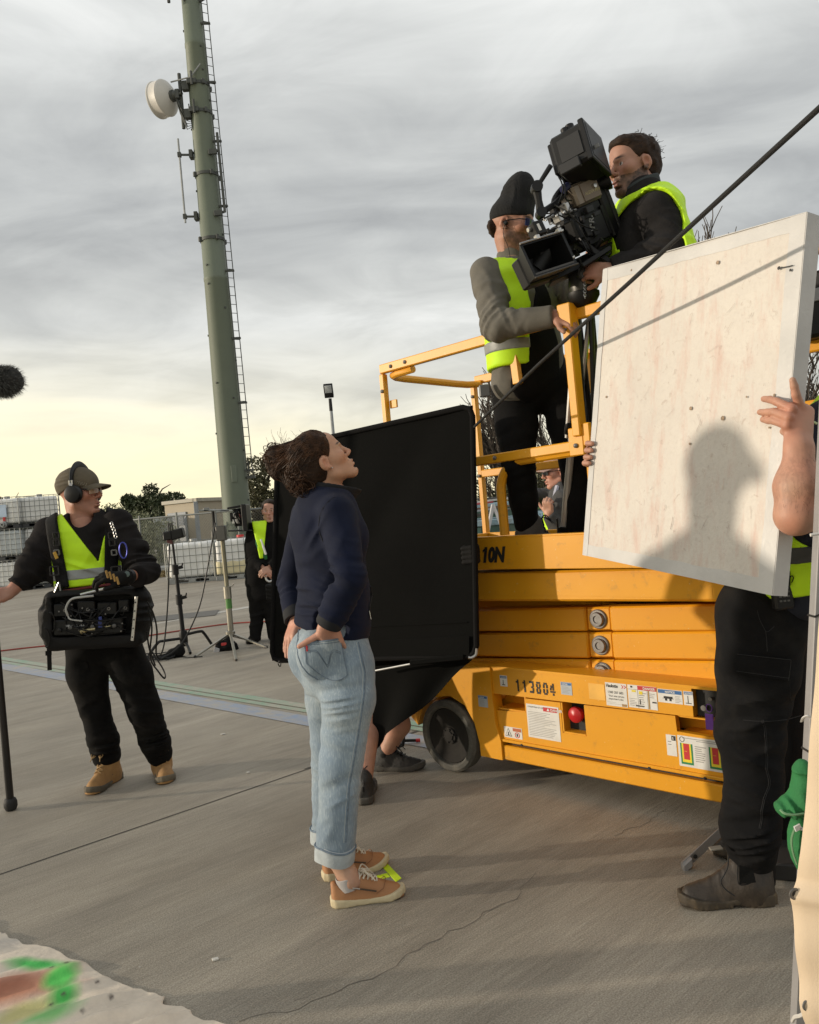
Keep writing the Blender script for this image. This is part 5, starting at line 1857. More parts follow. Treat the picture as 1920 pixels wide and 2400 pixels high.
 M_bs=mat('boot sole dark',(.10,.085,.06),.8,var=.2,dirt=(.25,.2,.13),dscale=12,damt=.5)
 M_bl=mat('tan lace',(.42,.27,.12),.8)
 h1,t1=G(277,1822),G(212,1862)
 h2,t2=G(377,1806),G(402,1856)
 for h_,t_,a_,sd_ in((h1,t1,P(252,1768,D+.12),1),(h2,t2,P(376,1764,D+.15),-1)):
  t_=h_+nrm(t_-h_)*.30
  up=shoe(t,None,h_,t_,.055,'boot',(M_bt,M_bs,M_bl),side=sd_,shaft=(a_,(.060,.062),(.062,.064)),res=.007)
  X=nrm(t_-h_)
  Y=nrm(np.cross((0,0,1),X))
  for sg in(-1,1):
   t.part('boot_zip',MB().tube([h_+X*.30*a+Y*sg*(.055*b_)+V(0,0,z)for a,b_,z in((.42,.86,.055),(.37,.80,.085),(.34,.86,.115),(.33,.9,.145))],.004,5),mat('zip brown',(.07,.045,.03),.5),parent=up)
 return t
def pix_x(mid,side_,k):
 return[[132,133,133,128],[262,264,268,272]][0 if side_<0 else 1][k]
build_sound_man()
# audio bag hanging from the harness
def build_bag():
 D=4.27
 o=P(229,1447,D+.10)
 t=Thing('sound_bag','black audio mixer bag with silver rods and dangling cables at his waist','audio bag',P(229,1515,D+.1))
 X,Y,Z=nrm(V(1,.10,-.06)),nrm(V(-.10,1,0)),nrm(V(.06,0,1))
 M=np.stack([X,Y,Z])
 at=lambda x,y,z:o+X*x+Y*y+Z*z
 M_bag=mat('bag nylon',(.0065,.006,.006),.7,spec=.25,var=.25,vscale=12,bump=.4,bscale=160)
 S=SDF()
 S.bx(o,V(.245,.105,.155),M,.035,0)
 S.el(at(.235,.0,.02),V(.05,.095,.135),M,.03)
 S.el(at(-.25,.0,-.01),V(.045,.085,.13),M,.03)
 S.bx(at(0,-.09,.02),V(.205,.05,.105),M,.01,.004,sub=True)
 S.rough(14,.005,4)
 S.folds(at(.26,-.05,0),.15,Z,26,5,.012,3)
 S.folds(at(-.27,-.05,0),.15,Z,26,5,.012,6)
 t.part('bag_body',solid(S,.0075),M_bag)
 rg=random.Random(12)
 # mixer and receivers packed in the open front
 mx=t.part('mixer',MB().obox(at(-.02,-.075,-.035),X*.175,Y*.035,Z*.040,.006),M_plast)
 for k in range(6):
  kx=-.16+k*.055
  t.part('knob',MB().lathe(at(kx,-.111,-.045+.012*(k%2)),-Y,[(0,.011),(.012,.010),(.014,.006),(.014,0)],12),mat('knob grey',(.09,.09,.09),.4,metal=.3)if k%2 else M_plast,parent=mx)
 for k,(x,w)in enumerate(((-.145,.05),(-.03,.045),(.075,.05),(.16,.028))):
  rc_=t.part('receiver',MB().obox(at(x,-.07,.055+.01*(k%2)),X*w,Y*.03,Z*.033,.005),M_plast)
  t.part('socket',MB().lathe(at(x+.01,-.101,.055),-Y,[(0,.009),(.004,.009),(.004,.005),(0,.004)],12),M_steel,parent=rc_)
 t.part('memory_stick',MB().obox(at(.045,-.118,-.02),X*.011,Y*.004,Z*.020,.002).obox(at(.045,-.118,.008),X*.008,Y*.003,Z*.009,.001),mat('memory blue',(.04,.06,.25),.4))
 t.part('connector',MB().cyl(at(-.035,-.115,-.052),at(.02,-.118,-.046),.010,10).cyl(at(-.055,-.114,-.055),at(-.03,-.116,-.051),.016,10),mat('brass',(.42,.36,.20),.35,metal=.9))
 t.part('plug',MB().cyl(at(.06,-.112,-.04),at(.12,-.112,-.034),.007,8),MATS['brass'])
 v,f=text_mesh('PROAIM',.026,at(-.135,-.112,-.038),X,Z,.0003,.0,spacing=1.05)
 t.part('lettering',(v,f),mat('grey print',(.5,.5,.5),.6),smooth=False,label='small pale lettering on the mixer')
 t.part('wire_harness',MB().tube(smooth_path([at(-.115,-.125,.03),at(-.12,-.135,.07),at(-.09,-.14,.115),at(-.03,-.14,.125),at(.02,-.135,.128)]),.006,6).tube(smooth_path([at(-.115,-.125,.03),at(-.10,-.13,.01),at(-.04,-.135,.0)]),.004,5),mat('wire pale',(.42,.42,.40),.5))
 t.part('carry_bar',MB().tube([at(-.05,-.12,.135),at(.145,-.115,.178)],.0075,8),M_alu)
 t.part('side_rod',MB().beam(at(.205,-.125,-.115),at(.232,-.118,.115),.016,.008,Y,.002),M_alu)
 pm=MB()
 for k in range(5):
  q=at(.207+k*.005,-.1265,-.095+k*.045)
  pm.cyl(q,q-Y*.002,.004,8)
 t.part('rod_hole',pm,M_plast,kind='stuff')
 t.part('red_flap',MB().obox(at(-.03,.03,.163),X*.16+Z*.018,Y*.06,Z*.006,.004),mat('maroon pouch',(.13,.012,.014),.7))
 t.part('pen',MB().tube([at(-.215,-.07,.10),at(-.165,-.09,.20)],.005,8),M_alu)
 t.part('clip',MB().tube([at(-.20,-.06,.14),at(-.19,-.07,.19),at(-.17,-.07,.19),at(-.165,-.06,.13)],.004,6),mat('wire pale',(.42,.42,.40),.5))
 for(x0,x1,zz)in((-.2,-.15,.0),(-.23,-.19,-.08)):
  t.part('elastic_loop',MB().tube([at(x0+.02*math.cos(a),-.125-.01*math.sin(a),zz+.05*math.sin(a))for a in np.linspace(-1.5,1.8,12)],.0035,5),M_plast)
 t.part('webbing_tail',MB().obox(at(-.235,-.06,-.19),X*.011,Y*.003,Z*.07,.001).obox(at(-.237,-.064,-.17),X*.015,Y*.006,Z*.012,.002),M_web)
 cbm=MB()
 for k in range(26):
  a=at(rg.uniform(-.19,.19),-.10,rg.uniform(-.08,.1))
  b=at(rg.uniform(-.19,.19),-.10,rg.uniform(-.08,.1))
  m=(a+b)/2-Y*rg.uniform(.01,.04)-Z*rg.uniform(0,.05)
  cbm.tube(smooth_path([a,(a+m)/2-Y*.012,m,(b+m)/2-Y*.012,b],4),rg.choice((.0022,.003,.004)),5)
 t.part('patch_cables',cbm,M_plast,kind='stuff')
 sp=MB()
 for k in range(16):
  q=at(rg.uniform(-.18,.19),-.113,rg.uniform(-.08,.09))
  sp.lathe(q,-Y,[(0,.0045),(.003,.004),(.004,0)],7)
 t.part('metal_fitting',sp,M_steel,kind='stuff')
 # cables falling from the right side of the bag
 e=at(.25,-.05,.05)
 for k,pp in enumerate(([(345,1410),(360,1440),(368,1480),(366,1530),(375,1545)],[(346,1420),(356,1470),(352,1540),(372,1575),(386,1590),(383,1570),(355,1525)],[(344,1480),(350,1520),(364,1560)])):
  pts=[P(a,b,4.30+.02*i)for i,(a,b)in enumerate(pp)]
  sm_=smooth_path(pts,7)
  t.part('hanging_cable',MB().tube(sm_,.0045,6),M_plast)
 return t
build_bag()
# boom pole with fluffy microphone
def build_boom():
 b=G(26,1899)
 top=P(-62,905,4.12)
 t=Thing('boom_pole','black boom pole stood on the ground, fluffy grey wind muff on top','boom pole',b)
 d=nrm(top-b)
 t.part('pole',MB().tube([b+d*.06,b+d*1.2,top+d*.05],[.0195,.0175,.013],14),mat('carbon tube',(.010,.009,.008),.4,var=.2))
 t.part('pole_foot',MB().lathe(b,d,[(.0,.012),(.004,.026),(.022,.034),(.045,.034),(.062,.028),(.068,.0205)],20),mat('rubber foot',(.015,.015,.015),.7))
 t.part('mount',MB().obox(top+V(.01,0,.02),V(.03,0,0),V(0,.02,0),V(0,0,.03),.006),M_plast)
 a,e=P(-70,893,4.12),P(22,893,4.12)
 S=SDF().rc(a,e,.082,.066,0)
 S.rough(50,.006,2)
 muff=t.part('wind_muff',solid(S,.008),mat('muff base',(.022,.022,.021),.95))
 rng=np.random.default_rng(6)
 fm=[]
 n=5200
 vs,fs=[],[]
 ax=nrm(e-a)
 for i in range(n):
  s_=rng.uniform(0,1)**.8
  dd=nrm(rng.normal(size=3))
  if s_<.92:
   dd=nrm(dd-ax*(dd@ax)+ax*rng.uniform(0,.35))
  elif dd@ax<0:
   dd=-dd
  c=a+(e-a)*s_
  r=.082+(.066-.082)*s_
  p0=c+dd*(r-.006)
  dn=nrm(dd+ax*.7+rng.normal(size=3)*.25+V(0,0,-.1))
  ln=rng.uniform(.018,.042)
  w=nrm(np.cross(dn,rng.normal(size=3)))*.0011
  k=len(vs)
  vs+=[p0-w,p0+w,p0+dn*ln*.6+w*.7,p0+dn*ln*.6-w*.7,p0+dn*ln+V(0,0,-.004),p0+dn*ln+V(0,0,-.0042)]
  fs+=[(k,k+1,k+2,k+3),(k+3,k+2,k+4,k+5)]
 t.part('fur',(np.array(vs),np.array(fs)),mat('muff fur',(.07,.07,.066),.6,var=.5,vscale=60,col2=(.14,.14,.13)),parent=muff,kind='stuff')
 return t
build_boom()
# camera assistant in the beanie, on the platform
def generic_jacket(t,name,m,nb,sections,side,shr,elr,wrr,shl,ell_,wrl,arm=(.075,.064,.05),folds=(),res=.009,hemz=None,seed=3,cut=True,hemn=None,extra=None):
 J=SDF()
 for i in range(len(sections)-1):
  J.ec(sections[i][0],sections[i+1][0],sections[i][1],sections[i+1][1],side,.03)
 nT=len(J.ops)
 for a,b,c in((shr,elr,wrr),(shl,ell_,wrl)):
  if a is None:
   continue
  J.rc(a,b,arm[0],arm[1],.035)
  J.rc(b,c,arm[1]*.97,arm[2],.015)
  J.folds(b,.13,c-a,32,6,.011,seed+2)
  J.folds((a+b)/2,.15,nrm(b-a),22,5,.007,seed+5)
 for q in folds:
  J.folds(*q)
 J.rough(11,.004,seed)
 T=SDF()
 T.ops,T.lo,T.hi=J.ops[:nT],J.lo.copy(),J.hi.copy()
 T.rough(11,.004,seed)
 def jk(p):
  v=J(p)
  if cut:
   for w_,e_ in((wrr,elr),(wrl,ell_)):
    if w_ is None:
     continue
    dn=nrm(w_-e_)
    v=np.where(np.linalg.norm(p-w_,axis=1)<.09,smax(v,(p-w_)@dn,.008),v)
  if extra:
   v=extra(p,v)
  return v
 return t.part(name,nets(jk,J.lo,J.hi,res),m),jk,T
def build_assistant():
 D=4.0
 foot=W(.95,.32,1.115)
 t=Thing('person','man in black beanie and open grey jacket leaning to the camera on the lift','person',foot)
 M_gj=mat('grey brushed cotton',(.135,.125,.105),.9,var=.2,vscale=10,bump=.4,bscale=220)
 l=yaw(-50)[1]
 f=yaw(-50)[0]
 nb=P(1205,608,3.98)
 secs=[(P(1205,612,4.0),(.08,.08)),(P(1208,650,4.0),(.175,.11)),(P(1222,720,4.02),(.205,.135)),(P(1236,820,4.06),(.20,.14)),(P(1240,885,4.10),(.225,.15))]
 shr,elr,wrr=P(1140,640,3.90),P(1165,765,3.78),P(1300,742,3.66)
 shl,ell_,wrl=P(1296,645,4.08),P(1352,690,4.00),P(1392,640,3.86)
 jk_,jf,T=generic_jacket(t,'jacket',M_gj,nb,secs,l,shr,elr,wrr,shl,ell_,wrl,(.076,.066,.050),[(P(1215,790,3.9),.22,V(.2,0,-1),15,4,.012,3),(elr+V(.05,0,.03),.10,V(1,0,.3),34,6,.012,9),(P(1180,690,3.8),.12,V(1,0,.5),24,5,.009,12)],res=.008)
 # dark shirt showing down the open front, fuller below
 ctr=P(1250,700,3.9)
 def shirt(p):
  v=T(p)-.012
  q=p-P(1215,700,4.0)
  la=q@l
  v=smax(v,-(q@f),.01)
  ap=.055+np.clip(P(1235,720,4)[2]-p[:,2],-.2,.8)*.22
  v=smax(v,np.abs(la-.02)-ap,.012)
  return v
 t.part('shirt',nets(shirt,T.lo,T.hi,.008),M_blk)
 zt,zb=P(1150,600,3.9)[2],P(1120,866,3.95)[2]
 def vest(p,off=.020):
  v=T(p)-off
  q=p-P(1215,700,4.0)
  la,fr=q@l,q@f
  z=p[:,2]
  # right front panel and the back
  op=.075+np.clip(P(1180,680,4)[2]-z,-.3,.8)*-.02
  band=np.where(fr>0,np.maximum(la+op,-la-.19),np.abs(la)-.185)
  v=smax(v,band,.006)
  nk=np.linalg.norm((p-P(1204,602,3.98))/V(.115,.125,.085),axis=1)-1
  v=smax(v,-nk*.09,.006)
  return smax(v,zb-z,.005)
 vs_=t.part('hi_vis_vest',nets(vest,T.lo,T.hi,.008),M_hivis)
 zs=P(1120,758,3.9)[2]
 for z0 in(zs,zs-.115):
  t.part('reflective_stripe',nets(lambda p:smax(vest(p,.0225),np.abs(p[:,2]-z0)-.026,.002),T.lo,T.hi,.008),M_refl,parent=vs_)
  # collar
 C=SDF()
 C.ec(P(1203,612,3.99),P(1198,578,3.98),(.075,.080),(.070,.078),l,0)
 t.part('collar',nets(lambda p:smax(smax(C(p),(p-P(1200,588,3.98))@nrm(V(-.05,.1,1)),.004),-(p-P(1203,622,3.99))@V(0,0,1),.004),C.lo,C.hi,.006),M_gj,parent=jk_)
 # trousers
 A1,A2=W(.90,.30,1.16),W(1.27,.34,1.16)
 h1,h2=P(1212,900,4.12),P(1312,900,4.12)
 k1,k2=P(1216,1085,4.0),P(1352,1075,3.98)
 Q=trouser_legs([([P(1206,915,4.12),(P(1206,915,4.12)+k1)/2,k1,P(1228,1170,4.06),P(1234,1228,4.12)],[.118,.105,.075,.068,.060]),([P(1318,915,4.12),(P(1318,915,4.12)+k2)/2,k2,P(1358,1170,3.98),P(1356,1250,4.02)],[.118,.108,.080,.072,.068])],P(1245,840,4.1),P(1262,905,4.12),((.19,.13),(.195,.14)),l,[(k1,.14,V(.3,0,-1),26,5,.010,3),(k2,.14,V(-.3,0,-1),26,5,.010,6)])
 t.part('trousers',solid(Q,.009),M_blk)
 # head
 L=Loc(P(1200,529,3.95),yaw(-28,-10,0),1.0)
 H=head_sdf(L,False,P(1204,612,3.98),.056)
 hv=solid(H,.0042)
 ht=head_tint(L,hv[0],SK_B,brow=(.04,.025,.015),beard=(.085,.045,.022),bd=1.0)
 Hd=SDF()
 hand_sdf(Hd,P(1304,742,3.655),P(1352,762,3.60)-P(1304,742,3.655),V(.1,-.6,.8),curl=(45,60,40),thumb=(35,20),right=True)
 Hd.rc(wrr-nrm(wrr-elr)*.05,P(1306,742,3.652),.034,.029,.01)
 hand_sdf(Hd,wrl,P(1405,600,3.80)-wrl,V(.6,-.6,.3),curl=(45,55,35),thumb=(40,20),right=False)
 hs=solid(Hd,.0042)
 inner=SDF()
 inner.chain([P(1204,612,3.98),P(1222,720,4.02),P(1250,880,4.1)],[.07,.1,.1])
 inner.chain([P(1222,700,4.02),shr,elr,wrr],[.08,.05,.045,.03])
 inner.chain([P(1222,700,4.02),shl,ell_,wrl],[.08,.05,.045,.03])
 inner.chain([h1,k1,P(1234,1240,4.12)],[.08,.05,.04])
 inner.chain([h2,k2,P(1356,1262,4.02)],[.08,.05,.04])
 ib=solid(inner,.012)
 vb,fb=join(hv,hs,ib)
 t.part('body',(vb,fb),M_skin,tint=np.concatenate([ht,skin_tint(hs[0],SK_B),skin_tint(ib[0],SK_B)]))
 # beanie, hair, ear piece, glasses
 B=SDF()
 B.el(L(-.006,0,.050),V(.107,.090,.085)*L.k,L.M,0)
 B.el(P(1214,472,3.96),(.086,.090,.085),None,.03)
 B.el(P(1219,444,3.96),(.070,.078,.072),None,.04)
 B.el(P(1225,424,3.96),(.038,.044,.032),None,.04)
 B.folds(P(1200,455,3.9),.14,V(1,0,-.2),30,8,.004,2)
 B.mod(lambda p,v:v-.0012*np.sin(np.arctan2((p-L(-.016,0,.05))@L.M[1],(p-L(-.016,0,.05))@L.M[0])*60))
 def bn(p):
  q=L.inv(p)
  return smax(B(p),(.030-q[:,2]-.20*np.clip(q[:,0],-.1,.0)*-.6)*L.k,.005)
 t.part('beanie',nets(bn,B.lo,B.hi,.005),mat('black knit',(.008,.008,.0085),.95,var=.3,vscale=60,bump=.5,bscale=140))
 hr=SDF()
 hr.el(L(-.085,0,-.004),V(.034,.066,.045)*L.k,L.M,0)
 hr.rough(70,.005,3)
 t.part('hair',solid(hr,.006),M_hair)
 ep=MB().lathe(L(.004,-.088,-.010),-L.M[1],[(-.004,.011),(.006,.010),(.010,.006),(.010,0)],12)
 ep.tube(smooth_path([L(.0,-.092,-.02),L(-.004,-.09,-.06),L(.02,-.075,-.12),L(.03,-.06,-.17)]),.0016,5)
 t.part('ear_piece',ep,M_plast)
 glasses(t,L,None,mat('blue tint lens',(.03,.04,.12),.1))
 # boots
 M_bt=mat('grey suede boot',(.095,.088,.08),.85,var=.2,vscale=14,bump=.3,bscale=140)
 for a_,dx in((A1,0),(A2,1)):
  h_=(P(1214,1228,4.12)if not dx else P(1345,1250,4.02))*V(1,1,0)+V(-.02,0,1.117)
  t_=h_+nrm(V(1,.0,0))*.29
  sp=(P(1234,1222,3.95)if not dx else P(1356,1250,3.86))
  shoe(t,None,h_,t_,.052,'boot',(M_bt,mat('boot sole dark',(.10,.085,.06),.8),M_plast),side=-1,shaft=(h_+nrm(t_-h_)*.08+V(0,0,.16),(.058,.060),(.06,.062)),res=.008)
  # radio clip at the hip
 t.part('belt_pack',MB().obox(P(1136,916,3.98),V(.026,0,0),V(0,.015,0),V(0,0,.03),.005).tube(smooth_path([P(1131,925,3.97),P(1134,938,3.96),P(1146,940,3.97),P(1158,930,3.98)]),.002,5),mat('pack grey',(.12,.12,.12),.5))
 return t
build_assistant()
# camera operator looking through the finder
def build_operator():
 foot=W(1.50,.42,1.115)
 t=Thing('person','bearded dark haired man with a hi vis vest looking into the camera viewfinder','person',foot)
 M_oj=mat('dark wool jacket',(.021,.0195,.0195),.92,var=.4,vscale=7,bump=.5,bscale=160,spec=.12)
 D=3.65
 l,f=yaw(195)[1],yaw(195)[0]
 nb=P(1508,455,D)
 secs=[(P(1510,458,D),(.085,.085)),(P(1520,500,D),(.16,.115)),(P(1522,580,D),(.19,.150)),(P(1520,700,D),(.185,.145)),(P(1520,800,D),(.19,.14))]
 shl,ell_,wrl=P(1540,500,3.49),P(1574,590,3.41),P(1436,634,3.46)
 shr,elr,wrr=P(1490,505,3.83),P(1450,610,3.91),P(1412,590,3.83)
 jk_,jf,T=generic_jacket(t,'jacket',M_oj,nb,secs,l,shr,elr,wrr,shl,ell_,wrl,(.092,.078,.05),[(P(1540,560,3.3),.15,V(-.4,0,-1),26,5,.012,3),(P(1470,600,3.4),.13,V(.6,0,-1),26,5,.012,7)],res=.008)
 C=SDF()
 C.ec(P(1512,470,D),P(1504,425,D),(.078,.084),(.070,.082),l,0)
 t.part('collar',nets(lambda p:smax(smax(C(p),(p-P(1508,424,D))@nrm(V(-.35,0,1)),.004),-(p-P(1512,478,D))@V(0,0,1),.004),C.lo,C.hi,.006),mat('collar knit',(.035,.042,.045),.9),parent=jk_)
 zb=P(1500,900,D)[2]
 shm=(P(1545,505,3.49))
 def vest(p,off=.016):
  v=jf(p)-off
  q=p-P(1520,560,D)
  # armhole on the near side left open
  ah=np.linalg.norm((p-P(1522,530,3.47))*V(1,.55,1)/V(.112,.40,.150),axis=1)-1
  v=smax(v,-ah*.15,.006)
  low=np.linalg.norm((p-P(1532,606,3.43))*V(1,.6,1)/V(.10,.3,.125),axis=1)-1
  v=smax(v,-low*.14,.006)
  # front opening
  v=smax(v,(q@f)-.165-.10*np.clip(p[:,2]-P(1500,560,D)[2],-1,.3)*-1,.006)
  nk=np.linalg.norm((p-P(1500,432,D))/V(.14,.16,.085),axis=1)-1
  v=smax(v,-nk*.1,.006)
  v=smax(v,np.minimum(seg_d(p,shl,ell_)*0+1,1)*0-1,.001)
  arm_far=seg_d(p,elr,wrr)-.10
  v=smax(v,-arm_far,.01)
  arm_n=seg_d(p,ell_,wrl)-.082
  v=smax(v,-arm_n,.008)
  return smax(v,zb-p[:,2],.005)
 t.part('hi_vis_vest',nets(vest,T.lo-.05,T.hi+.05,.0075),M_hivis)
 Q=trouser_legs([([P(1505,880,D),P(1510,1050,D),P(1515,1240,D+.02)],[.115,.085,.07]),([P(1540,880,D+.2),P(1545,1050,D+.2),P(1550,1240,D+.2)],[.115,.085,.07])],P(1520,790,D+.05),P(1522,880,D+.08),((.18,.14),(.18,.14)),l)
 t.part('trousers',solid(Q,.012),M_blk2)
 L=Loc(P(1484,393,3.69),yaw(201,-2,0),1.06)
 H=head_sdf(L,False,P(1506,462,D),.060)
 hv=solid(H,.004)
 ht=head_tint(L,hv[0],(.41,.215,.15),brow=(.035,.022,.014),beard=(.055,.032,.02),bd=1.15)
 Hd=SDF()
 hand_sdf(Hd,P(1428,634,3.47),P(1398,634,3.50)-P(1428,634,3.47),V(-.3,-.9,.2),curl=(45,60,45),thumb=(45,20),right=False)
 Hd.rc(wrl+nrm(ell_-wrl)*.06,P(1430,634,3.47),.034,.030,.01)
 hand_sdf(Hd,wrr,P(1395,560,3.79)-wrr,V(-.3,-.8,.3),curl=(45,55,45),thumb=(45,20),right=True)
 hs=solid(Hd,.0045)
 inner=SDF()
 inner.chain([P(1508,460,D),P(1522,580,D),P(1520,850,D)],[.07,.1,.1])
 inner.chain([P(1520,520,D),shl,ell_,wrl],[.08,.05,.045,.03])
 inner.chain([P(1520,520,D),shr,elr,wrr],[.08,.05,.045,.03])
 inner.chain([P(1510,880,D),P(1510,1050,D),P(1515,1260,D+.02)],[.08,.05,.045])
 inner.chain([P(1530,880,D+.1),P(1545,1050,D+.2),P(1550,1260,D+.2)],[.08,.05,.045])
 ib=solid(inner,.013)
 vb,fb=join(hv,hs,ib)
 t.part('body',(vb,fb),M_skin,tint=np.concatenate([ht,skin_tint(hs[0],(.36,.18,.12)),skin_tint(ib[0],SK_B)]))
 HS=SDF()
 HS.el(L(-.022,0,.048),V(.114,.088,.094)*L.k,L.M,0)
 HS.el(L(-.055,0,-.005),V(.066,.078,.075)*L.k,L.M,.02)
 HS.el(L(.045,0,.095),V(.052,.062,.034)*L.k,L.M,.02)
 HS.rough(45,.006,4)
 def hc(p):
  q=L.inv(p)
  line=q[:,0]-np.interp(q[:,2],[-.06,-.02,.01,.03,.06,.085,.12],[-.03,-.008,.016,.036,.052,.096,.12])
  v=smax(HS(p),line*L.k,.008)
  ear=np.linalg.norm((q-np.stack([np.full(len(q),-.004),np.sign(q[:,1])*.085,np.full(len(q),-.008)],1))/V(.025,.05,.038),axis=1)-1
  return smax(v,-ear*.024,.006)
 hair=t.part('hair',nets(hc,HS.lo,HS.hi,.005),M_hair)
 rng=np.random.default_rng(5)
 sb=MB()
 for i in range(150):
  d0=nrm(V(rng.uniform(-1,.75),rng.uniform(-1,1),rng.uniform(-.25,1)))
  p0=L(-.022+d0[0]*.116,d0[1]*.090,.050+d0[2]*.097)
  if hc(p0[None])[0]>.012:
   continue
  dn=nrm(d0@L.M*.35+(-L.M[0])*rng.uniform(.4,1.0)+rng.normal(size=3)*.3)
  ln=rng.uniform(.004,.011)
  cu=rng.normal(size=3)*.010
  sb.tube([p0-dn*.006+dn*ln*s_+cu*s_*s_ for s_ in np.linspace(0,1,5)],rng.uniform(.0006,.0012),4,cap=False)
 t.part('hair_strands',sb,M_hair,parent=hair,kind='stuff')
 for dy in(0,.2):
  h_=P(1515,1240,D+dy)*V(1,1,0)+V(.08,0,1.117)
  shoe(t,None,h_,h_+V(-.28,-.05,0),.052,'boot',(M_blk2,M_plast,M_plast),shaft=(h_+V(-.075,0,.16),(.06,.06),(.06,.06)),res=.011)
 return t
build_operator()
# cinema camera on its tripod
def build_camera():
 D=3.62
 o=P(1356,536,D)
 X=nrm(P(1425,488,3.66)-P(1300,545,3.50))
 Y=nrm(np.cross((0,0,1),X))
 Z=np.cross(X,Y)
 hd=P(1364,655,D)
 base=V(hd[0],hd[1],1.115)
 t=Thing('cinema_camera','black cinema camera rig with matte box, top monitor and bronze battery pack','film camera',P(1364,640,D))
 at=lambda x,y,z:o+X*x+Y*y+Z*z
 bx=lambda x0,x1,y0,y1,z0,z1,ch=.006:MB().obox(at((x0+x1)/2,(y0+y1)/2,(z0+z1)/2),X*(x1-x0)/2,Y*(y1-y0)/2,Z*(z1-z0)/2,ch)
 M_cam=mat('camera black',(.006,.006,.0062),.5,spec=.35,var=.25,vscale=20)
 M_camg=mat('camera panel',(.014,.014,.015),.55,var=.15)
 bd=t.part('camera_body',bx(-.06,.11,-.07,.07,-.10,.085,.01),M_cam)
 t.part('side_panel',bx(-.045,.085,-.078,-.072,-.085,.035,.003),M_camg,parent=bd)
 v,f=text_mesh('ARRI',.040,at(.0,-.0795,-.055),nrm(X*.35+Z*.94),nrm(-X*.94+Z*.35),.001)
 t.part('lettering',(v,f),mat('camera print',(.33,.33,.32),.6),parent=bd,smooth=False,label='grey maker letters ARRI on the side panel')
 t.part('panel_ridge',bx(.086,.104,-.082,-.074,-.08,.05,.003),M_cam,parent=bd)
 bt=t.part('battery_pack',bx(-.035,.125,-.085,.055,.078,.175,.01),mat('bronze housing',(.24,.195,.15),.45,metal=.5,var=.15))
 t.part('pack_cover',bx(.008,.115,-.0895,-.084,.088,.166,.004),mat('bronze cover',(.20,.155,.115),.5,metal=.4),parent=bt)
 v,f=text_mesh('ALEXA Mini',.019,at(.018,-.0905,.112),X,Z,.0003,.2)
 t.part('lettering',(v,f),mat('gilt print',(.5,.42,.22),.5),parent=bt,smooth=False,label='small gilt lettering on the bronze pack')
 t.part('pack_dial',MB().lathe(at(.088,-.0895,.135),-Y,[(0,.010),(.008,.0095),(.009,.004),(.009,0)],14),M_alu,parent=bt)
 t.part('pack_hood',MB().lathe(at(-.03,-.02,.118),-X,[(0,.042),(.012,.042),(.02,.036),(.05,.034),(.055,.03)],18),mat('bronze housing',(.17,.135,.105),.45),parent=bt)
 t.part('rear_plate',bx(.112,.16,-.075,.06,-.10,.13,.008),M_cam)
 ct=MB()
 for k in range(7):
  ct.obox(at(.165,-.06+.0*k,-.09+.03*k),X*.012,Y*.02,Z*.0165,.003)
 t.part('connector_block',ct,M_camg,kind='stuff')
 # viewfinder towards the operator's eye
 t.part('viewfinder',MB().tube([at(.02,-.05,.19),at(.09,-.06,.20),at(.16,-.06,.215)],[.026,.030,.034],14).tube([at(.0,.0,.17),at(.02,-.05,.19)],.016,8),M_plast)
 t.part('eye_cup',MB().lathe(P(1422,424,3.60),nrm(V(.9,-.2,.3)),[(-.05,.022),(-.02,.030),(.0,.040),(.012,.041),(.006,.03),(-.03,.02)],18),M_plast)
 # lens, follow focus, rods
 t.part('lens',MB().lathe(at(-.06,0,0),-X,[(0,.045),(.02,.05),(.03,.043),(.06,.043),(.065,.048),(.09,.048),(.095,.043),(.12,.046),(.16,.055)],28),M_plast)
 t.part('focus_ring',MB().lathe(at(-.125,0,0),-X,[(0,.047),(.0,.052),(.014,.052),(.014,.047)],40),M_camg)
 for dy in(-.035,.035):
  t.part('support_rod',MB().cyl(at(.1,dy,-.125),at(-.25,dy,-.125),.0075,10),M_camg)
 t.part('focus_motor',bx(-.14,-.09,-.115,-.06,-.05,.05,.008),M_cam)
 t.part('motor_gear',MB().cyl(at(-.125,-.055,.0),at(-.11,-.055,.0),.022,16),M_camg)
 t.part('base_plate',bx(-.12,.11,-.06,.06,-.155,-.112,.005),M_cam)
 for(x,z,r_)in((-.16,.075,.006),(-.10,.10,.006)):
  t.part('rod_clamp',bx(x-.012,x+.012,-.09,-.05,z-.02,z+.02,.003),M_alu)
 t.part('top_rod',MB().cyl(at(-.05,-.075,.075),at(-.255,-.085,.092),.0060,8),M_alu)
 t.part('handle',MB().tube(smooth_path([at(-.12,-.03,.10),at(-.10,-.03,.15),at(-.02,-.03,.185),at(.06,-.03,.19)]),.013,8),M_plast)
 # matte box, its open hood facing the camera's subject to the lower left
 q=[P(1217,572,3.33),P(1318,541,3.42),P(1350,622,3.42),P(1260,648,3.33)]
 mc=sum(q)/4
 ux,uz=nrm(q[1]-q[0]),nrm(q[0]-q[3])
 uy=nrm(np.cross(uz,ux))
 uz=np.cross(ux,uy)
 hw,hh=np.linalg.norm(q[1]-q[0])/2,np.linalg.norm(q[0]-q[3])/2
 if uy@(mc-CAMP)<0:
  uy=-uy
 mb=MB()
 fr,bkk=[],[]
 cn=[(-1,1),(1,1),(1,-1),(-1,-1)]
 fo=[mc+ux*a*hw+uz*b*hh for a,b in cn]
 fi=[mc+ux*a*(hw-.012)+uz*b*(hh-.010)for a,b in cn]
 bo=[mc+uy*.13+ux*(a*hw*.62+.02)+uz*(b*hh*.70)for a,b in cn]
 bi=[mc+uy*.125+ux*(a*(hw*.62-.012)+.02)+uz*(b*(hh*.70-.01))for a,b in cn]
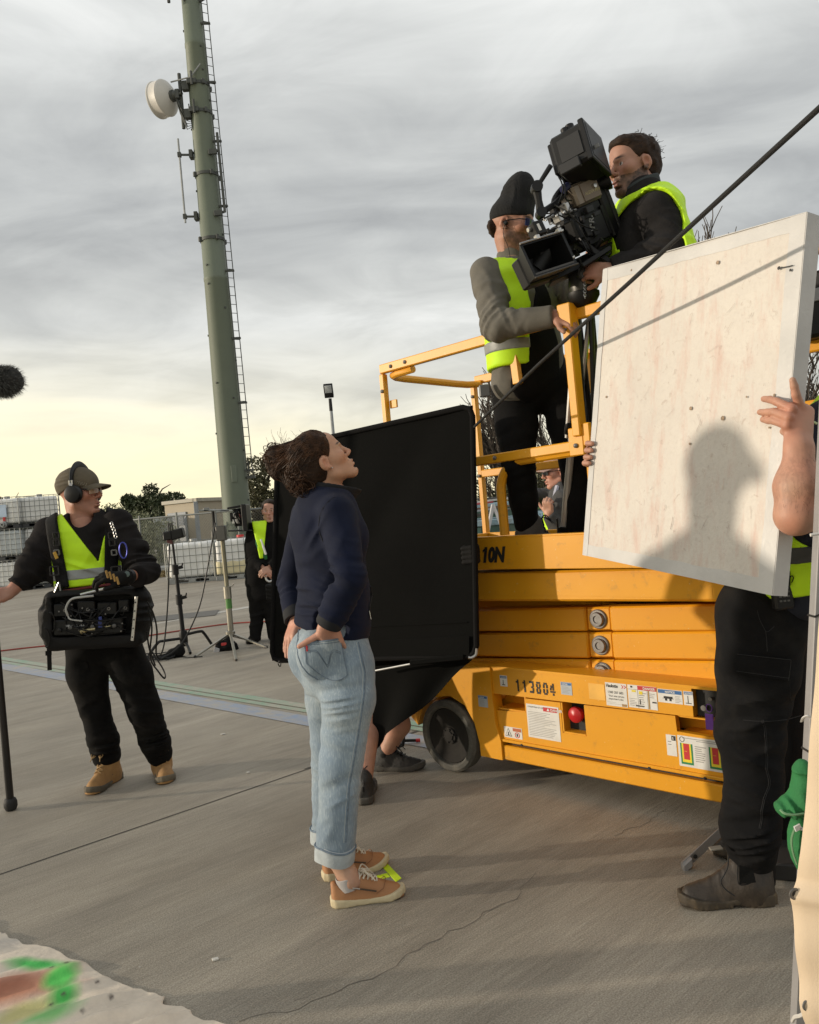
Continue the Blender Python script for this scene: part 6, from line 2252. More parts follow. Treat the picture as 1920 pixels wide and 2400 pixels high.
 mb.add(fo+fi+bo+bi,[(0,1,5,4),(1,2,6,5),(2,3,7,6),(3,0,4,7),(0,8,9,1),(1,9,10,2),(2,10,11,3),(3,11,8,0),(4,5,13,12),(5,6,14,13),(6,7,15,14),(7,4,12,15),(12,13,14,15),(8,11,10,9)])
 mt=t.part('matte_box',mb,M_plast,smooth=False)
 lip=MB()
 edge=[(fo[0],fo[1]),(fo[3],fo[2])]
 lip.cyl(fo[0]-uy*.004,fo[1]-uy*.004,.0048,8)
 t.part('top_edge',lip,mat('edge metal',(.28,.28,.28),.35,metal=.8),parent=mt)
 t.part('lower_lip',MB().cyl(fo[3]-uy*.003,fo[2]-uy*.003,.0035,8).obox(mc-uz*(hh*.82)+uy*.012,ux*hw*.9,uz*.004,uy*.012),mat('lip grey',(.06,.055,.05),.4),parent=mt)
 for s_ in(.42,.93):
  t.part('edge_clamp',MB().obox(fo[0]*(1-s_)+fo[1]*s_+uz*.006,ux*.010,uy*.01,uz*.010,.002),M_alu,parent=mt)
 t.part('filter_tray',MB().obox(mc+uy*.16+ux*.03,ux*hw*.75,uy*.03,uz*hh*.85,.006),M_cam)
 t.part('lens_tube',MB().cyl(mc+uy*.17+ux*.03,at(-.15,0,0),.058,20),M_plast)
 # marker box with pale label over the hood
 ps=P(1258,540,3.40)
 t.part('sensor_box',MB().obox(ps,ux*.026,uy*.03,uz*.030,.004),M_cam)
 t.part('pale_label',MB().obox(ps-uy*.031-ux*.006,ux*.006,uy*.001,uz*.015),M_dec)
 t.part('sensor_lens',MB().cyl(ps-ux*.026+uz*.012,ps-ux*.04+uz*.012,.009,10),M_alu)
 # top monitor on its arm: seen from below and to the side
 c=[P(1296,352,3.46),P(1370,312,3.40),P(1422,352,3.56),P(1420,404,3.56),P(1368,426,3.40),P(1296,420,3.46)]
 mcn=P(1360,366,3.50)
 mx,mz=nrm(V(.80,-.52,.20)),nrm(V(-.14,.16,1))
 my=nrm(np.cross(mz,mx))
 mz=np.cross(mx,my)
 mo=t.part('monitor',MB().obox(mcn,mx*.082,my*.105,mz*.085,.012),M_cam)
 t.part('monitor_hood',MB().obox(mcn+mx*.068-my*.0,mx*.012,my*.112,mz*.092,.004).obox(mcn-mx*.088,mx*.010,my*.09,mz*.07,.004),M_plast,parent=mo)
 t.part('screen',MB().obox(mcn-my*.107,mx*.05,my*.003,mz*.05,.002),M_camg,parent=mo)
 t.part('monitor_label',MB().obox(P(1398,342,3.40),mx*.012,my*.002,mz*.008),mat('label grey',(.20,.20,.20),.5),parent=mo)
 t.part('antenna_knob',MB().lathe(P(1331,330,3.45),mz,[(0,.012),(.03,.012),(.035,.018),(.055,.018),(.06,.010),(.062,0)],12).lathe(P(1343,325,3.45),mz,[(0,.012),(.035,.012),(.04,.019),(.062,.019),(.066,.010),(.068,0)],12),M_plast,parent=mo)
 t.part('receiver_box',MB().obox(mcn-mz*.078-my*.11-mx*.02,mx*.045,my*.012,mz*.022,.003),M_camg,parent=mo)
 a0,a1,a2=P(1291,388,3.46),P(1258,440,3.46),P(1268,500,3.47)
 t.part('monitor_arm',MB().tube([a0,a1],[.011,.009],8).tube([a1,(a1+a2)/2,a2],[.020,.015,.020],8).lathe(a1-V(0,.025,0),V(0,1,0),[(0,.0),(.0,.024),(.05,.024),(.05,0)],14).lathe(a2-V(0,.025,0),V(0,1,0),[(0,0),(0,.022),(.05,.022),(.05,0)],14),M_plast)
 t.part('arm_rail',MB().tube([a2,P(1300,478,3.50),P(1345,432,3.56)],[.014,.013,.011],8).tube([P(1330,448,3.54),P(1380,415,3.56)],[.013,.016],8),M_plast)
 t.part('blue_sleeve',MB().tube([P(1318,446,3.50),P(1332,434,3.51)],.016,8),mat('sleeve blue',(.012,.015,.06),.6))
 # cables
 rg=random.Random(2)
 cb=MB()
 for a,b_ in(((1310,415,3.46),(1300,500,3.5)),((1318,415,3.46),(1340,470,3.5)),((1275,500,3.46),(1350,520,3.5)),((1300,480,3.46),(1400,540,3.5)),((1290,520,3.45),(1330,560,3.5)),((1340,540,3.5),(1400,600,3.52)),((1330,470,3.5),(1390,590,3.5)),((1310,500,3.46),(1260,520,3.42))):
  p0,p1=P(*a),P(*b_)
  m=(p0+p1)/2+V(rg.uniform(-.02,.02),-.04,rg.uniform(-.06,.0))
  cb.tube(smooth_path([p0,(p0+m)/2+V(0,-.02,0),m,p1]),.0035,5)
 t.part('cables',cb,M_plast,kind='stuff')
 gt=MB()
 for k in range(42):
  px_=rg.uniform(1262,1400)
  py_=560-(px_-1262)*.35+rg.uniform(-60,70)
  q_=P(px_,py_,rg.uniform(3.50,3.60))
  gt.obox(q_,X*rg.uniform(.006,.024),Y*rg.uniform(.006,.02),Z*rg.uniform(.005,.018),.002)
 t.part('rig_fittings',gt,M_camg,kind='stuff')
 gs=MB()
 for(a,b_)in((1280,515),(1292,524),(1305,505),(1322,497),(1310,530),(1345,602),(1275,552),(1318,540)):
  gs.obox(P(a,b_,3.40),V(.005,0,.002),V(0,.004,0),V(-.001,0,.004),.001)
 t.part('bright_fitting',gs,M_alu,kind='stuff')
 t.part('cheese_plate',MB().obox(P(1392,590,3.52),nrm(V(.75,0,-.6))*.10,nrm(V(.1,1,0))*.02,nrm(V(.6,0,.75))*.012,.003).obox(P(1396,605,3.5),nrm(V(.85,.1,.45))*.075,V(0,.03,0),nrm(V(-.45,0,.85))*.010,.003),M_cam)
 t.part('dovetail',MB().obox(P(1355,628,3.60),nrm(V(.92,.1,.35))*.15,V(0,.05,0),nrm(V(-.35,0,.92))*.016,.004),M_cam)
 t.part('pan_bar',MB().cyl(P(1372,618,3.58),P(1412,560,3.50),.010,10),M_plast)
 # tripod: a thing of its own under the camera
 tr=Thing('tripod','black and silver tripod with fluid head standing on the lift floor under the camera','tripod',base)
 tr.part('fluid_head',MB().lathe(hd+V(.0,0,-.01),(0,0,1),[(-.06,.03),(-.055,.055),(-.02,.062),(.02,.058),(.05,.05),(.055,.0)],22).obox(hd+V(.02,.0,.05),V(.07,0,0),V(0,.05,0),V(0,0,.02),.006).lathe(hd+V(0,-.06,.01),(0,-1,0),[(-.02,.034),(.02,.034),(.026,.026),(.027,0)],16),mat('head metal',(.055,.052,.048),.4,metal=.5))
 tr.part('bowl',MB().lathe(hd+V(0,0,-.075),(0,0,1),[(-.05,.0),(-.05,.03),(-.03,.055),(.0,.072),(.015,.072),(.015,.05)],22),M_cam)
 bw=hd+V(0,0,-.10)
 ft=[P(1314,1262,4.06),P(1392,1262,3.80),P(1425,1245,4.1)]
 for k,q in enumerate(ft):
  q=V(q[0],q[1],1.117)
  d=nrm(q-bw)
  for s_ in(-1,1):
   n_=nrm(np.cross(d,(0,1,0)))*.022*s_
   tr.part('leg_tube',MB().tube([bw+n_*1.4+d*.03,bw+d*.62+n_],.0125,8),M_alu if k==0 else M_plast)
  m0=bw+d*.58
  tr.part('leg_clamp',MB().obox(m0,nrm(np.cross(d,(0,1,0)))*.036,V(0,.022,0),d*.028,.005),M_plast)
  lw=tr.part('lower_leg',MB().tube([m0,q-d*.02],.0175,10),mat('leg silver',(.50,.48,.45),.4,metal=.45))
  m1=bw+d*(np.linalg.norm(q-bw)*.90)
  tr.part('leg_clamp',MB().obox(m1,nrm(np.cross(d,(0,1,0)))*.028,V(0,.026,0),d*.022,.004).obox(m1+V(-.03,-.01,.03),V(.004,0,0),V(0,.01,0),V(0,0,.035),.002),M_plast,parent=lw)
 ch=MB()
 for k in range(9):
  ch.tube([P(1371,662+4.2*k,3.54)+V(.006*math.cos(a)*(1 if k%2 else .4),.004*math.sin(a),.0075*math.sin(a))for a in np.linspace(0,2*math.pi,9)],.0016,4)
 tr.part('chain',ch,M_alu,kind='stuff')
 return t
build_camera()
# white bounce board and the man who holds it
BTL,BTR,BBR,BBL=P(1415,632,2.87),P(1892,498,2.14),P(1811,1396,2.14),P(1367,1301,2.87)
def build_board():
 ux=nrm((BTR-BTL)+(BBR-BBL))
 uz=nrm((BTL-BBL)+(BTR-BBR))
 uy=nrm(np.cross(uz,ux))
 if uy[1]<0:
  uy=-uy
 t=Thing('bounce_board','scuffed white foam bounce board edged with silver tape, held by the man in work trousers','reflector board',BBL*.5+BBR*.5)
 th=.052
 m=bpy.data.materials.new('scuffed white board')
 m.use_nodes=True
 n=NT(m.node_tree)
 b=n.n['Principled BSDF']
 tc=n.add('ShaderNodeTexCoord')
 mp=n.add('ShaderNodeMapping',{0:tc.outputs['Object'],3:(7,7,1.4)})
 n1=n.add('ShaderNodeTexNoise',{'Vector':tc.outputs['Object'],'Scale':3.2,'Detail':7.0,'Roughness':.65}).outputs[0]
 n2=n.add('ShaderNodeTexNoise',{'Vector':mp.outputs[0],'Scale':3.0,'Detail':7.0,'Roughness':.7}).outputs[0]
 n3=n.add('ShaderNodeTexNoise',{'Vector':tc.outputs['Object'],'Scale':26.0,'Detail':5.0,'Roughness':.7,'Distortion':1.0}).outputs[0]
 n4=n.add('ShaderNodeTexNoise',{'Vector':tc.outputs['Object'],'Scale':90.0,'Detail':3.0}).outputs[0]
 c=n.ramp(n1,[(.35,(.57,.525,.475)),(.6,(.64,.595,.535))])
 c=n.mix(n.ramp(n2,[(.50,0),(.70,.6)]),c,(.55,.36,.30))
 c=n.mix(n.ramp(n3,[(.60,0),(.74,.65)]),c,(.36,.27,.22))
 c=n.mix(n.ramp(n4,[(.30,.18),(.5,0)]),c,(.45,.40,.34))
 n.l.new(c,b.inputs['Base Color'])
 b.inputs['Roughness'].default_value=.6
 bp=n.add('ShaderNodeBump',{'Height':n.math('ADD',n3,n4),'Strength':.35,'Distance':.004})
 n.l.new(bp.outputs[0],b.inputs['Normal'])
 # slightly bowed slab
 N=14
 A=np.array([[(BTL*(1-u)+BTR*u)*w+(BBL*(1-u)+BBR*u)*(1-w)+uy*.006*math.sin(math.pi*u)for w in np.linspace(0,1,N)]for u in np.linspace(0,1,N)])
 bd=t.part('board',patch_mesh(A,th,uy),m,auto=40)
 # tape edging on the face and round the edge
 M_tape=bpy.data.materials.new('silver tape')
 M_tape.use_nodes=True
 q=NT(M_tape.node_tree)
 bb=q.n['Principled BSDF']
 tc=q.add('ShaderNodeTexCoord')
 w1=q.add('ShaderNodeTexNoise',{'Vector':tc.outputs['Object'],'Scale':42.0,'Detail':4.0,'Distortion':1.2}).outputs[0]
 w0=q.add('ShaderNodeTexNoise',{'Vector':tc.outputs['Object'],'Scale':6.0,'Detail':4.0}).outputs[0]
 q.l.new(q.ramp(w0,[(.35,(.50,.49,.475)),(.65,(.60,.585,.565))]),bb.inputs['Base Color'])
 bb.inputs['Roughness'].default_value=.42
 bp=q.add('ShaderNodeBump',{'Height':w1,'Strength':.35,'Distance':.004})
 q.l.new(bp.outputs[0],bb.inputs['Normal'])
 W_,H_=np.linalg.norm(BTR-BTL),np.linalg.norm(BTL-BBL)
 def face(u,w,off):
  return(BTL*(1-u)+BTR*u)*w+(BBL*(1-u)+BBR*u)*(1-w)+uy*(.006*math.sin(math.pi*min(max(u,0),1))-off)
 rg=random.Random(3)
 def tapestrip(u0,w0_,u1,w1_,off,n=22,wob=.002,wu=0,ww=0):
  """a strip between two corner rectangles with slightly uneven inner edge"""
  G_=[]
  for k in range(n+1):
   s_=k/n
   a=rg.uniform(-wob,wob)
   if abs(u1-u0)>abs(w1_-w0_):
    u=u0+(u1-u0)*s_
    G_.append([face(u,w0_+wu,off),face(u,w1_+a,off)])
   else:
    w=w0_+(w1_-w0_)*s_
    G_.append([face(u0,w,off),face(u1+a,w,off)])
  return patch_mesh(np.array(G_),.0007,uy)
 for k,(u0,w0_,u1,w1_,off)in enumerate(((.0,1.0,1.0,.958,.0010),(.0,.0,1.0,.040,.0010),(.0,.0,.030,1.0,.0018),(1.0,.0,.940,1.0,.0018))):
  t.part('edge_tape',tapestrip(u0,w0_,u1,w1_,off),M_tape,parent=bd)
 t.part('edge_tape',MB().obox((BTR+BBR)/2+uy*th/2+ux*.0015,ux*.001,uy*(th/2+.001),(BTR-BBR)/2,0),M_tape,parent=bd)
 t.part('edge_tape',MB().obox((BTL+BBL)/2+uy*th/2-ux*.0015,ux*.001,uy*(th/2+.001),(BTL-BBL)/2,0),M_tape,parent=bd)
 t.part('edge_tape',MB().obox((BTL+BTR)/2+uy*th/2+uz*.0015,(BTR-BTL)/2,uy*(th/2+.001),uz*.001,0),M_tape,parent=bd)
 # marker strokes and dents
 def onf(a,b_,h):
  q=ray_on(BTL,uy,a,b_)
  u=min(1,max(0,((q-BTL)@ux)/W_))
  return ray_on(BTL+uy*.006*math.sin(math.pi*u),uy,a,b_)-uy*h
 def stroke(pts,r):
  return MB().tube([onf(a,b_,.0006)for a,b_ in pts],r,5)
 t.part('marker_stroke',stroke([(1826,629),(1834,627),(1846,625),(1858,622)],.0016),M_ink,parent=bd)
 t.part('marker_stroke',MB().lathe(onf(1826,628,.0002),-uy,[(0,.005),(.0008,.0045),(.0009,0)],10).lathe(onf(1853,633,.0002),-uy,[(0,.004),(.0008,.0035),(.0009,0)],8),M_ink,parent=bd)
 dn=MB()
 for a,b_,r in((1619,957,.006),(1694,980,.007),(1617,1040,.004),(1803,1002,.003),(1815,926,.004),(1750,930,.003),(1421,930,.004),(1682,615,.006),(1480,633,.004)):
  c0=onf(a,b_,.0001)
  dn.lathe(c0,-uy,[(0,r),(.0005,r*.8),(.0006,0)],9,up=uz)
 t.part('surface_dent',dn,mat('exposed foam',(.30,.22,.15),.8,var=.4,vscale=90),parent=bd,kind='stuff')
 sc=MB()
 for k in range(60):
  a,b_=rg.uniform(1410,1800),rg.uniform(640,1280)
  L_=rg.choice((4,6,9,14,30))
  an=rg.gauss(1.25,.35)
  dx,dy=L_*math.cos(an),-L_*math.sin(an)
  try:
   sc.tube([onf(a,b_,.0),onf(a+dx*.5+1,b_+dy*.5,.0001),onf(a+dx,b_+dy,.0)],rg.uniform(.0003,.0007),4)
  except Exception:
   pass
 t.part('scuff',sc,mat('scuff mark',(.56,.46,.41),.8,var=.3,vscale=30),parent=bd,kind='stuff')
 return ux,uy,uz
def ray_on(o,n,px,py):
 r=ray(px,py)
 return CAMP+r*(((o-CAMP)@n)/(r@n))
bux,buy,buz=build_board()
def build_holder():
 D=2.72
 base=V(G(1740,2110)[0],2.8,0)
 t=Thing('person','man in black work trousers and brown boots holding the white board, face out of view','person',base)
 l,f=yaw(187)[1],yaw(187)[0]
 M_tee=mat('navy t shirt',(.012,.015,.028),.9,var=.2,bump=.3,bscale=200)
 hipb=P(1790,1420,D)
 Q=SDF()
 Q.ec(P(1802,1360,D),P(1788,1440,D),(.15,.112),(.165,.135),l,.02)
 Q.ec(P(1788,1440,D),P(1776,1560,D-.02),(.165,.135),(.135,.128),l,.03)
 Q.ec(P(1776,1560,D-.02),P(1758,1720,D),(.12,.124),(.098,.106),l,.03)
 Q.ec(P(1758,1720,D),P(1768,1830,D),(.098,.106),(.086,.090),l,.03)
 Q.ec(P(1768,1830,D),P(1756,1940,D+.02),(.086,.088),(.096,.094),l,.03)
 Q.ec(P(1758,1935,D+.02),P(1762,1992,D+.03),(.096,.092),(.074,.074),l,.02)
 Q.ec(P(1764,1990,D+.03),P(1770,2066,D+.08),(.070,.072),(.062,.064),l,.02)
 # far leg set back
 Q.ec(P(1812,1500,D+.22),P(1826,1720,D+.30),(.12,.118),(.098,.092),l,.03)
 Q.ec(P(1826,1720,D+.30),P(1830,1985,D+.42),(.095,.09),(.085,.085),l,.02)
 Q.folds(P(1758,1975,2.64),.10,V(.25,0,-1),34,6,.016,3)
 Q.folds(P(1765,1930,2.64),.10,V(-.35,0,-1),30,5,.016,6)
 Q.folds(P(1760,1810,2.62),.14,V(-.4,0,-1),20,4,.012,9)
 Q.folds(P(1750,1690,2.6),.13,V(.35,0,-1),22,4,.010,12)
 Q.folds(P(1800,1720,2.62),.11,V(.5,0,-1),34,5,.009,13)
 Q.folds(P(1770,1590,2.6),.14,V(.2,0,-1),18,4,.008,15)
 Q.folds(P(1745,1450,2.6),.14,V(-.8,0,-.8),20,4,.010,18)
 Q.rough(12,.004,4)
 wl=P(1800,1375,D)
 wn=nrm(V(.10,0,1))
 def tr(p):
  v=smax(Q(p),(p-wl)@wn,.006)
  return smax(v,P(1768,2070,D+.08)[2]-p[:,2]-.0,.006)
 tz=t.part('trousers',nets(tr,Q.lo,Q.hi,.0075),mat('charcoal work cloth',(.0088,.0088,.0095),.9,var=.3,vscale=5,bump=.35,bscale=300,dirt=(.035,.031,.026),dscale=3.0,damt=.5,spec=.15))
 # cargo pocket, its flap and seams
 U_=np.linspace(0,1,9)
 def quad(c4,off,th,nm,par=None):
  g_=np.array([[(c4[0]*(1-u)+c4[1]*u)*(1-w)+(c4[3]*(1-u)+c4[2]*u)*w for w in U_]for u in U_])
  G_=conform(tr,g_,V(.64,1,-.2)*0+nrm(V(.63,1,-.25)),off)
  return t.part(nm,patch_mesh(G_,th,nrm(V(.63,1,-.25))),MATS['charcoal work cloth'],parent=par or tz),G_
 quad([P(1686,1575,2.4),P(1828,1595,2.4),P(1822,1690,2.4),P(1686,1688,2.4)],.003,.010,'cargo_pocket')
 fl,G_=quad([P(1688,1531,2.4),P(1832,1546,2.4),P(1826,1598,2.4),P(1686,1580,2.4)],.011,.012,'pocket_flap')
 M_st=mat('dark stitching',(.020,.020,.021),.9)
 vd=nrm(V(.63,1,-.25))
 t.part('flap_stitch',MB().tube([G_[i,0]-vd*.001 for i in range(9)]+[G_[8,j]-vd*.001 for j in range(1,9)],.0012,4).tube([G_[i,7]-vd*.001 for i in range(9)],.001,4),M_st,parent=fl)
 for pts in([(1768,1475),(1770,1500),(1771,1525)],[(1752,1698),(1756,1740),(1757,1790),(1758,1830),(1764,1862),(1752,1900),(1744,1940),(1738,1980)],[(1700,1700),(1760,1702),(1822,1698)],[(1742,1420),(1748,1440),(1760,1462),(1772,1476),(1790,1462)],[(1756,1698),(1760,1740),(1761,1790),(1762,1830),(1768,1862),(1756,1900),(1748,1940),(1742,1980)]):
  den=np.array(smooth_path([P(a,b,2.4)for a,b in pts],6))
  t.part('trouser_seam',MB().tube(list(conform(tr,den,vd,.0001)),.0013,4),M_st,parent=tz)
  # torso leaning back behind the board
 sh=P(1985,985,2.5)
 T=SDF()
 T.ec(P(1850,1370,2.66),P(1884,1240,2.60),(.155,.115),(.185,.130),l,.03)
 T.ec(P(1884,1240,2.60),P(1950,1060,2.54),(.185,.130),(.195,.125),l,.03)
 T.ec(P(1950,1060,2.54),P(1990,965,2.52),(.19,.115),(.11,.08),l,.03)
 T.rc(P(1945,1000,2.38),P(1925,1180,2.22),.085,.07,.03)
 T.folds(P(1880,1240,2.5),.2,V(.4,0,-1),18,4,.010,3)
 T.rough(10,.004,3)
 t.part('t_shirt',solid(T,.011),M_tee)
 zb=P(1870,1384,2.6)
 def vest(p,off=.012):
  v=T(p)-off
  v=smax(v,-((p-zb)@nrm(V(-.18,0,1))),.005)
  q=p-P(1925,1100,2.36)
  ah=np.linalg.norm(q/V(.12,.25,.24),axis=1)-1
  v=smax(v,-ah*.12,.006)
  return smax(v,seg_d(p,P(1945,1000,2.38),P(1925,1180,2.22))*-1+.092,.006)
 vs_=t.part('hi_vis_vest',nets(vest,T.lo,T.hi,.009),M_hivis)
 s0=P(1870,1285,2.6)
 t.part('reflective_stripe',nets(lambda p:smax(vest(p,.0155),np.abs((p-s0)@nrm(V(-.12,0,1)))-.026,.002),T.lo,T.hi,.008),mat('dark reflective tape',(.06,.062,.062),.5),parent=vs_)
 edge=[P(1889,980,2.3),P(1900,985,2.3),P(1915,993,2.3)]
 t.part('vest_piping',MB().tube(edge,.004,5),M_reflp,parent=vs_)
 # arm, hand and head
 B=SDF()
 el=P(1867,1203,2.09)
 wr=P(1873,1052,2.10)
 B.ec(el,el*.58+wr*.42,(.050,.050),(.055,.055),V(1,0,0),.02)
 B.ec(el*.58+wr*.42,wr,(.055,.055),(.033,.032),V(1,0,0),.02)
 B.rc(P(1862,1212,2.09),P(1934,1192,2.20),.042,.060,.03)
 B.rc(P(1934,1182,2.20),P(1950,1080,2.32),.062,.07,.02)
 # hand set by eye on the board's edge: index up along the edge, three fingers on the face
 pc=P(1866,985,2.145)
 B.ec(wr,P(1868,960,2.14),(.033,.022),(.046,.020),V(1,.1,.1),.02)
 kn=[P(1876,955,2.13),P(1856,958,2.11),P(1848,978,2.105),P(1845,996,2.11)]
 onb=lambda a,b,h:ray_on(BTL,buy,a,b)-buy*h
 fing=[[kn[0],P(1866,925,2.115),P(1862,905,2.11),P(1858,891,2.108)],[kn[1],onb(1836,944,.024),onb(1815,938,.016),onb(1797,936,.010)],[kn[2],onb(1830,968,.024),onb(1808,968,.016),onb(1788,967,.010)],[kn[3],onb(1828,988,.022),onb(1811,987,.015),onb(1795,984,.010)]]
 for i,ch in enumerate(fing):
  B.rc(ch[0]*.6+pc*.4,ch[0],.014,.0135,.008)
  r=[.0125,.0108,.0098,.0085]
  for j in range(3):
   B.rc(ch[j],ch[j+1],r[j]*(1.05 if i==0 else 1),r[j+1],.003)
 B.rc(P(1850,1010,2.12),P(1835,1012,2.17),.014,.011,.01)
 hs=solid(B,.0035)
 L=Loc(P(2035,850,2.46),yaw(185,0,0),1.02)
 H=head_sdf(L,False,P(1995,965,2.5),.06)
 hv=solid(H,.006)
 # other hand hooked round the far edge
 K=SDF()
 for i,(a,b)in enumerate(((1384,1040),(1382,1056),(1380,1072),(1377,1086))):
  e_=ray_on(BTL,buy,a+5,b)-buy*.004
  k1=ray_on(BTL,buy,a-6,b+1)+buy*.012
  k2=ray_on(BTL,buy,a-4,b+2)+buy*.055
  K.chain([k2,k1,ray_on(BTL,buy,a-1,b)-buy*.010,e_+bux*.008-buy*.004],[.0105,.0108,.0098,.0085],.003)
 back=ray_on(BTL,buy,1402,1066)+buy*.085
 K.ec(ray_on(BTL,buy,1385,1064)+buy*.062,back,(.036,.016),(.03,.022),V(0,0,1),.012)
 K.chain([back,P(1560,1080,2.86),P(1760,1110,2.86),P(1930,1040,2.70)],[.034,.042,.05,.06],.02)
 ks=solid(K,.0042)
 inner=SDF().chain([P(1990,965,2.52),P(1884,1240,2.60),P(1790,1440,D),P(1758,1720,D),P(1768,2052,D+.05)],[.06,.09,.09,.06,.045])
 ib=solid(inner,.016)
 vb,fb=join(hs,hv,ks,ib)
 armc=(.47,.245,.165)
 t1=skin_tint(hs[0],armc,60)
 knu=np.zeros(len(hs[0]))
 for k in kn:
  knu=np.maximum(knu,np.exp(-((hs[0]-k)**2).sum(1)/.0006))
 elb=np.exp(-((hs[0]-P(1860,1235,2.2))**2).sum(1)/.004)
 t1=t1*(1-np.clip(knu*.3+elb*.35,0,.5)[:,None]*np.array([[.12,.45,.5]]))
 hn=.5+.5*vnoise(hs[0]*V(300,300,60))
 hair_m=np.clip((P(1870,1040,2.2)[2]-hs[0][:,2])/.05,0,1)*np.clip((hs[0][:,2]-P(1870,1215,2.2)[2])/.06,0,1)
 t1=t1*(1-.13*hair_m*(hn>.55))[:,None]
 t.part('body',(vb,fb),M_skin,tint=np.concatenate([t1,head_tint(L,hv[0],SK_B),skin_tint(ks[0],(.44,.23,.155)),skin_tint(ib[0],SK_B)]))
 # fine arm hair
 rng=np.random.default_rng(2)
 fv=[]
 hb=MB()
 for i in range(170):
  s_=rng.uniform(.05,.9)
  c0=el*(1-s_)+wr*s_
  p0=conform(B,np.array([c0+V(rng.uniform(-.05,.05),-.2,rng.uniform(-.02,.02))]),V(0,1,0),-.0005)[0]
  d=nrm(V(rng.uniform(-.8,.8),-.35,-1+rng.uniform(-.3,.5)))
  ln=rng.uniform(.006,.014)
  hb.tube([p0,p0+d*ln*.5,p0+d*ln-V(0,-.002,0)],.00018,3,cap=False)
 t.part('arm_hair',hb,mat('arm hair',(.10,.05,.028),.6),kind='stuff')
 # boots
 M_bb=mat('dark brown leather',(.036,.027,.020),.55,var=.3,vscale=14,bump=.35,bscale=120,dirt=(.10,.075,.05),dscale=8,damt=.55)
 M_bs=mat('boot sole brown',(.065,.050,.034),.75,var=.3,dirt=(.17,.12,.06),dscale=12,damt=.6)
 h_=G(1815,2112)
 t_=G(1600,2118)
 t_=h_+nrm(t_-h_)*.308
 up=shoe(t,None,h_,t_,.055,'boot',(M_bb,M_bs,M_lace),side=1,shaft=(P(1752,2002,D+.06),(.056,.060),(.060,.064)),laces=False,res=.0055)
 X=nrm(t_-h_)
 vd2=nrm(V(.55,1,0))
 g1=[P(a,b,2.5)for a,b in((1708,2002),(1707,2030),(1698,2050),(1690,2064),(1698,2080),(1722,2098))]
 for pts in(g1,[P(a,b,2.5)for a,b in((1730,2030),(1730,2060),(1734,2072),(1760,2068),(1768,2052))]):
  t.part('boot_seam',MB().tube(smooth_path([ray_on(h_+V(0,-.052,0),V(0,1,.18),*q_)for q_ in([(1708,2008),(1706,2032),(1697,2052),(1690,2066),(1700,2084),(1722,2100)]if pts is g1 else[(1730,2030),(1730,2060),(1735,2074),(1758,2070),(1770,2056)])],4),.0022,5),M_st,parent=up)
 t.part('elastic_gusset',MB().prism([(0,0),(.052,.004),(.046,.05),(.004,.062)],ray_on(h_+V(0,-.054,0),V(0,1,.18),1733,2072),-X,(0,.0,1),(0,-.002,0)),M_web,parent=up)
 h2=V(P(1850,2060,3.12)[0],3.12,0)
 shoe(t,None,h2,h2+V(-.29,-.06,0),.052,'boot',(M_bb,M_bs,M_lace),side=-1,shaft=(h2+V(-.075,0,.18),(.06,.06),(.062,.062)),laces=False,res=.009)
 t.part('pull_tab',MB().obox(P(1678,1988,2.70),V(.020,0,.001),V(0,.012,0),V(0,0,.003),.001),mat('tab grey',(.2,.18,.15),.8),parent=up)
 # walkie talkie clipped on his belt: a thing of its own
 w0=P(1832,1382,2.52)
 wk=Thing('walkie_talkie','black walkie talkie clipped to the belt below the hi vis vest, with coiled lead','radio',w0)
 body=wk.part('radio_body',MB().obox(w0+V(0,0,-.008),V(.030,0,.003),V(0,.016,0),V(-.003,0,.052),.006),M_plast)
 wk.part('antenna',MB().cyl(w0+V(-.022,0,.045),w0+V(-.026,0,.11),.006,8),M_plast)
 wk.part('screen',MB().obox(w0+V(.002,-.0165,.026),V(.016,0,0),V(0,.001,0),V(0,0,.008),0),mat('radio screen',(.16,.18,.17),.3),parent=body)
 for a in(-1,0,1):
  for b in range(3):
   wk.part('key',MB().obox(w0+V(.012*a,-.0165,-.005-.014*b),V(.0042,0,0),V(0,.0015,0),V(0,0,.0028),.001),mat('radio key',(.10,.10,.10),.5),parent=body)
 wk.part('red_tag',MB().obox(P(1829,1341,2.505),V(.011,0,.001),V(0,.001,0),V(0,0,.0065),0),mat('pink red label',(.75,.09,.13),.6))
 wk.part('mic_plug',MB().cyl(P(1846,1318,2.50),P(1847,1372,2.50),.008,8),M_plast)
 wk.part('mic_lead',MB().tube(smooth_path([P(1845,1322,2.50),P(1848,1310,2.49),P(1858,1303,2.48),P(1868,1310,2.48),P(1878,1326,2.48),P(1890,1345,2.49),P(1899,1365,2.5),P(1899,1382,2.52)]),.0028,6).tube(smooth_path([P(1849,1358,2.50),P(1855,1350,2.49),P(1860,1354,2.49),P(1856,1366,2.5)]),.0016,5).cyl(P(1873,1322,2.478),P(1880,1328,2.478),.005,8),M_plast)
 return t
build_holder()
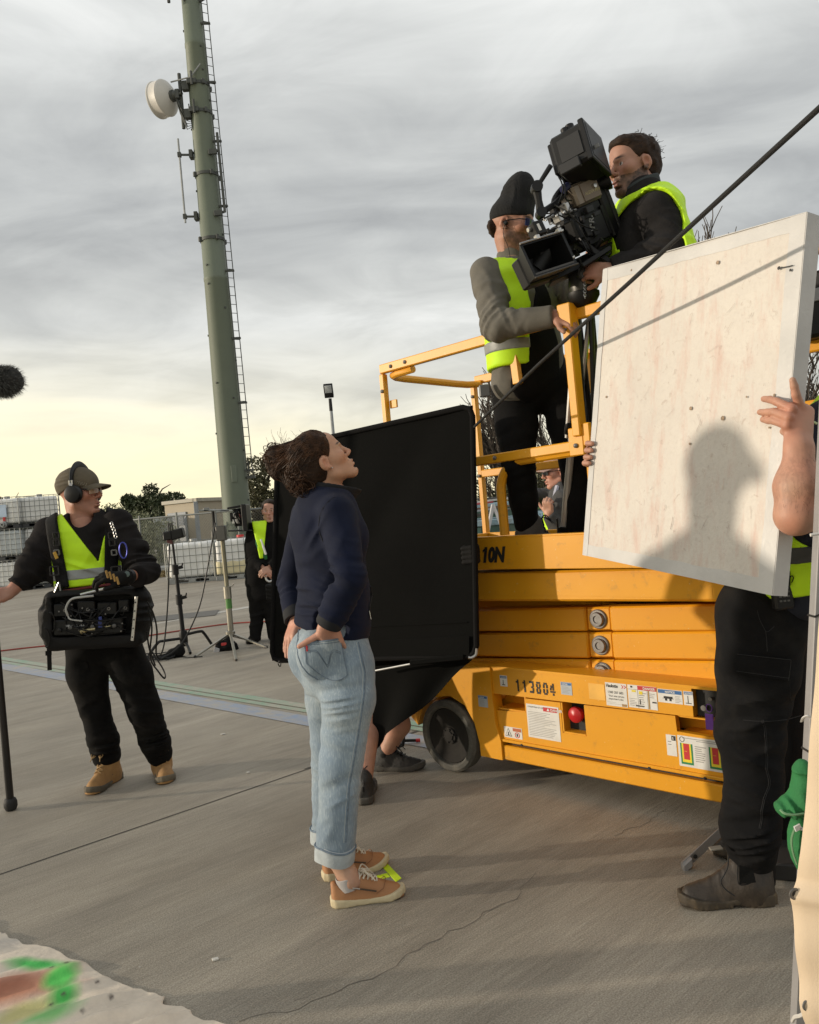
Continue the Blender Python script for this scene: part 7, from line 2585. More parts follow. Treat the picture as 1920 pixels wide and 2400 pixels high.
# black flag on its frame and the hidden grip who holds it
FTL,FTR,FBR,FBL=P(650,1052,4.46),P(1108,950,3.84),P(1117,1538,3.84),P(638,1549,4.46)
def build_flag():
 t=Thing('black_flag','large black cloth flag stretched on a rounded frame, hiding the grip behind it','flag',FBL*.5+FBR*.5)
 ux,uz=nrm((FTR-FTL)+(FBR-FBL)),nrm((FTL-FBL)+(FTR-FBR))
 n=nrm(np.cross(uz,ux))
 if n[1]<0:
  n=-n
 M_fl=mat('black duvetyne',(.0052,.0052,.0048),.95,var=.25,vscale=3.5,bump=.25,bscale=200,spec=.1)
 N=30
 rng=np.random.default_rng(4)
 U_=np.linspace(0,1,N)
 A=np.array([[(FTL*(1-u)+FTR*u)*w+(FBL*(1-u)+FBR*u)*(1-w)for w in U_]for u in U_])
 du=np.array([[(.010*math.sin(u*6+w*5)*math.sin(math.pi*u)*math.sin(math.pi*w)+.016*math.exp(-((u-w*.75-.12)/.10)**2)*math.sin(math.pi*u))for w in U_]for u in U_])
 A=A+n*du[...,None]
 cl=t.part('cloth',patch_mesh(A,.004,n),M_fl,auto=60)
 fr=MB()
 r=.05
 cs=[(FTL,ux,-uz),(FTR,-uz,-ux),(FBR,-ux,uz),(FBL,uz,ux)]
 loop=[]
 for c,a,b in cs:
  loop+=[c+b*r,c+(a+b)*r*.28,c+a*r]if False else[c+b*r*1.0,c+b*r*.28+a*r*.28,c+a*r*1.0]
 loop.append(loop[0])
 fr.tube(loop,.014,10,cap=False)
 t.part('frame',fr,M_blk)
 t.part('hem_roll',MB().obox((FBL+FBR)/2+uz*.045-n*.004,ux*(np.linalg.norm(FBR-FBL)/2-.03),n*.004,uz*.045,.003),M_fl,parent=cl)
 t.part('hem_line',MB().tube([A[1,4]-n*.003,A[15,4]-n*.002,A[28,4]-n*.003],.003,5),M_fl,parent=cl)
 # metal corner, silver rod and the loose floppy flap under the frame
 t.part('corner_metal',MB().tube(smooth_path([P(1118,1520,3.81),P(1116,1534,3.81),P(1106,1541,3.81),P(1098,1541,3.81)]),.0065,8),M_alu)
 t.part('floppy_rod',MB().cyl(P(880,1572,4.08),P(964,1556,3.98),.0055,8),M_alu)
 t.part('rod_sleeve',MB().obox((P(962,1553,3.98)+P(1090,1540,3.86))/2,(P(1090,1540,3.86)-P(962,1553,3.98))/2,n*.012,uz*.014,.005),M_fl)
 top=[P(870,1562,4.16),P(960,1556,4.04),P(1040,1546,3.96),P(1112,1540,3.90)]
 bot=[P(868,1770,4.16),P(905,1722,4.12),P(988,1660,4.02),P(1085,1566,3.92)]
 B=[]
 for s_ in np.linspace(0,1,18):
  i=min(int(s_*3),2)
  fr_=s_*3-i
  a,b=top[i]*(1-fr_)+top[i+1]*fr_,bot[i]*(1-fr_)+bot[i+1]*fr_
  B.append([a*(1-w)+b*w+n*(.03*math.sin(s_*11)*w+.02*math.sin(w*3))for w in np.linspace(0,1,10)])
 t.part('floppy_flap',patch_mesh(np.array(B),.004,n),M_fl,auto=60)
 t.part('tie_cord',MB().tube(smooth_path([P(655,1549,4.27),P(652,1556,4.27),P(657,1562,4.27),P(659,1552,4.27)]),.003,5),M_plast)
build_flag()
def build_grip():
 D=4.42
 base=V(G(925,1806)[0]-.1,4.35,0)
 t=Thing('person','person hidden behind the black flag, only bare calf, black trail shoes and gloves showing','person',base)
 l,f=yaw(-40)[1],yaw(-40)[0]
 # body facing the flag, arms spread to its edges
 nb=P(880,1128,D+.24)
 ch,wa,hp=P(885,1220,D+.24),P(892,1370,D+.24),P(897,1440,D+.12)
 fl=nrm(V(.78,-.62,0))
 sl=nrm(V(.62,.78,0))
 side=nrm((FTR-FTL)*V(1,1,0))
 hr,hl=ray_on(FTL,nrm(np.cross(side,(0,0,1))),1104,1300),ray_on(FTL,nrm(np.cross(side,(0,0,1))),641,1388)
 s1,s2=ch+side*.20+V(0,0,.09),ch-side*.20+V(0,0,.09)
 e1_,e2_=(s1+hr)/2+V(.05,.18,-.08),(s2+hl)/2+V(-.03,.14,-.06)
 back=V(.10,.05,0)
 jk_,jf,T=generic_jacket(t,'jacket',M_blk,nb,[(nb,(.08,.08)),(P(882,1160,D+.24),(.17,.11)),(ch,(.20,.13)),(wa,(.18,.13)),(hp,(.19,.14))],side,s1,e1_,hr+nrm(e1_-hr)*.05,s2,e2_,hl+nrm(e2_-hl)*.05,(.075,.065,.045),res=.011)
 k1,k2=P(925,1620,D+.05),P(868,1640,D-.12)
 a1,a2=P(900,1790,D),P(858,1868,4.03)
 Q=trouser_legs([([P(918,1470,D+.1),k1,P(934,1648,D+.02)],[.105,.085,.082]),([P(880,1470,D+.05),k2,P(866,1660,D-.14)],[.105,.085,.082])],P(895,1400,D+.12),P(900,1470,D+.1),((.17,.13),(.18,.14)),side)
 t.part('shorts',solid(Q,.011),M_blk)
 B=SDF()
 hn1,tn1=G(876,1804),G(992,1803)
 an1=hn1*.74+tn1*.26+V(0,0,.085)
 B.rc(k1,P(936,1700,D+.0),.056,.060,.02)
 B.rc(P(936,1700,D+.0),an1,.058,.040,.02)
 h2=G(856,1888)
 t2=G(866,1800)
 an2=h2*.74+t2*.26+V(0,0,.085)
 B.rc(k2,k2*.55+an2*.45,.056,.058,.02)
 B.rc(k2*.55+an2*.45,an2,.058,.040,.02)
 B.rc(hp,k1,.1,.06)
 B.rc(hp,k2,.1,.06)
 B.chain([nb,ch,wa,hp],[.06,.1,.1,.1],.02)
 lg=solid(B,.008)
 L=Loc(P(872,1085,D+.25),yaw(-40),1.0)
 H=head_sdf(L,False,nb,.055)
 hv=solid(H,.007)
 vb,fb=join(lg,hv)
 t.part('body',(vb,fb),M_skin,tint=np.concatenate([skin_tint(lg[0],(.46,.235,.16)),head_tint(L,hv[0],SK_B)]))
 hs=SDF().el(L(-.02,0,.05),V(.108,.085,.09),L.M,0)
 t.part('hair',nets(lambda p:smax(hs(p),(L.inv(p)[:,0]-.05),.01),hs.lo,hs.hi,.010),M_hair)
 M_tr=mat('black trail shoe',(.030,.028,.026),.7,var=.3,vscale=40,bump=.4,bscale=120)
 M_ts=mat('trail sole',(.075,.068,.058),.75,var=.3,vscale=30)
 for h_,t_,sd_ in((hn1,tn1,1),(h2,t2,-1)):
  t_=h_+nrm(t_-h_)*.285
  up=shoe(t,None,h_,t_,.050,'trail',(M_tr,M_ts,M_plast),side=sd_,shaft=(h_*.74+t_*.26+V(0,0,.10),(.042,.046),(.043,.047)))
  t.part('heel_loop',MB().tube([h_+V(-.0,0,.08)+nrm(h_-t_)*q for q in(0,)]+[h_+V(0,0,.095)+nrm(h_-t_)*.02,h_+V(0,0,.07)+nrm(h_-t_)*.012],.004,5),M_plast,parent=up)
  t.part('sock',MB().lathe(h_*.74+t_*.26+V(0,0,.085),(0,0,1),[(-.01,.043),(.012,.044),(.02,.042)],18),M_plast,parent=up)
 for hp_,e_,rt in((hr,e1_,False),(hl,e2_,True)):
  Gv=SDF()
  d=nrm(hp_-e_)
  n_=nrm(np.cross(side,(0,0,1)))
  if n_[1]<0:
   n_=-n_
  out=side if hp_ is hr else-side
  for i in range(4):
   z=.035-i*.022
   Gv.chain([hp_+n_*.05+V(0,0,z),hp_+out*.022+n_*.02+V(0,0,z),hp_+out*.018-n_*.022+V(0,0,z),hp_-out*.028-n_*.026+V(0,0,z-.003)],[.0135,.0145,.0135,.0115],.003)
  Gv.rc(hp_-out*.02-n_*.01+V(0,0,.045),hp_+n_*.05+V(0,0,.03),.013,.016,.006)
  Gv.ec(hp_+n_*.05,hp_+nrm(e_-hp_)*.10,(.045,.02),(.04,.036),V(0,0,1),.015)
  t.part('glove',solid(Gv,.0055),M_glov)
build_grip()
# man in black far behind
def build_far_man():
 D=9.3
 base=G(600,1508)
 t=Thing('person','man in black jacket with lime hi vis shoulder standing in the yard behind','person',base)
 l=yaw(-80)[1]
 side=l
 nb=P(628,1230,D)
 secs=[(nb,(.08,.08)),(P(622,1242,D),(.19,.11)),(P(620,1280,D),(.215,.135)),(P(616,1340,D),(.19,.13)),(P(612,1368,D),(.185,.13))]
 shr,elr,wrr=P(594,1255,D),P(598,1312,D-.06),P(618,1334,D-.17)
 shl,ell_,wrl=P(655,1250,D),P(656,1310,D-.06),P(630,1332,D-.17)
 jk_,jf,T=generic_jacket(t,'jacket',M_blk,nb,secs,side,shr,elr,wrr,shl,ell_,wrl,(.085,.07,.05),res=.012)
 vq=P(602,1258,9.1)
 def vst(p):
  v=jf(p)-.016
  q=p-P(611,1275,9.2)
  la,z=-(q@l),q[:,2]
  w=np.clip((z+.16)/.40,0,1)
  v=smax(v,np.abs(la-.005+.012*w)-(.020+.062*w),.006)
  v=smax(v,np.maximum(-.16-z,z-.26),.006)
  return smax(v,(p-P(620,1260,D))@l*0+(p[:,1]-D-.02),.006)
 t.part('hi_vis_vest',nets(vst,T.lo,T.hi,.011),M_hivis)
 def pan(p):
  v=jf(p)-.014
  a=np.linalg.norm((p-P(611,1288,9.12))@np.stack([V(.93,0,.36),V(0,1,0),V(-.36,0,.93)]).T/V(.036,.3,.135),axis=1)-1
  return smax(v,a*.05,.006)
 t.part('green_panel',nets(pan,T.lo,T.hi,.011),mat('bottle green cloth',(.02,.13,.035),.8))
 t.part('reflective_edge',MB().tube(list(conform(jf,np.array([P(612,1265,9.0),P(618,1283,9.0),P(624,1301,9.0)]),V(-.2,1,0),.012)),.014,5),mat('white piping',(.6,.6,.58),.5))
 Q=trouser_legs([([P(604,1385,D),P(604,1430,D),P(600,1470,D-.02),P(599,1494,D-.03)],[.115,.085,.07,.062]),([P(630,1385,D),P(634,1430,D),P(640,1470,D),P(641,1490,D)],[.115,.085,.07,.062])],P(613,1362,D),P(616,1390,D),((.175,.125),(.18,.13)),side,[(P(602,1440,9.2),.2,V(.2,0,-1),20,4,.012,2)])
 t.part('trousers',solid(Q,.012),M_blk)
 L=Loc(P(632,1198,D-.02),yaw(-86,0),1.0)
 H=head_sdf(L,False,nb,.055)
 hv=solid(H,.006)
 Hd=SDF()
 hand_sdf(Hd,wrr,P(630,1342,D-.2)-wrr,V(.1,-.9,.3),curl=(35,40,30),right=True)
 hand_sdf(Hd,wrl,P(619,1339,D-.22)-wrl,V(.1,-.9,.3),curl=(35,40,30),right=False)
 hs=solid(Hd,.006)
 inner=SDF().chain([nb,P(620,1280,D),P(615,1380,D)],[.06,.1,.1]).chain([shr,elr,wrr],[.05,.04,.03]).chain([shl,ell_,wrl],[.05,.04,.03])
 ib=solid(inner,.016)
 vb,fb=join(hv,hs,ib)
 t.part('body',(vb,fb),M_skin,tint=np.concatenate([head_tint(L,hv[0],(.50,.27,.20),brow=(.06,.045,.035)),skin_tint(hs[0],(.50,.27,.19)),skin_tint(ib[0],SK_B)]))
 hsd=SDF().el(L(-.02,0,.052),V(.108,.086,.088),L.M,0).el(L(.05,.02,.098),V(.045,.055,.028),L.M,.02).rough(50,.006)
 t.part('hair',nets(lambda p:smax(smax(hsd(p),L.inv(p)[:,0]-np.interp(L.inv(p)[:,2],[-.05,0,.04,.08,.1],[-.03,.0,.045,.07,.12]),.008),-(L.inv(p)[:,2]+.04),.01),hsd.lo,hsd.hi,.007),mat('greying hair',(.03,.022,.017),.65,spec=.2,var=.3,vscale=40))
 for h_,t_ in((G(606,1500),G(578,1512)),(G(642,1498),G(655,1508))):
  shoe(t,None,h_,h_+nrm(t_-h_)*.29,.052,'boot',(M_blk,M_plast,M_plast),shaft=(h_+nrm(t_-h_)*.06+V(0,0,.15),(.06,.06),(.06,.06)),laces=False,res=.011)
 t.part('lanyard_loop',MB().tube([P(632+9*math.cos(a),1352+11*math.sin(a),9.08)for a in np.linspace(.5,3.6,12)],.012,6),M_alu)
build_far_man()
# man in the pale cap beyond the lift
def build_cap_man():
 D=6.3
 base=V(P(1310,1300,D)[0]+.05,D,0)
 t=Thing('person','man in pale pink cap and glasses working behind the lift, seen through its rails','person',base)
 l=yaw(188)[1]
 nb=P(1318,1140,D)
 secs=[(nb,(.08,.08)),(P(1322,1160,D),(.17,.11)),(P(1325,1210,D),(.20,.14)),(P(1325,1290,D),(.19,.14)),(P(1325,1340,D),(.19,.14))]
 shl,ell_,wrl=P(1322,1172,D-.22),P(1312,1236,D-.27),P(1287,1205,D-.3)
 shr,elr,wrr=P(1315,1170,D+.2),P(1252,1165,D+.2),P(1232,1185,D+.05)
 jk_,jf,T=generic_jacket(t,'jacket',mat('grey jacket',(.055,.055,.055),.85,var=.3,vscale=8,bump=.4,bscale=160),nb,secs,l,shr,elr,wrr,shl,ell_,wrl,(.08,.07,.05),[(P(1265,1160,6.2),.2,V(1,0,.2),26,5,.012,3)],res=.010)
 def vst(p):
  v=jf(p)-.014
  q=(p-P(1325,1230,D))@l
  v=smax(v,(p[:,2]-P(1300,1188,D)[2]),.006)
  v=smax(v,-(seg_d(p,ell_,wrl)-.085),.006)
  v=smax(v,-(seg_d(p,shl,ell_)-.085),.006)
  return v
 t.part('hi_vis_vest',nets(vst,T.lo,T.hi,.011),M_hivis)
 t.part('shirt_collar',MB().tube([P(1306,1140,D-.09),P(1302,1155,D-.12),P(1299,1172,D-.14)],.018,6),mat('pale shirt',(.5,.5,.58),.8))
 L=Loc(P(1306,1105,D),yaw(186,-4),1.02)
 H=head_sdf(L,False,nb,.055)
 hv=solid(H,.005)
 Hd=SDF()
 hand_sdf(Hd,wrl,P(1283,1178,D-.32)-wrl,V(-.5,-.8,.2),curl=(60,60,30),thumb=(50,20),right=False)
 Hd.rc(wrl+nrm(ell_-wrl)*.08,wrl,.038,.03)
 hs=solid(Hd,.005)
 inner=SDF().chain([nb,P(1325,1210,D),P(1325,1340,D)],[.06,.1,.1]).chain([shl,ell_,wrl],[.05,.04,.03]).chain([shr,elr,wrr],[.05,.04,.03])
 inner.chain([P(1325,1340,D),V(base[0]-.08,D-.1,.1)],[.1,.06]).chain([P(1325,1340,D),V(base[0]+.08,D+.1,.1)],[.1,.06])
 ib=solid(inner,.016)
 vb,fb=join(hv,hs,ib)
 t.part('body',(vb,fb),M_skin,tint=np.concatenate([head_tint(L,hv[0],(.52,.26,.19)),skin_tint(hs[0],(.50,.26,.18)),skin_tint(ib[0],SK_B)]))
 M_pc=mat('faded pink cap',(.42,.28,.24),.85,var=.15,vscale=14)
 C=SDF().el(L(-.008,0,.045),V(.112,.090,.092)*L.k,L.M,0)
 cp=t.part('cap',nets(lambda p:smax(C(p),(.026-L.inv(p)[:,2])*L.k,.004),C.lo,C.hi,.006),M_pc)
 A=np.array([[L(.09*math.sqrt(max(0,1-(u*.8)**2))-.01+w*.075,.07*u,.036-.014*w-.014*u*u)for w in np.linspace(0,1,5)]for u in np.linspace(-1,1,11)])
 t.part('brim',patch_mesh(A,.005,L.M[2]),M_pc,parent=cp)
 glasses(t,L,None)
 Q=trouser_legs([([V(base[0]-.08,D-.1,.95),V(base[0]-.08,D-.1,.5),V(base[0]-.08,D-.1,.06)],[.11,.085,.075]),([V(base[0]+.08,D+.1,.95),V(base[0]+.08,D+.1,.5),V(base[0]+.08,D+.1,.06)],[.11,.085,.075])],V(base[0],D,1.05),V(base[0],D,.9),((.18,.13),(.18,.14)),l)
 t.part('trousers',solid(Q,.016),M_blk)
 for dy in(-.1,.1):
  h_=V(base[0]+dy*.8+.07,D+dy,0)
  shoe(t,None,h_,h_+V(-.28,0,0),.05,'boot',(M_blk,M_plast,M_plast),shaft=(h_+V(-.07,0,.14),(.05,.05),(.05,.05)),laces=False,res=.014)
build_cap_man()
# crew member left of the frame; the sun throws this shadow on the board
def build_bystander():
 tgt=ray_on(BTL,buy,1668,1105)
 hc=tgt-SUN_TO*(2.95/SUN_TO[0])
 base=V(hc[0],hc[1],0)
 t=Thing('person','capped crew member just left of the frame whose shadow falls on the white board','person',base)
 M=yaw(160,0)
 L=Loc(hc+V(0,0,-.03),M,1.14)
 H=head_sdf(L,False,hc+V(0,0,-.24),.07)
 hv=solid(H,.006)
 inner=SDF().chain([hc+V(0,0,-.24),base+V(0,0,.9)],[.08,.1])
 ib=solid(inner,.016)
 vb,fb=join(hv,ib)
 t.part('body',(vb,fb),M_skin,tint=np.concatenate([head_tint(L,hv[0],SK_B),skin_tint(ib[0],SK_B)]))
 S=SDF()
 sd_=nrm(np.cross(SUN_TO,(0,0,1)))
 n0=hc+V(0,0,-.19)
 S.ec(n0+V(0,0,.02),n0+V(0,0,-.10),(.075,.075),(.19,.11),sd_,.04)
 S.ec(n0+V(0,0,-.11),n0+V(0,0,-.30),(.21,.13),(.18,.15),sd_,.03)
 S.ec(n0+V(0,0,-.30),n0+V(0,0,-.75),(.17,.15),(.16,.14),sd_,.03)
 for s_ in(-1,1):
  S.chain([n0+V(0,0,-.14)+sd_*.20*s_,n0+V(.04,0,-.42)+sd_*.20*s_,n0+V(.22,0,-.50)+sd_*.10*s_],[.08,.065,.05],.03)
 t.part('jacket',solid(S,.012),M_blk)
 Q=SDF()
 Q.ec(n0+V(0,0,-.7),n0+V(0,0,-.85),(.18,.13),(.19,.14),sd_)
 for s_ in(-1,1):
  Q.chain([n0+V(0,0,-.85)+sd_*.09*s_,base+V(0,0,.5)+sd_*.10*s_,base+V(0,0,.05)+sd_*.11*s_],[.11,.085,.075])
 t.part('trousers',solid(Q,.014),M_blk2)
 C=SDF().el(L(-.005,0,.05),V(.132,.112,.112),L.M,0).el(hc-nrm(np.cross(SUN_TO,(0,0,1)))*-.115+V(0,0,-.03),V(.05,.055,.075),None,.03)
 cp=t.part('cap',nets(lambda p:smax(C(p),(.0-L.inv(p)[:,2]),.004),C.lo,C.hi,.007),M_blk)
 for s_ in(-1,1):
  h_=base+sd_*.11*s_
  shoe(t,None,h_+V(-.06,0,0),h_+V(.22,0,0),.05,'boot',(M_blk2,M_plast,M_plast),shaft=(h_+V(.01,0,.14),(.05,.05),(.05,.05)),laces=False,res=.012)
build_bystander()
# woman looking up at the lift
def build_woman():
 base=G(800,2085)
 t=Thing('person','woman in a navy jacket and light blue jeans looking up, hands in back pockets','person',base)
 D=3.1
 f,l=yaw(30)[0],yaw(30)[1]
 M_nav=mat('navy soft shell',(.0062,.0095,.0265),.8,var=.14,vscale=9,bump=.3,bscale=260,sheen=.03,spec=.14)
 M_navd=mat('navy collar lining',(.006,.007,.010),.85)
 # jacket
 J=SDF()
 nb=P(768,1150,D)
 chest=P(764,1240,D)
 waist=P(782,1385,D)
 hem=P(779,1462,D)
 sh_n,sh_f=P(788,1203,2.96),P(722,1206,3.25)
 J.ec(nb,P(765,1190,D),(.075,.070),(.150,.098),l,.03)
 J.ec(P(765,1192,D),chest,(.155,.102),(.165,.122),l,.03)
 J.ec(chest,waist,(.165,.122),(.152,.125),l,.03)
 J.ec(waist,hem,(.155,.125),(.168,.138),l,.02)
 J.el(P(822,1262,3.02),(.062,.062,.07),None,.05)
 J.el(P(808,1268,3.20),(.062,.062,.07),None,.05)
 el_n,wr_n=P(822,1352,2.86),P(771,1462,2.90)
 el_f,wr_f=P(680,1368,3.36),P(694,1452,3.24)
 J.rc(sh_n,el_n,.066,.054,.028)
 J.rc(el_n,wr_n,.055,.046,.014)
 J.rc(sh_f,el_f,.064,.052,.028)
 J.rc(el_f,wr_f,.052,.044,.014)
 # creases: inner elbow, sleeve, waist at the back
 J.folds((el_n+V(-.04,.02,.0)),.10,wr_n-el_n+V(0,0,-.1),42,7,.010,1)
 J.folds(el_f,.09,wr_f-el_f,46,7,.009,4)
 J.folds(P(715,1395,3.0),.13,V(.1,0,-1),34,4.5,.011,7)
 J.folds(P(770,1420,2.93),.12,V(-.5,0,-1),30,5,.009,12)
 J.folds(P(835,1420,2.98),.14,V(.6,0,-1),16,4,.010,17)
 J.folds(sh_n+V(-.05,0,-.08),.11,V(.8,0,-.6),24,5,.007,21)
 J.folds((sh_n+el_n)/2,.16,V(.9,.1,-.5),15,4,.005,23)
 J.folds(chest+V(-.1,-.02,-.02),.22,V(.9,0,.45),11,3,.004,29)
 J.rough(9,.003,5)
 hz=nrm(V(.965,.2,-.17))
 nhem=nrm(V(.30,.02,1))
 h0=P(779,1480,D)
 nk=P(770,1142,D)
 nkn=nrm(V(.20,0,1))
 def jclip(p,v):
  v=smax(v,-((p-h0)@nhem)-.0,.008)
  # sleeves keep going below the hem line, cut at the cuffs instead
  return v
 torso_only=SDF()
 torso_only.ops,torso_only.lo,torso_only.hi=J.ops[:6],J.lo,J.hi
 def jfull(p):
  v=J(p)
  tv=torso_only(p)
  cut=-((p-h0)@nhem)
  vt=smax(v,cut,.008)
  armd=np.minimum(np.minimum(seg(p,sh_n,el_n),seg(p,el_n,wr_n))-.075,np.minimum(seg(p,sh_f,el_f),seg(p,el_f,wr_f))-.07)
  v=np.where(armd<0,v,vt)
  v=smax(v,(p-nk)@nkn-.0,.006)
  for w_,e_ in((wr_n,el_n),(wr_f,el_f)):
   dn=nrm(w_-e_)
   near=np.linalg.norm(p-w_,axis=1)<.09
   v=np.where(near,smax(v,(p-w_)@dn,.005),v)
  return v
 def seg(p,a,b):
  ab=b-a
  tt_=np.clip((p-a)@ab/(ab@ab),0,1)
  return np.linalg.norm(p-a-tt_[:,None]*ab,axis=1)
 v,fq=nets(jfull,J.lo,J.hi,.0062)
 jk=t.part('jacket',(v,fq),M_nav)
 # collar: open stand-up collar
 C=SDF()
 c0,c1=P(768,1168,D),P(772,1136,D)
 C.ec(c0,c1+V(.035,0,.02),(.080,.084),(.078,.104),l,0)
 C.ec(c0-V(0,0,.06),c1+V(.035,0,.10),(.070,.074),(.070,.094),l,.002,sub=True)
 ctn=nrm(V(.24,.05,1))
 ctp=P(778,1136,D)
 t.part('collar',nets(lambda p:smax(smax(C(p),(p-ctp)@ctn,.003),-((p-c0)@V(0,0,1))-.02,.003),C.lo,C.hi,.0045),M_navd,parent=jk)
 # cuffs
 for w_,e_ in((wr_n,el_n),(wr_f,el_f)):
  d=nrm(w_-e_)
  cf=MB().lathe(w_,d,[(-.045,.0475),(-.03,.0490),(0,.0485),(.006,.046),(.006,.036),(-.02,.036)],28)
  t.part('cuff',cf,M_navd,parent=jk)
  # seams: armhole and pocket zip as slim raised cords
 sm=MB()
 ring=[P(a_,b_,2.6)for a_,b_ in((785,1160),(768,1172),(754,1190),(745,1212),(742,1235),(745,1258),(753,1278))]
 pts=conform(jfull,np.array(ring),V(-.09,1,0),.0008)
 sm.tube(list(pts),.0016,5)
 t.part('armhole_seam',sm,M_navd,parent=jk)
 zp=conform(jfull,np.array([P(872,1398,2.7),P(875,1425,2.7),P(869,1450,2.7),P(870,1474,2.7)]),V(-.06,1,0),.002)
 t.part('pocket_zip',MB().tube(list(zp),.0040,6),M_navd,parent=jk)
 t.part('zip_pull',MB().beam(zp[-1]+V(0,-.006,.02),zp[-1]+V(.004,-.008,-.012),.006,.003),M_alu,parent=jk)
 # jeans
 M_den=bpy.data.materials.new('faded denim')
 M_den.use_nodes=True
 tt_=NT(M_den.node_tree)
 b=tt_.n['Principled BSDF']
 tc=tt_.add('ShaderNodeTexCoord')
 n1=tt_.add('ShaderNodeTexNoise',{'Vector':tc.outputs['Object'],'Scale':5.0,'Detail':5.0}).outputs[0]
 ms=tt_.add('ShaderNodeMapping',{0:tc.outputs['Object'],3:(1,1,.16)})
 n2=tt_.add('ShaderNodeTexNoise',{'Vector':ms.outputs[0],'Scale':230.0,'Detail':3.0,'Roughness':.6}).outputs[0]
 n3=tt_.add('ShaderNodeTexNoise',{'Vector':tc.outputs['Object'],'Scale':320.0,'Detail':2.0}).outputs[0]
 c=tt_.ramp(n1,[(.30,(.165,.225,.295)),(.5,(.235,.295,.345)),(.68,(.32,.375,.40))])
 c=tt_.mix(tt_.ramp(n2,[(.35,.42),(.60,0)]),c,(.125,.175,.235))
 c=tt_.mix(tt_.ramp(n2,[(.54,0),(.75,.35)]),c,(.46,.52,.55))
 at_=tt_.add('ShaderNodeAttribute',attribute_name='tint')
 c=tt_.mix(.75,c,at_.outputs[0],'OVERLAY')
 tt_.l.new(c,b.inputs['Base Color'])
 b.inputs['Roughness'].default_value=.85
 b.inputs['Sheen Weight'].default_value=.15
 bp=tt_.add('ShaderNodeBump',{'Height':tt_.math('ADD',n2,tt_.math('MULTIPLY',n3,.6)),'Strength':.5,'Distance':.003})
 tt_.l.new(bp.outputs[0],b.inputs['Normal'])
 M_dend=mat('denim seam',(.145,.19,.24),.85,var=.3,vscale=60)
 M_denl=mat('denim turn-up',(.40,.44,.46),.9,var=.15,vscale=30,bump=.5,bscale=220)
 f2,l2=yaw(28)[0],yaw(28)[1]
 Q=SDF()
 hipc=P(782,1535,D)
 Q.ec(P(781,1452,D),P(782,1510,D),(.142,.098),(.160,.118),l2,.02)
 Q.ec(P(782,1510,D),P(786,1575,D),(.165,.122),(.165,.125),l2,.02)
 # seat
 Q.el(P(741,1534,2.98),(.074,.080,.096),None,.035)
 Q.el(P(719,1536,3.14),(.072,.078,.096),None,.030)
 kn_n,an_n=P(799,1795,2.98),P(785,2012,2.985)
 kn_f,an_f=P(774,1785,3.21),P(771,1970,3.20)
 th_n,th_f=P(819,1600,3.01),P(774,1600,3.18)
 Q.ec(P(812,1560,3.02),P(818,1640,3.0),(.098,.104),(.092,.097),l2,.03)
 Q.ec(P(818,1640,3.0),kn_n,(.092,.097),(.072,.074),l2,.02)
 Q.ec(kn_n,an_n,(.072,.074),(.064,.067),l2,.02)
 Q.ec(P(770,1560,3.18),P(772,1640,3.19),(.092,.100),(.086,.088),l2,.02)
 Q.ec(P(772,1640,3.19),kn_f,(.086,.088),(.068,.070),l2,.02)
 Q.ec(kn_f,an_f,(.068,.070),(.062,.064),l2,.02)
 Q.folds(P(790,1648,2.92),.085,V(.1,0,-1),44,5,.008,3)
 Q.folds(P(725,1640,3.1),.09,V(.1,0,-1),40,5,.009,8)
 Q.folds(P(775,1612,2.95),.07,V(.3,0,-1),40,5,.006,10)
 Q.folds(P(785,1790,2.92),.13,V(-.35,0,-1),26,5,.009,13)
 Q.folds(P(785,1850,2.92),.10,V(.4,0,-1),26,5,.007,15)
 Q.folds(P(755,1780,3.14),.11,V(-.2,0,-1),30,5,.008,19)
 Q.folds(P(785,1960,2.93),.12,V(.8,0,-.5),20,5,.007,25)
 Q.folds(P(735,1900,3.15),.12,V(.3,0,-1),26,5,.006,27)
 Q.folds(P(845,1600,2.96),.10,V(.5,0,-1),22,5,.004,31)
 Q.rough(11,.0025,2)
 wz=P(782,1458,D)
 wn=nrm(V(-.05,0,1))
 def jeans(p):
  v=Q(p)
  v=smax(v,(p-wz)@wn,.006)
  for a_,k_ in((an_n,kn_n),(an_f,kn_f)):
   dn=nrm(a_-k_)
   near=np.linalg.norm(p-a_,axis=1)<.11
   v=np.where(near,smax(v,(p-a_)@dn,.004),v)
  return v
 v,fq=nets(jeans,Q.lo,Q.hi,.0062)
 # wear: paler down the thighs and seat, darker along the outseam
 q=v
 dl=np.minimum(seg(q,P(826,1600,2.9),P(806,1800,2.9)),seg(q,P(806,1800,2.9),P(792,2000,2.9)))
 tint=np.full((len(v),3),.56)
 tint=tint+.10*np.exp(-((q-P(775,1580,2.9))**2).sum(1)/.012)[:,None]
 tint=tint+.10*np.exp(-((q-P(790,1780,2.9))**2).sum(1)/.02)[:,None]
 tint-=.10*np.clip((P(780,1900,3)[2]-q[:,2])/.35,0,1)[:,None]
 jn=t.part('jeans',(v,fq),M_den,tint=np.clip(tint,0,1))
 for a_,k_,nm in((an_n,kn_n,0),(an_f,kn_f,1)):
  d=nrm(a_-k_)
  x_,y_,_=frame(d,l2)
  r0=.066 if nm==0 else .0635
  A=[]
  rg=np.random.default_rng(4+nm)
  for h,dr in((-.052,-.004),(-.055,.003),(-.048,.0075),(-.03,.008),(-.01,.0075),(.004,.006),(.006,.001),(.0,-.008),(-.02,-.010)):
   A.append([a_+d*(h+.0035*math.sin(3*th+nm))+(x_*math.cos(th)*(r0+dr+.002*math.sin(5*th))+y_*math.sin(th)*(r0+.004+dr))for th in np.linspace(0,2*math.pi,40,endpoint=False)])
  tu=t.part('turn_up',MB().grid(np.array(A),close_v=True),M_denl,parent=jn)
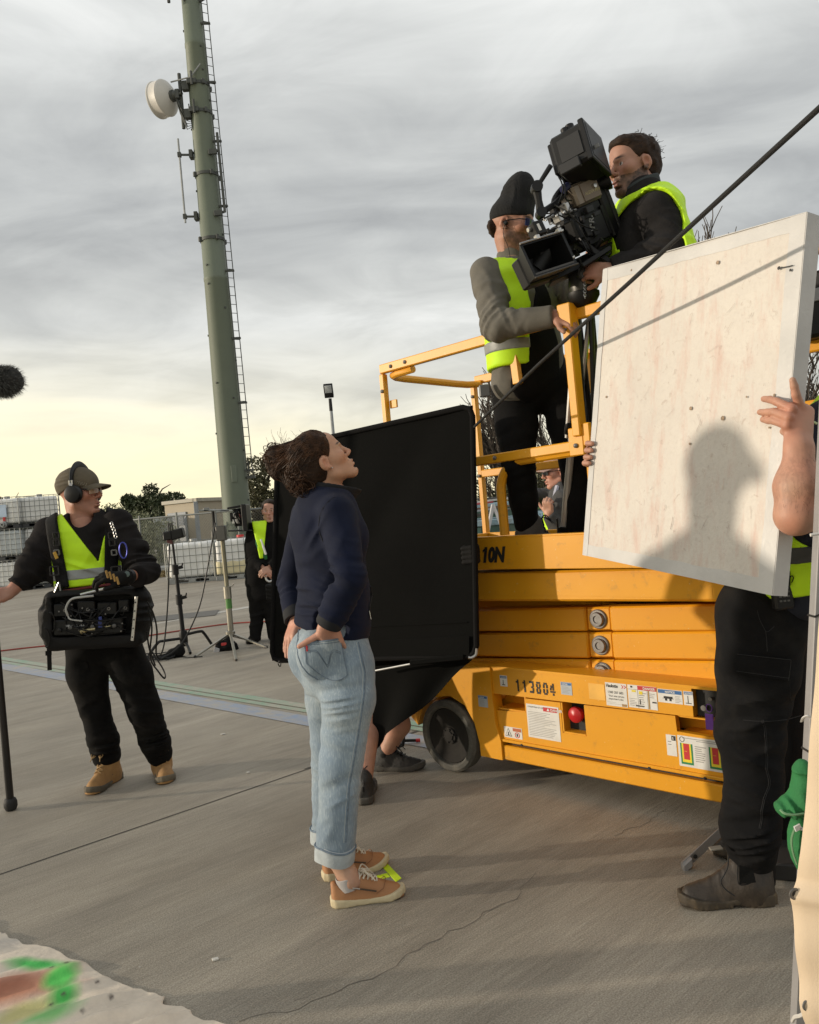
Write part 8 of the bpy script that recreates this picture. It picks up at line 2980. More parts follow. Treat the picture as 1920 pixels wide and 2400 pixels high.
  st=MB()
  for h,dr in((-.050,.0080),):
   st.tube([a_+d*(h+.0035*math.sin(3*th+nm))+(x_*math.cos(th)*(r0+dr+.002*math.sin(5*th))+y_*math.sin(th)*(r0+.004+dr))for th in np.linspace(0,2*math.pi,41)],.0035,5)
  t.part('turn_up_seam',st,M_dend,parent=jn)
  # outseam of the near leg, waistband, pocket
 pts=[P(838,1512,2.8),P(846,1545,2.8),P(855,1585,2.8),P(853,1640,2.8),P(846,1690,2.8),P(838,1740,2.8),P(828,1800,2.8),P(817,1860,2.8),P(812,1930,2.8),P(808,2000,2.8)]
 den=np.array([np.array([np.interp(s_,range(len(pts)),[p[k]for p in pts])for k in range(3)])for s_ in np.linspace(0,len(pts)-1,46)])
 pr=conform(jeans,den,V(-.05,1,-.1),.0006)
 t.part('side_seam',MB().tube(list(pr),.0028,5),M_dend,parent=jn)
 pr2=conform(jeans,den+V(-.008,0,0),V(-.05,1,-.1),-.0004)
 t.part('side_seam',MB().tube(list(pr2),.0016,5),M_denl,parent=jn)
 Hd=SDF()
 # near hand: palm heel against the seat, thumb pointing back, fingers in the pocket
 hand_sdf(Hd,P(764,1464,2.90),P(792,1530,2.935)-P(764,1464,2.90),V(.25,-1,.1),curl=(6,6,4),thumb=(80,0),size=.98,right=True,spread=3,tl=1.25,stub=.004)
 near_hand=SDF()
 near_hand.rc(P(772,1500,2.925),P(796,1540,2.945),.026,.030)
 # back pocket patch of the near side
 c4=[P(711,1511,2.8),P(797,1500,2.8),P(815,1588,2.8),P(776,1607,2.8),P(716,1560,2.8)]
 U_=np.linspace(0,1,14)
 tl,tr_,br,bl_=c4[0],c4[1],c4[2],c4[4]
 grid=np.array([[(tl*(1-u)+tr_*u)*(1-w_)+(bl_*(1-u)+br*u)*w_ for w_ in U_]for u in U_])
 bulge=np.array([[np.sin(math.pi*u)*(w_**1.5)for w_ in U_]for u in U_])[...,None]
 grid=grid+(c4[3]-(bl_*.5+br*.5))*bulge*.8
 dirn=nrm(V(-.09,1,-.12))
 Gp=conform(lambda q_:smin(jeans(q_),near_hand(q_),.02),grid,dirn,.006)
 puff=np.array([[math.sin(math.pi*min(1,u*1.02))*math.exp(-((w_-.12)/.3)**2)for w_ in U_]for u in U_])[...,None]
 Gp=Gp-dirn*.010*puff
 pk=t.part('back_pocket',patch_mesh(Gp,.009,dirn),M_den,parent=jn,tint=np.full((2*14*14,3),.52))
 rim=[Gp[0,j]for j in range(14)]+[Gp[i,13]for i in range(1,14)]+[Gp[13,j]for j in range(12,-1,-1)]
 t.part('pocket_stitch',MB().tube([p-dirn*.0004 for p in rim],.0016,5),M_dend,parent=jn)
 t.part('pocket_hem',MB().tube([Gp[i,0]-dirn*.001 for i in range(14)],.0032,5).tube([Gp[i,1]-dirn*.001 for i in range(14)],.0013,4),M_dend,parent=jn)
 ar=MB()
 for off in(0,.012):
  arc=[]
  for u in np.linspace(.06,.94,27):
   w_=.42-.15*abs(math.sin(2*math.pi*u*1.0))+.24*math.exp(-((u-.5)/.13)**2)+off*4
   i0,j0=u*13,min(w_,.95)*13
   i,j=int(min(i0,12)),int(min(j0,12))
   a,b_=i0-i,j0-j
   arc.append((Gp[i,j]*(1-a)*(1-b_)+Gp[i+1,j]*a*(1-b_)+Gp[i,j+1]*(1-a)*b_+Gp[i+1,j+1]*a*b_)-dirn*.0006)
  ar.tube(arc,.0013,4)
 t.part('pocket_arcs',ar,M_dend,parent=jn)
 t.part('pocket_tab',MB().obox(Gp[1,3]-dirn*.003-V(.004,0,0),V(.003,0,0),V(0,.002,0),V(0,0,.010),.001),mat('red tab',(.5,.03,.04),.7),parent=jn)
 # seat seam and yoke
 cs=[P(700,1470,2.8),P(694,1490,2.8),P(693,1520,2.8),P(697,1545,2.8),P(706,1568,2.8),P(722,1588,2.8),P(745,1602,2.8)]
 cs=np.array([np.array([np.interp(s_,range(len(cs)),[p[k]for p in cs])for k in range(3)])for s_ in np.linspace(0,len(cs)-1,26)])
 t.part('seat_seam',MB().tube(list(conform(jeans,cs,V(-.12,1,-.1),-.0002)),.0030,5),M_dend,parent=jn)
 # body: head, neck, hands, ankles in one skin mesh
 L=Loc(P(757,1084,3.09),yaw(14,34,0),.93)
 H=head_sdf(L,True,P(772,1165,3.1),.050)
 hv=solid(H,.0036)
 ht=head_tint(L,hv[0],SK_W,lips=(.42,.19,.15),brow=(.055,.03,.018))
 hand_sdf(Hd,P(694,1452,3.24),P(672,1520,3.16)-P(694,1452,3.24),V(-.7,-.7,.1),curl=(8,8,5),thumb=(50,6),size=.95,right=False,spread=3,thumb_out=1.0)
 hs=solid(Hd,.0032)
 inner=SDF()
 inner.chain([P(772,1165,D),P(770,1300,D),P(782,1530,D)],[.07,.09,.09])
 inner.chain([P(770,1200,D),sh_n,el_n,wr_n],[.06,.04,.035,.026])
 inner.chain([P(770,1200,D),sh_f,el_f,wr_f],[.06,.04,.035,.026])
 hn,tn=G(779,2122),G(947,2094)
 hf,tf=G(760,2062),G(911,2024)
 akn,akf=hn*.72+tn*.28+V(0,0,.075),hf*.72+tf*.28+V(0,0,.075)
 inner.chain([P(805,1560,3.02),kn_n,an_n+V(0,0,.02),akn+V(-.012,0,.03),akn],[.07,.05,.040,.036,.040])
 inner.chain([P(765,1560,3.18),kn_f,an_f+V(0,0,.02),akf+V(-.012,0,.03),akf],[.07,.05,.040,.036,.040])
 inner.el(akn+V(.0,-.034,.008),(.014,.012,.016),None,.015)
 ib=solid(inner,.009)
 vb,fb=join(hv,hs,ib)
 tintb=np.concatenate([ht,skin_tint(hs[0],(.52,.27,.19)),skin_tint(ib[0],(.50,.28,.19))])
 t.part('body',(vb,fb),M_skin,tint=tintb)
 # socks and shoes
 M_tan=mat('tan leather',(.40,.185,.075),.62,var=.14,vscale=18,bump=.25,bscale=160,dirt=(.26,.12,.05),dscale=9,damt=.4)
 M_crm=mat('cream rubber',(.58,.49,.31),.65,var=.08,dirt=(.3,.24,.16),dscale=12,damt=.4)
 M_sock=mat('grey ankle sock',(.40,.38,.37),.9,var=.1,bump=.4,bscale=200)
 for(h_,t_,sd_)in((hn,tn,-1),(hf,tf,1)):
  up=shoe(t,None,h_,t_,.047,'sneaker',(M_tan,M_crm,M_lace),side=sd_)
  ak=h_*.75+t_*.25
  X=nrm(t_-h_)
  so=MB().lathe(ak+V(0,0,.07),nrm(V(0,0,1)-X*.25),[(-.015,.040),(.02,.0425),(.030,.041),(.032,.038),(.02,.036)],24)
  t.part('sock',so,M_sock,parent=up)
  Y=nrm(np.cross((0,0,1),X))
  zl=[]
  for a in np.linspace(.30,.60,12):
   zl.append(h_+X*.268*a-Y*(.0475*np.interp(a,[.3,.6],[.80,.90]))+V(0,0,np.interp(a,[.3,.6],[.066,.044])))
  t.part('shoe_zip',MB().tube(zl,.0032,5),mat('zip brown',(.07,.045,.03),.5),parent=up)
  t.part('zip_pull',MB().beam(zl[0]+V(-.004,-.004,.004),zl[0]+X*.022-Y*.004+V(0,0,-.004),.007,.003),M_alu,parent=up)
  ts=[h_+X*.268*a+Y*b_*.046+V(0,0,zz)for a,b_,zz in((.60,-.92,.036),(.70,-.86,.05),(.74,-.4,.066),(.75,.0,.069),(.74,.4,.066),(.70,.86,.05),(.62,.95,.036))]
  t.part('toe_seam',MB().tube(ts,.0014,4),mat('leather seam',(.20,.085,.035),.7),parent=up)
  # hair
 rng=np.random.default_rng(11)
 HS=SDF()
 HS.el(L(-.020,0,.050),V(.112,.087,.094)*L.k,L.M,0)
 HS.el(L(-.055,0,.010),V(.078,.080,.085)*L.k,L.M,.02)
 bun=P(664,1086,3.11)
 HS.el(bun,(.066,.064,.070),None,.014)
 HS.el(P(700,1100,3.08),(.062,.058,.068),None,.03)
 HS.el(P(715,1128,3.09),(.060,.058,.045),None,.03)
 HS.el(P(648,1072,3.1),(.034,.04,.045),None,.02)
 HS.el(P(690,1130,3.08),(.032,.04,.03),None,.02)
 HS.rough(38,.006,4)
 HS.rough(80,.0025,8,(1,1,.5))
 def hclip(p):
  q=L.inv(p)
  v=HS(p)
  # hairline across the forehead and temple, with the ear left free
  line=q[:,0]-np.interp(q[:,2],[-.06,-.02,.0,.03,.06,.085,.12],[-.022,-.004,.022,.046,.066,.078,.06])
  v=smax(v,line*L.k,.008)
  ear=np.linalg.norm((q-np.stack([np.full(len(q),-.002),np.sign(q[:,1])*.085,np.full(len(q),-.010)],1))/V(.024,.05,.036),axis=1)-1
  v=smax(v,-ear*.022,.006)
  low=-(q[:,2]+.10)*L.k
  return v
 hv2=nets(hclip,HS.lo,HS.hi,.0045)
 hair=t.part('hair',hv2,M_hair)
 M_strand=mat('hair strand',(.018,.0095,.0055),.5,var=.4,vscale=30,col2=(.062,.030,.015),spec=.25)
 sb=MB()
 # long swept strands from hairline to bun
 for i in range(900):
  y=rng.uniform(-.95,.55)
  zf=rng.uniform(-.015,.10)
  xf=np.interp(zf,[-.06,0,.03,.06,.085,.12],[-.02,.018,.042,.062,.072,.04])
  yy=-.08*math.sqrt(max(0,1-min(1,((zf-.03)/.1)**2)))*(1 if y<0 else-1)*rng.uniform(.5,1)
  a=L(xf,yy,zf)
  e_=bun+rng.normal(size=3)*.034+V(.034,-.012,-.01)
  path=[a*(1-s_)+e_*s_+V(0,-.02*math.sin(math.pi*s_),.03*math.sin(math.pi*s_))for s_ in np.linspace(0,1,9)]
  A=np.array(path)
  for _ in range(10):
   d_=hclip(A)
   cen=L(-.03,0,.03)
   nn_=(A-cen)/np.linalg.norm(A-cen,axis=1)[:,None]
   A=A-nn_*np.clip(d_-.0008,-.01,.01)[:,None]
  A=A+nrm(A[4]-L(-.03,0,.03))*rng.uniform(-.0005,.0018)
  sb.tube(list(A),rng.uniform(.0005,.0014),4,cap=False)
  # curls of the bun and the loose ends
 for i in range(620):
  c_=[bun,P(700,1105,3.06),P(712,1130,3.06),P(650,1075,3.1)][rng.integers(4)]
  d0=nrm(rng.normal(size=3))
  r_=rng.uniform(.03,.064)
  ax_=nrm(np.cross(d0,rng.normal(size=3)))
  pts_=[]
  ph=rng.uniform(0,6.28)
  ln=rng.uniform(.6,2.2)
  wob=rng.uniform(.004,.010)
  for s_ in np.linspace(0,1,18):
   th=ln*s_
   dv=d0*math.cos(th)+np.cross(ax_,d0)*math.sin(th)
   pts_.append(c_+dv*(r_+wob*math.sin(ph+s_*7))+ax_*wob*math.cos(ph+s_*7))
  sb.tube(pts_,rng.uniform(.0006,.0017),4,cap=False)
 for i in range(34):
  c_=P(rng.uniform(640,700),rng.uniform(1035,1060),3.1)if i<22 else P(rng.uniform(690,750),rng.uniform(1010,1040),3.09)
  ln=rng.uniform(.02,.055)
  d0=nrm(V(rng.uniform(-.8,.3),rng.uniform(-.3,.3),1))
  k_=rng.uniform(-1,1)
  if i>=22:
   ln*=.35
  pts_=[c_-d0*.02+d0*(ln+.02)*s_+V(k_*.022*s_*s_+.004*math.sin(s_*6+i),0,0)for s_ in np.linspace(0,1,8)]
  sb.tube(pts_,.0005,3,cap=False)
 t.part('hair_strands',sb,M_strand,parent=hair,kind='stuff')
 t.part('earring',MB().lathe(L(.002,-.089,-.036),-L.M[1],[(0,.0028),(.003,.002),(.004,0)],8),M_alu)
 return t
build_woman()
tp=MB()
for q in(((893,2028),(905,2021),(941,2058),(928,2066)),((880,2053),(907,2046),(914,2055),(884,2062))):
 pts=[G(*p,.003 if q[0][0]>885 else .0022)for p in q]
 lowp=[p*V(1,1,0)+V(0,0,.0006)for p in pts]
 tp.add(pts+lowp,[(0,1,2,3),(0,4,5,1),(1,5,6,2),(2,6,7,3),(3,7,4,0)])
mono('floor_tape','bright yellow T shaped tape mark on the concrete by the tan shoes','tape mark',tp,mat('fluorescent tape',(.62,.85,.02),.6),G(910,2045),smooth=False)
# stands in the yard
def build_cstand():
 b=G(432,1524)
 D=b[1]
 t=Thing('light_stand','black stand with bent legs carrying a small receiver box with three antennas','stand',b)
 hub=P(430,1490,D)
 top=P(404,1268,D)
 t.part('column',MB().tube([hub-V(0,0,.06),P(420,1405,D)],.026,12).tube([P(420,1405,D),P(411,1325,D)],.021,12).tube([P(411,1325,D),top],.014,12),M_black)
 for q,s in((P(420,1405,D),1),(P(411,1335,D),1)):
  c=t.part('collar',MB().lathe(q,(0,0,1),[(-.06,.03),(-.055,.037),(.05,.037),(.055,.03)],14).obox(q+V(.06,-.01,.02),V(.03,0,.006),V(0,.012,0),V(-.004,0,.018),.004),M_black)
  t.part('lever',MB().tube([q+V(.05,-.02,.03),q+V(.085,-.02,.035),q+V(.095,-.02,.07)],.010,6),M_black,parent=c)
 t.part('hub',MB().lathe(hub,(0,0,1),[(-.12,.03),(-.1,.045),(.03,.048),(.06,.04),(.065,.0)],14),M_black)
 for pts,dd in(([(428,1496),(385,1502),(370,1507),(349,1541)],-.25),([(433,1488),(468,1480),(478,1484),(498,1520)],.12),([(432,1506),(438,1511),(443,1522),(447,1541)],-.35)):
  pp=[P(a,c_,D+dd*i/3)for i,(a,c_)in enumerate(pts)]
  pp[-1]=pp[-1]*V(1,1,0)+V(0,0,.016)
  t.part('leg',MB().tube(smooth_path(pp,5),.0165,10),M_black)
 rx=P(409,1252,D)
 bx=t.part('receiver',MB().obox(rx+V(.035,0,.0),V(.075,0,.015),V(0,.06,0),V(-.008,0,.055),.012).obox(rx+V(-.065,-.02,-.01),V(.05,0,.003),V(0,.05,0),V(0,0,.05),.01),M_plast)
 t.part('bracket',MB().obox(rx+V(-.05,-.03,-.07),V(.03,0,-.01),V(0,.02,0),V(0,0,.03),.005),mat('bracket maroon',(.09,.02,.02),.5),parent=bx)
 for k in range(3):
  t.part('antenna',MB().cyl(P(396+4.5*k,1248,D-.05),P(393.5+4.5*k,1225+k%2,D-.05),.008,6),M_plast,parent=bx)
build_cstand()
def build_video_stand():
 b=G(543,1518)
 D=b[1]
 t=Thing('light_stand','silver tripod stand with green tape carrying a black video monitor and tray','stand',b)
 M_s=mat('stand aluminium',(.36,.34,.29),.35,metal=.8,var=.1)
 M_s2=mat('stand riser',(.27,.25,.18),.4,metal=.7,var=.15)
 c0,c1,c2=P(541.5,1482,D),P(533,1385,D),P(521,1266,D)
 t.part('column',MB().tube([c0,c1],.033,14),M_s)
 t.part('riser',MB().tube([c1,c2],.024,12),M_s2)
 cl=t.part('clamp',MB().lathe(c1+V(0,0,.0),(0,0,1),[(-.09,.036),(-.085,.044),(.05,.044),(.055,.03)],16).tube([c1+V(.03,-.03,.05),c1+V(.07,-.03,.055),c1+V(.085,-.03,.08)],.009,6),M_s)
 q=P(535.5,1405,D)
 t.part('green_tape',MB().lathe(q,(0,0,1),[(-.10,.0335),(-.10,.0360),(.0,.0355),(.02,.0375),(.08,.036),(.08,.0335)],16),mat('green tape',(.09,.24,.06),.6))
 fe=[G(459,1541),G(624,1519),G(554,1549)]
 top=P(540,1484,D)
 for k,f in enumerate(fe):
  f=f+V(0,0,.012)
  t.part('leg',MB().beam(top+(f-top)*.03,f,.030,.020,(0,0,1),.003),M_s)
  t.part('foot',MB().obox(f,nrm((f-top)*V(1,1,0))*.022,V(0,.02,0),V(0,0,.012),.003),M_plast)
  m=top*.45+f*.55
  t.part('strut',MB().beam(m,c0*V(1,1,0)+V(0,0,.13),.014,.010,(0,0,1),.002),M_s)
 t.part('leg_collar',MB().lathe(top,(0,0,1),[(-.04,.04),(-.03,.055),(.02,.055),(.03,.036)],16),M_s)
 pb=P(515,1250,D)
 t.part('battery_plate',MB().obox(pb+V(.02,0,0),V(.055,0,0),V(0,.05,0),V(0,0,.085),.01).obox(pb+V(-.055,-.01,-.01),V(.03,0,0),V(0,.04,0),V(0,0,.05),.008),mat('plate grey',(.13,.125,.115),.5,metal=.4))
 ar=P(500,1222,D)
 t.part('post',MB().cyl(P(503,1246,D),P(499,1198,D),.018,8),M_black)
 tr=t.part('tray',MB().obox(P(502,1196,D-.03),V(.125,0,-.012)*.95,V(.03,.09,0),V(.0,0,.008),.003).obox(P(484,1194,D-.1),V(.03,0,0),V(0,.02,0),V(0,0,.02),.004),mat('tray grey',(.20,.21,.21),.4,metal=.3))
 mc=P(566,1214,D)
 t.part('monitor_hood',MB().obox(mc+V(.055,0,0),V(.028,0,0),V(0,.12,0),V(0,0,.15),.006).obox(mc+V(-.01,.0,-.14),V(.13,0,-.008),V(0,.1,0),V(0,0,.008),.002).obox(mc+V(-.03,.0,.13),V(.10,0,.01),V(0,.1,0),V(0,0,.010),.002),M_plast)
 rg=random.Random(6)
 ms=t.part('monitor',MB().obox(mc+V(-.02,.05,.01),V(.07,0,0),V(0,.03,0),V(0,0,.10),.006),M_plast)
 for k,(dx,dz,w,h,m)in enumerate(((-.05,.035,.020,.03,M_dec),(-.045,-.03,.03,.025,M_dec),(-.005,-.01,.018,.05,M_steel),(.015,.02,.012,.03,M_red),(-.085,.02,.015,.05,M_plast))):
  t.part('module',MB().obox(mc+V(dx-.02,-.02,dz),V(w,0,0),V(0,.02,0),V(0,0,h),.003),m,parent=ms)
 cb=MB()
 for k in range(9):
  a=mc+V(rg.uniform(-.12,.03),-.06,rg.uniform(.0,.13))
  e=mc+V(rg.uniform(-.12,.03),-.06,rg.uniform(-.12,.05))
  cb.tube(smooth_path([a,(a+e)/2+V(rg.uniform(-.05,.05),-.05,.03),e],5),.006,5)
 t.part('short_cables',cb,M_plast,kind='stuff')
 # sandbag slung over the leg: lies on it, so a thing of its own
 sb=P(534,1517,D-.14)
 S=SDF()
 S.el(sb+V(.01,0,-.01),V(.105,.085,.085),None,0)
 S.el(sb+V(-.075,-.02,.0),V(.06,.06,.075),None,.03)
 S.rc(sb+V(.0,0,.06),P(536,1496,D-.08),.05,.018,.03)
 S.folds(sb,.14,V(.5,0,-1),28,6,.012,3)
 s=Thing('sandbag','black sandbag with red handle slung on the silver stand','sandbag',sb*V(1,1,0))
 s.part('bag',solid(S,.010),M_blk)
 s.part('handle',MB().obox(P(525,1510,D-.2),V(.03,0,0),V(0,.01,0),V(0,0,.016),.004),mat('handle red',(.5,.04,.04),.6))
 s.part('tag',MB().obox(P(508,1525,D-.22),V(.028,0,-.01),V(0,.01,0),V(.008,0,.03),.003),mat('tag grey',(.42,.42,.44),.4))
build_video_stand()
def ground_cable(name,label,px,r,m,jit=.0,hang=None):
 rg=random.Random(len(px))
 pts=[G(a,b)*V(1,1,0)+V(rg.uniform(-jit,jit),rg.uniform(-jit,jit),r)for a,b in px]
 mono(name,label,'cable',MB().tube(smooth_path(pts,6),r,6),m,pts[0])
ground_cable('red_cable','thin red cable lying across the concrete behind the sound man',[(-30,1532),(60,1521),(160,1510),(300,1497),(400,1483),(480,1471),(560,1462),(680,1455)],.010,mat('red rubber',(.30,.05,.035),.6),.04)
mono('cable','dark cable drooping from the receiver box to the ground coil','cable',MB().tube(smooth_path([P(397,1275,9.0),P(396,1330,8.9),P(394,1400,8.9),P(389,1470,8.85),P(383,1518,8.8),G(372,1545)+V(0,0,.012)],6),.008,6),M_plast,G(372,1545))
mono('cable','long dark cable swooping from the video monitor down to the ground coil','cable',MB().tube(smooth_path([P(505,1225,9.0),P(497,1270,8.95),P(484,1345,8.9),P(468,1420,8.85),P(440,1485,8.8),P(412,1523,8.7),G(370,1552)+V(0,0,.012)],6),.008,6),M_plast,G(370,1552))
cm=MB()
rg_=random.Random(4)
for k in range(4):
 c=G(366+rg_.uniform(-8,8),1549+rg_.uniform(-3,3))
 r1,r2=rg_.uniform(.12,.24),rg_.uniform(.10,.17)
 cm.tube([c+V(r1*math.cos(a),r2*math.sin(a),.012+.012*k+.01*math.sin(3*a))for a in np.linspace(0,2*math.pi,24)],.007,5)
cm.tube(smooth_path([G(390,1548)+V(0,0,.01),G(420,1540)+V(0,0,.01),G(440,1543)+V(0,0,.01),G(475,1541)+V(0,0,.01)],6),.006,5)
mono('cable_coil','loose coil of dark cables on the ground by the black stand','cable coil',cm,M_plast,G(366,1549))
pc_=G(408,1541)
S=SDF().el(pc_+V(.03,0,.05),V(.10,.07,.055),None,0).el(pc_+V(.07,0,.09),V(.05,.05,.05),None,.03).el(pc_+V(-.09,-.05,.025),V(.11,.05,.028),None,.02)
S.folds(pc_,.15,V(1,0,.3),24,6,.01,2)
mono('pouch','small black fabric pouch lying by the foot of the black stand','pouch',solid(S,.010),M_blk,pc_)
# black stand feet seen between the grip's leg and the lift wheel
q0=G(948,1752)
fs_=Thing('floor_stand','thin black stand with a red tipped leg between bare calf and lift wheel','stand',q0)
D_=q0[1]
fs_.part('upright',MB().tube(smooth_path([P(946,1640,D_+.02),P(947,1690,D_),P(945,1740,D_-.02),P(940,1748,D_-.03),P(925,1749,D_-.03)],5),.0105,8),M_black)
fs_.part('leg',MB().cyl(P(880,1737,D_+.06),P(975,1735.5,D_+.06),.0095,8),M_black)
fs_.part('red_tip',MB().cyl(P(975,1735.5,D_+.06),P(985,1735,D_+.06),.011,10),M_red)
cc=G(872,1762)
mono('cable_coil','small dark cable coil on the ground behind the bare calf','cable coil',MB().tube([cc+V(.11*math.cos(a),.06*math.sin(a),.012+.014*(a/6.28))for a in np.linspace(0,18.8,60)],.009,6),M_plast,cc)
# rope across the view
rq=[P(1104,1008,3.88)]
for px_,py_ in((1265,852),(1480,658),(1700,455),(1920,254),(2140,52)):
 rq.append(P(px_,py_,1/(.2590+(px_-1112)*.00044)))
rp=MB().tube(rq,.0066,10)
for k in range(0):
 pass
M_rope=mat('black rope',(.010,.010,.010),.75,var=.3,vscale=90,bump=.8,bscale=300)
mono('rope','taut black rope running from the flag corner up past the white board','rope',rp,M_rope,rq[0])
tq=rq[-1]
mono('tent_pole','outer grey tent pole beyond the right edge holding the rope end','tent pole',MB().beam(V(tq[0],tq[1]+.02,0),V(tq[0],tq[1]+.02,tq[2]+.1),.03,.03),mat('pole grey',(.34,.33,.33),.5,metal=.3),(tq[0],tq[1],0),group='grey tent poles at the right edge')
# tent corner at the right edge
M_can=mat('cream canvas',(.68,.54,.385),.8,var=.04,vscale=2.5,bump=.22,bscale=420,sss=.0)
M_pole=mat('pole grey',(.34,.33,.33),.5,metal=.3)
pt,pb=P(1936,1000,2.0),P(1880,2190,2.0)
dp=nrm(pt-pb)
lo_=pb-dp*(pb[2]/dp[2])
pole=Thing('tent_pole','grey square tent pole beside the cream canvas at the right edge','tent pole',lo_)
pole.part('tube',MB().beam(lo_,pt+dp*.9,.026,.030,(0,1,0),.002),M_pole)
for a in(1440,1752):
 q=lo_+dp*((P(1900,a,2.0)[2])/dp[2])
 pole.part('tie_band',MB().obox(q,V(.0155,0,.004),V(0,.018,0),V(0,0,.0022),0),M_ink)
edge=[(1925,1420),(1919,1500),(1911,1600),(1903,1700),(1896,1800),(1888,1900),(1880,1990),(1870,2050),(1866,2072),(1855,2100),(1857,2125),(1864,2180),(1869,2240),(1874,2300),(1876,2350),(1890,2400),(1902,2450)]
cs_=[]
N=46
for s_ in np.linspace(0,len(edge)-1,N):
 i=min(int(s_),len(edge)-2)
 f_=s_-i
 a=P(*edge[i],1.70)*(1-f_)+P(*edge[i+1],1.70)*f_
 row=[]
 for w in np.linspace(0,1,26):
  x=w*.62
  rip=.006*math.sin(s_*2.3+w*3)*math.exp(-w*5)+.018*math.sin(w*9+s_*.25)*min(1,w*3)
  row.append(a+V(x*.80-rip*.6,-.60*x-rip*.8,0))
 cs_.append(row)
cs_=np.array(cs_)
cv=Thing('tent_canvas','cream canvas tent flap with eyelets hanging at the right edge','canvas',P(1870,2300,1.74)*V(1,1,0))
cvm=cv.part('canvas',patch_mesh(cs_,.002,V(-.2,1,0)),M_can,auto=70)
cv.part('hem',patch_mesh(cs_[:,:4]*1.0+V(-.0014,-.0019,0),.0016,V(-.2,1,0)),M_can,auto=70,parent=cvm)
cv.part('hem_stitch',MB().tube([cs_[i,3]+V(.001,-.003,0)for i in range(N)],.0010,4),mat('canvas seam',(.42,.31,.19),.8),parent=cvm)
for a,b in((1863,2095),(1893,2356)):
 o=P(a,b,1.692)
 A=[[o+(V(1,.2,0)*math.cos(th)*r+V(0,0,1)*math.sin(th)*r)+V(0,-z,0)for th in np.linspace(0,2*math.pi,18,endpoint=False)]for z,r in((0,.0125),(.002,.012),(.003,.0095),(.002,.007),(-.002,.0065))]
 ey=cv.part('eyelet',MB().grid(np.array(A),close_v=True),M_steel)
 cv.part('eyelet_hole',MB().lathe(o+V(0,-.0008,0),(.2,-1,0),[(0,.0068),(.0005,0)],14),M_ink,parent=ey)
M_wht=mat('white webbing',(.62,.60,.57),.7)
cv.part('tie_strap',MB().tube(smooth_path([P(1901,1682,1.72),P(1892,1678,1.72),P(1884,1682,1.73),P(1880,1690,1.75)]),.0048,6,flat=(1,.5)),M_wht)
cv.part('tie_strap',MB().tube([P(1900,1254,1.83),P(1926,1250,1.83)],.004,6),M_wht)
cv.part('tie_strap',MB().tube(smooth_path([P(1858,2393,1.80),P(1864,2384,1.77),P(1880,2379,1.74),P(1890,2362,1.735)]),.0042,6),M_wht)
# brace with a perforated foot
f0=G(1606,2035)
bt_=P(1915,1742,3.05)
br=Thing('brace_bar','flat grey perforated brace bar slanting behind the black trousers to the ground','brace',f0)
br.part('bar',MB().beam(f0+V(0,0,.012),bt_,.006,.032,(0,0,1),.002),mat('bar grey',(.30,.27,.25),.45,metal=.5,var=.2))
br.part('foot',MB().obox(f0+V(.006,-.004,.016),nrm(bt_-f0)*.022,V(0,.018,0),V(0,0,.016),.003),M_pole)
br.part('bolt_hole',MB().lathe(f0+nrm(bt_-f0)*.05+V(0,-.008,.012),(0,-1,0),[(0,.008),(.001,0)],12),M_ink)
# green ballast bags
M_gb=mat('green canvas bag',(.018,.16,.045),.8,var=.15,vscale=12,bump=.4,bscale=200)
def bag(label,ops,fl,loc):
 s=SDF()
 for a,r in ops:
  s.el(a,V(*r)*.86,None,.018)
 for f in fl:
  s.folds(*f)
 th=Thing('ballast_bag',label,'sandbag',loc*V(1,1,0),'green ballast bags on the tent leg')
 return th,th.part('bag',solid(s,.005),M_gb)
g1,gb1=bag('rolled green ballast bag strapped upright to the tent pole',[(P(1884,1812,1.800),(.022,.03,.035)),(P(1882,1850,1.800),(.024,.032,.05)),(P(1850,1893,1.800),(.034,.04,.022)),(P(1876,1885,1.800),(.034,.04,.034))],[(P(1882,1820,1.770),.05,V(0,0,1),60,12,.006,2),(P(1862,1890,1.770),.06,V(1,0,.3),50,12,.006,4)],P(1880,1850,1.800))
g2,gb2=bag('lower green ballast bag hanging beside the canvas near the boot',[(P(1874,1935,1.820),(.016,.03,.03)),(P(1876,1975,1.820),(.026,.04,.05)),(P(1878,2010,1.820),(.018,.035,.04))],[(P(1876,1965,1.790),.06,V(.2,0,1),50,10,.005,6)],P(1876,1970,1.820))
M_pip=mat('pale piping',(.16,.30,.16),.7)
g2.part('piping',MB().tube(smooth_path([P(1866,1935,1.790),P(1856,1965,1.790),P(1858,1995,1.790),P(1868,2026,1.790)]),.0026,5),M_pip,parent=gb2)
g1.part('piping',MB().tube(smooth_path([P(1829,1898,1.775),P(1840,1907,1.765),P(1862,1910,1.760),P(1885,1907,1.760)]),.0026,5),M_pip,parent=gb1)
g2.part('crumpled_tag',MB().obox(P(1870,1940,1.780),V(.007,0,.003),V(0,.002,0),V(-.002,0,.006),.001).obox(P(1880,1943,1.780),V(.005,0,-.002),V(0,.002,0),V(.002,0,.003),.001),mat('tag white',(.7,.7,.7),.5),parent=gb2)
mono('ground_plate','dark low base plate of the tent leg behind the brown boot','base plate',MB().box((P(1850,2060,2.95)[0],2.95,.03),(.18,.12,.03),.006,R(-20)),mat('plate dark',(.03,.028,.027),.7),(P(1850,2060,2.95)[0],2.95,0))
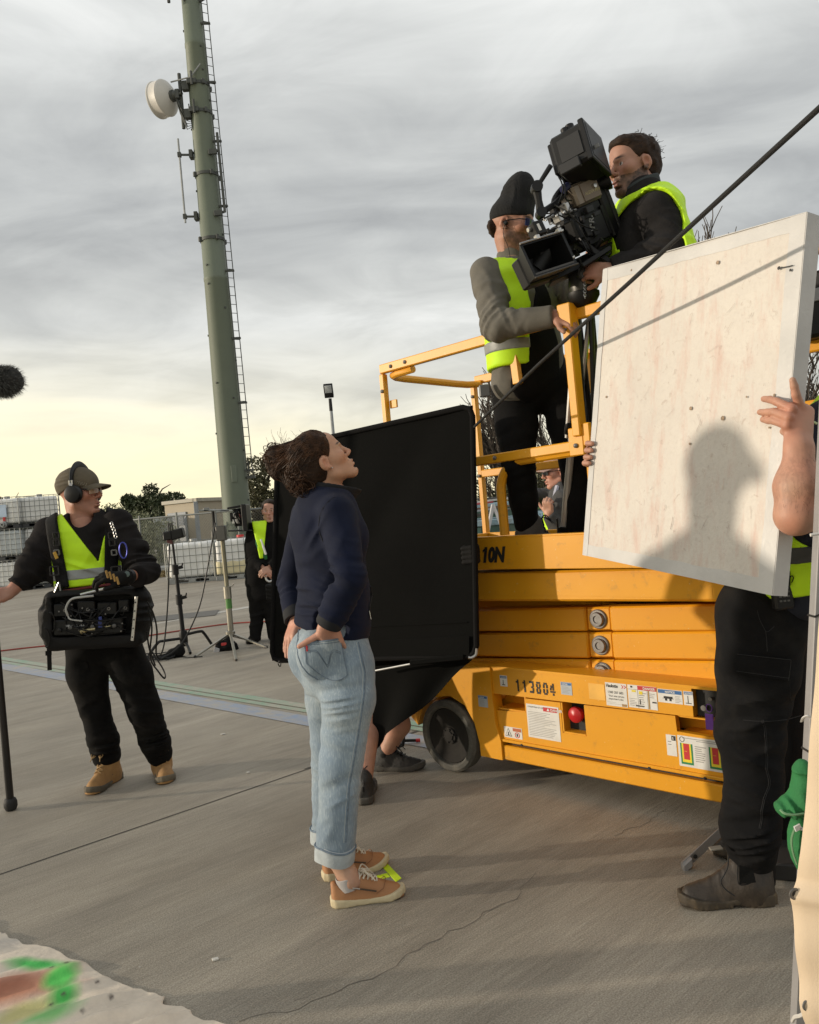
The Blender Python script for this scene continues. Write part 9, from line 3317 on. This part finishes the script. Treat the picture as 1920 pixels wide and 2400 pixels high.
# paint-stained drop sheet in the near corner
def build_sheet():
 e=[(-260,2085),(-120,2130),(0,2180),(42,2204),(130,2240),(235,2292),(330,2332),(420,2366),(500,2402),(640,2460),(820,2540)]
 rows=[]
 NU,NV=230,130
 nrm_in=nrm(V(-.62,-.78,0))
 for s_ in np.linspace(0,len(e)-1,NU):
  i=min(int(s_),len(e)-2)
  f_=s_-i
  a=G(*e[i])*(1-f_)+G(*e[i+1])*f_
  rows.append([a+nrm_in*w*.9 for w in np.linspace(0,1,NV)])
 A=np.array(rows)
 p=A.reshape(-1,3)
 u=np.repeat(np.linspace(0,1,NU),NV)
 w=np.tile(np.linspace(0,1,NV),NU)
 # long pleats running in from the edge, plus small crumples
 fold=vnoise(np.stack([u*34+w*5,w*2.0,np.zeros_like(u)],1))
 fold2=vnoise(np.stack([u*62+w*9,w*9,np.full_like(u,3)],1))
 fold3=vnoise(np.stack([u*11-w*6,w*5,np.full_like(u,7)],1))
 big=vnoise(np.stack([u*9-w*4,w*3,np.full_like(u,7)],1))
 ph=u*88+w*12+2.6*vnoise(np.stack([u*7,w*4,np.full_like(u,2)],1))
 amp=np.clip(.55+.9*vnoise(np.stack([u*13,w*3.5,np.full_like(u,5)],1)),.08,1.2)
 h=.006+.038*amp*(.5+.5*np.sin(ph))**2.2+.018*np.clip(big,0,1)+.005*amp*np.sin(ph*2.7+3*fold3)+.003*fold2
 h=np.maximum(h,.004)
 h*=np.clip(.35+w*8,0,1)
 p=p.copy()
 p[:,2]=.004+h
 ed=.02*vnoise(np.stack([u*40,w*0,w*0],1))
 p[:,:2]+=(nrm_in[:2]*(ed*(1-w)**6)[:,None])
 A=p.reshape(NU,NV,3)
 # sprayed paint: green arc, orange and yellow blooms, dark spots
 col=np.tile(V(.72,.63,.52),(len(p),1))*(1+.08*vnoise(p*6)[:,None])
 n=vnoise(p*9)*.5+vnoise(p*22)*.25
 def bloom(px,py,rx,ry,c,s,ang=0.0):
  nonlocal col
  o=G(px,py)
  d=p[:,:2]-o[:2]
  ca,sa=math.cos(ang),math.sin(ang)
  q=np.sqrt(((d[:,0]*ca+d[:,1]*sa)/rx)**2+((-d[:,0]*sa+d[:,1]*ca)/ry)**2)
  k=np.clip((1.25-q+n*.45)*1.15,0,1)*s
  col=col*(1-k[:,None])+np.asarray(c)*k[:,None]
 bloom(35,2330,.16,.10,(.50,.17,.08),.85,.5)
 bloom(10,2320,.12,.06,(.34,.13,.08),.7,.4)
 bloom(60,2382,.14,.06,(.50,.48,.06),.6,.6)
 bloom(92,2268,.12,.035,(.04,.48,.08),.95,-.25)
 bloom(140,2300,.055,.055,(.08,.58,.10),.95)
 bloom(150,2345,.045,.085,(.04,.45,.07),.95,.2)
 bloom(120,2390,.10,.05,(.10,.50,.10),.8,.5)
 bloom(200,2310,.035,.03,(.50,.30,.24),.4)
 bloom(15,2215,.10,.05,(.40,.38,.36),.5)
 for a,b in((157,2266),(194,2381),(208,2390),(229,2313),(122,2277),(150,2342),(120,2362),(8,2192),(262,2352)):
  bloom(a,b,.009,.009,(.07,.055,.05),.95)
 t=Thing('drop_sheet','crumpled cream drop sheet stained with green and orange paint in the near corner','drop sheet',G(60,2380))
 mb=patch_mesh(A,-.003,V(0,0,1))
 sh=t.part('sheet',mb,mat('stained calico',(.6,.5,.4),.85,attr=True,var=.08,vscale=25,bump=.7,bscale=34),tint=np.concatenate([col,col]),auto=80)
build_sheet()
for k,(a,b,sx)in enumerate(((523,1722,.022),(505,2251,.016),(582,1812,.012))):
 o=G(a,b)
 mono('litter',['pale cigarette butt on the concrete left of the jeans','small white paper scrap on the concrete near the drop sheet','tiny pale pebble on the slab behind the woman'][k],'litter',MB().obox(o+V(0,0,.004),V(sx*.6,sx*.2,0),V(-.003,.006,0),V(0,0,.003),.001),mat('paper scrap',(.62,.60,.55),.7),o)
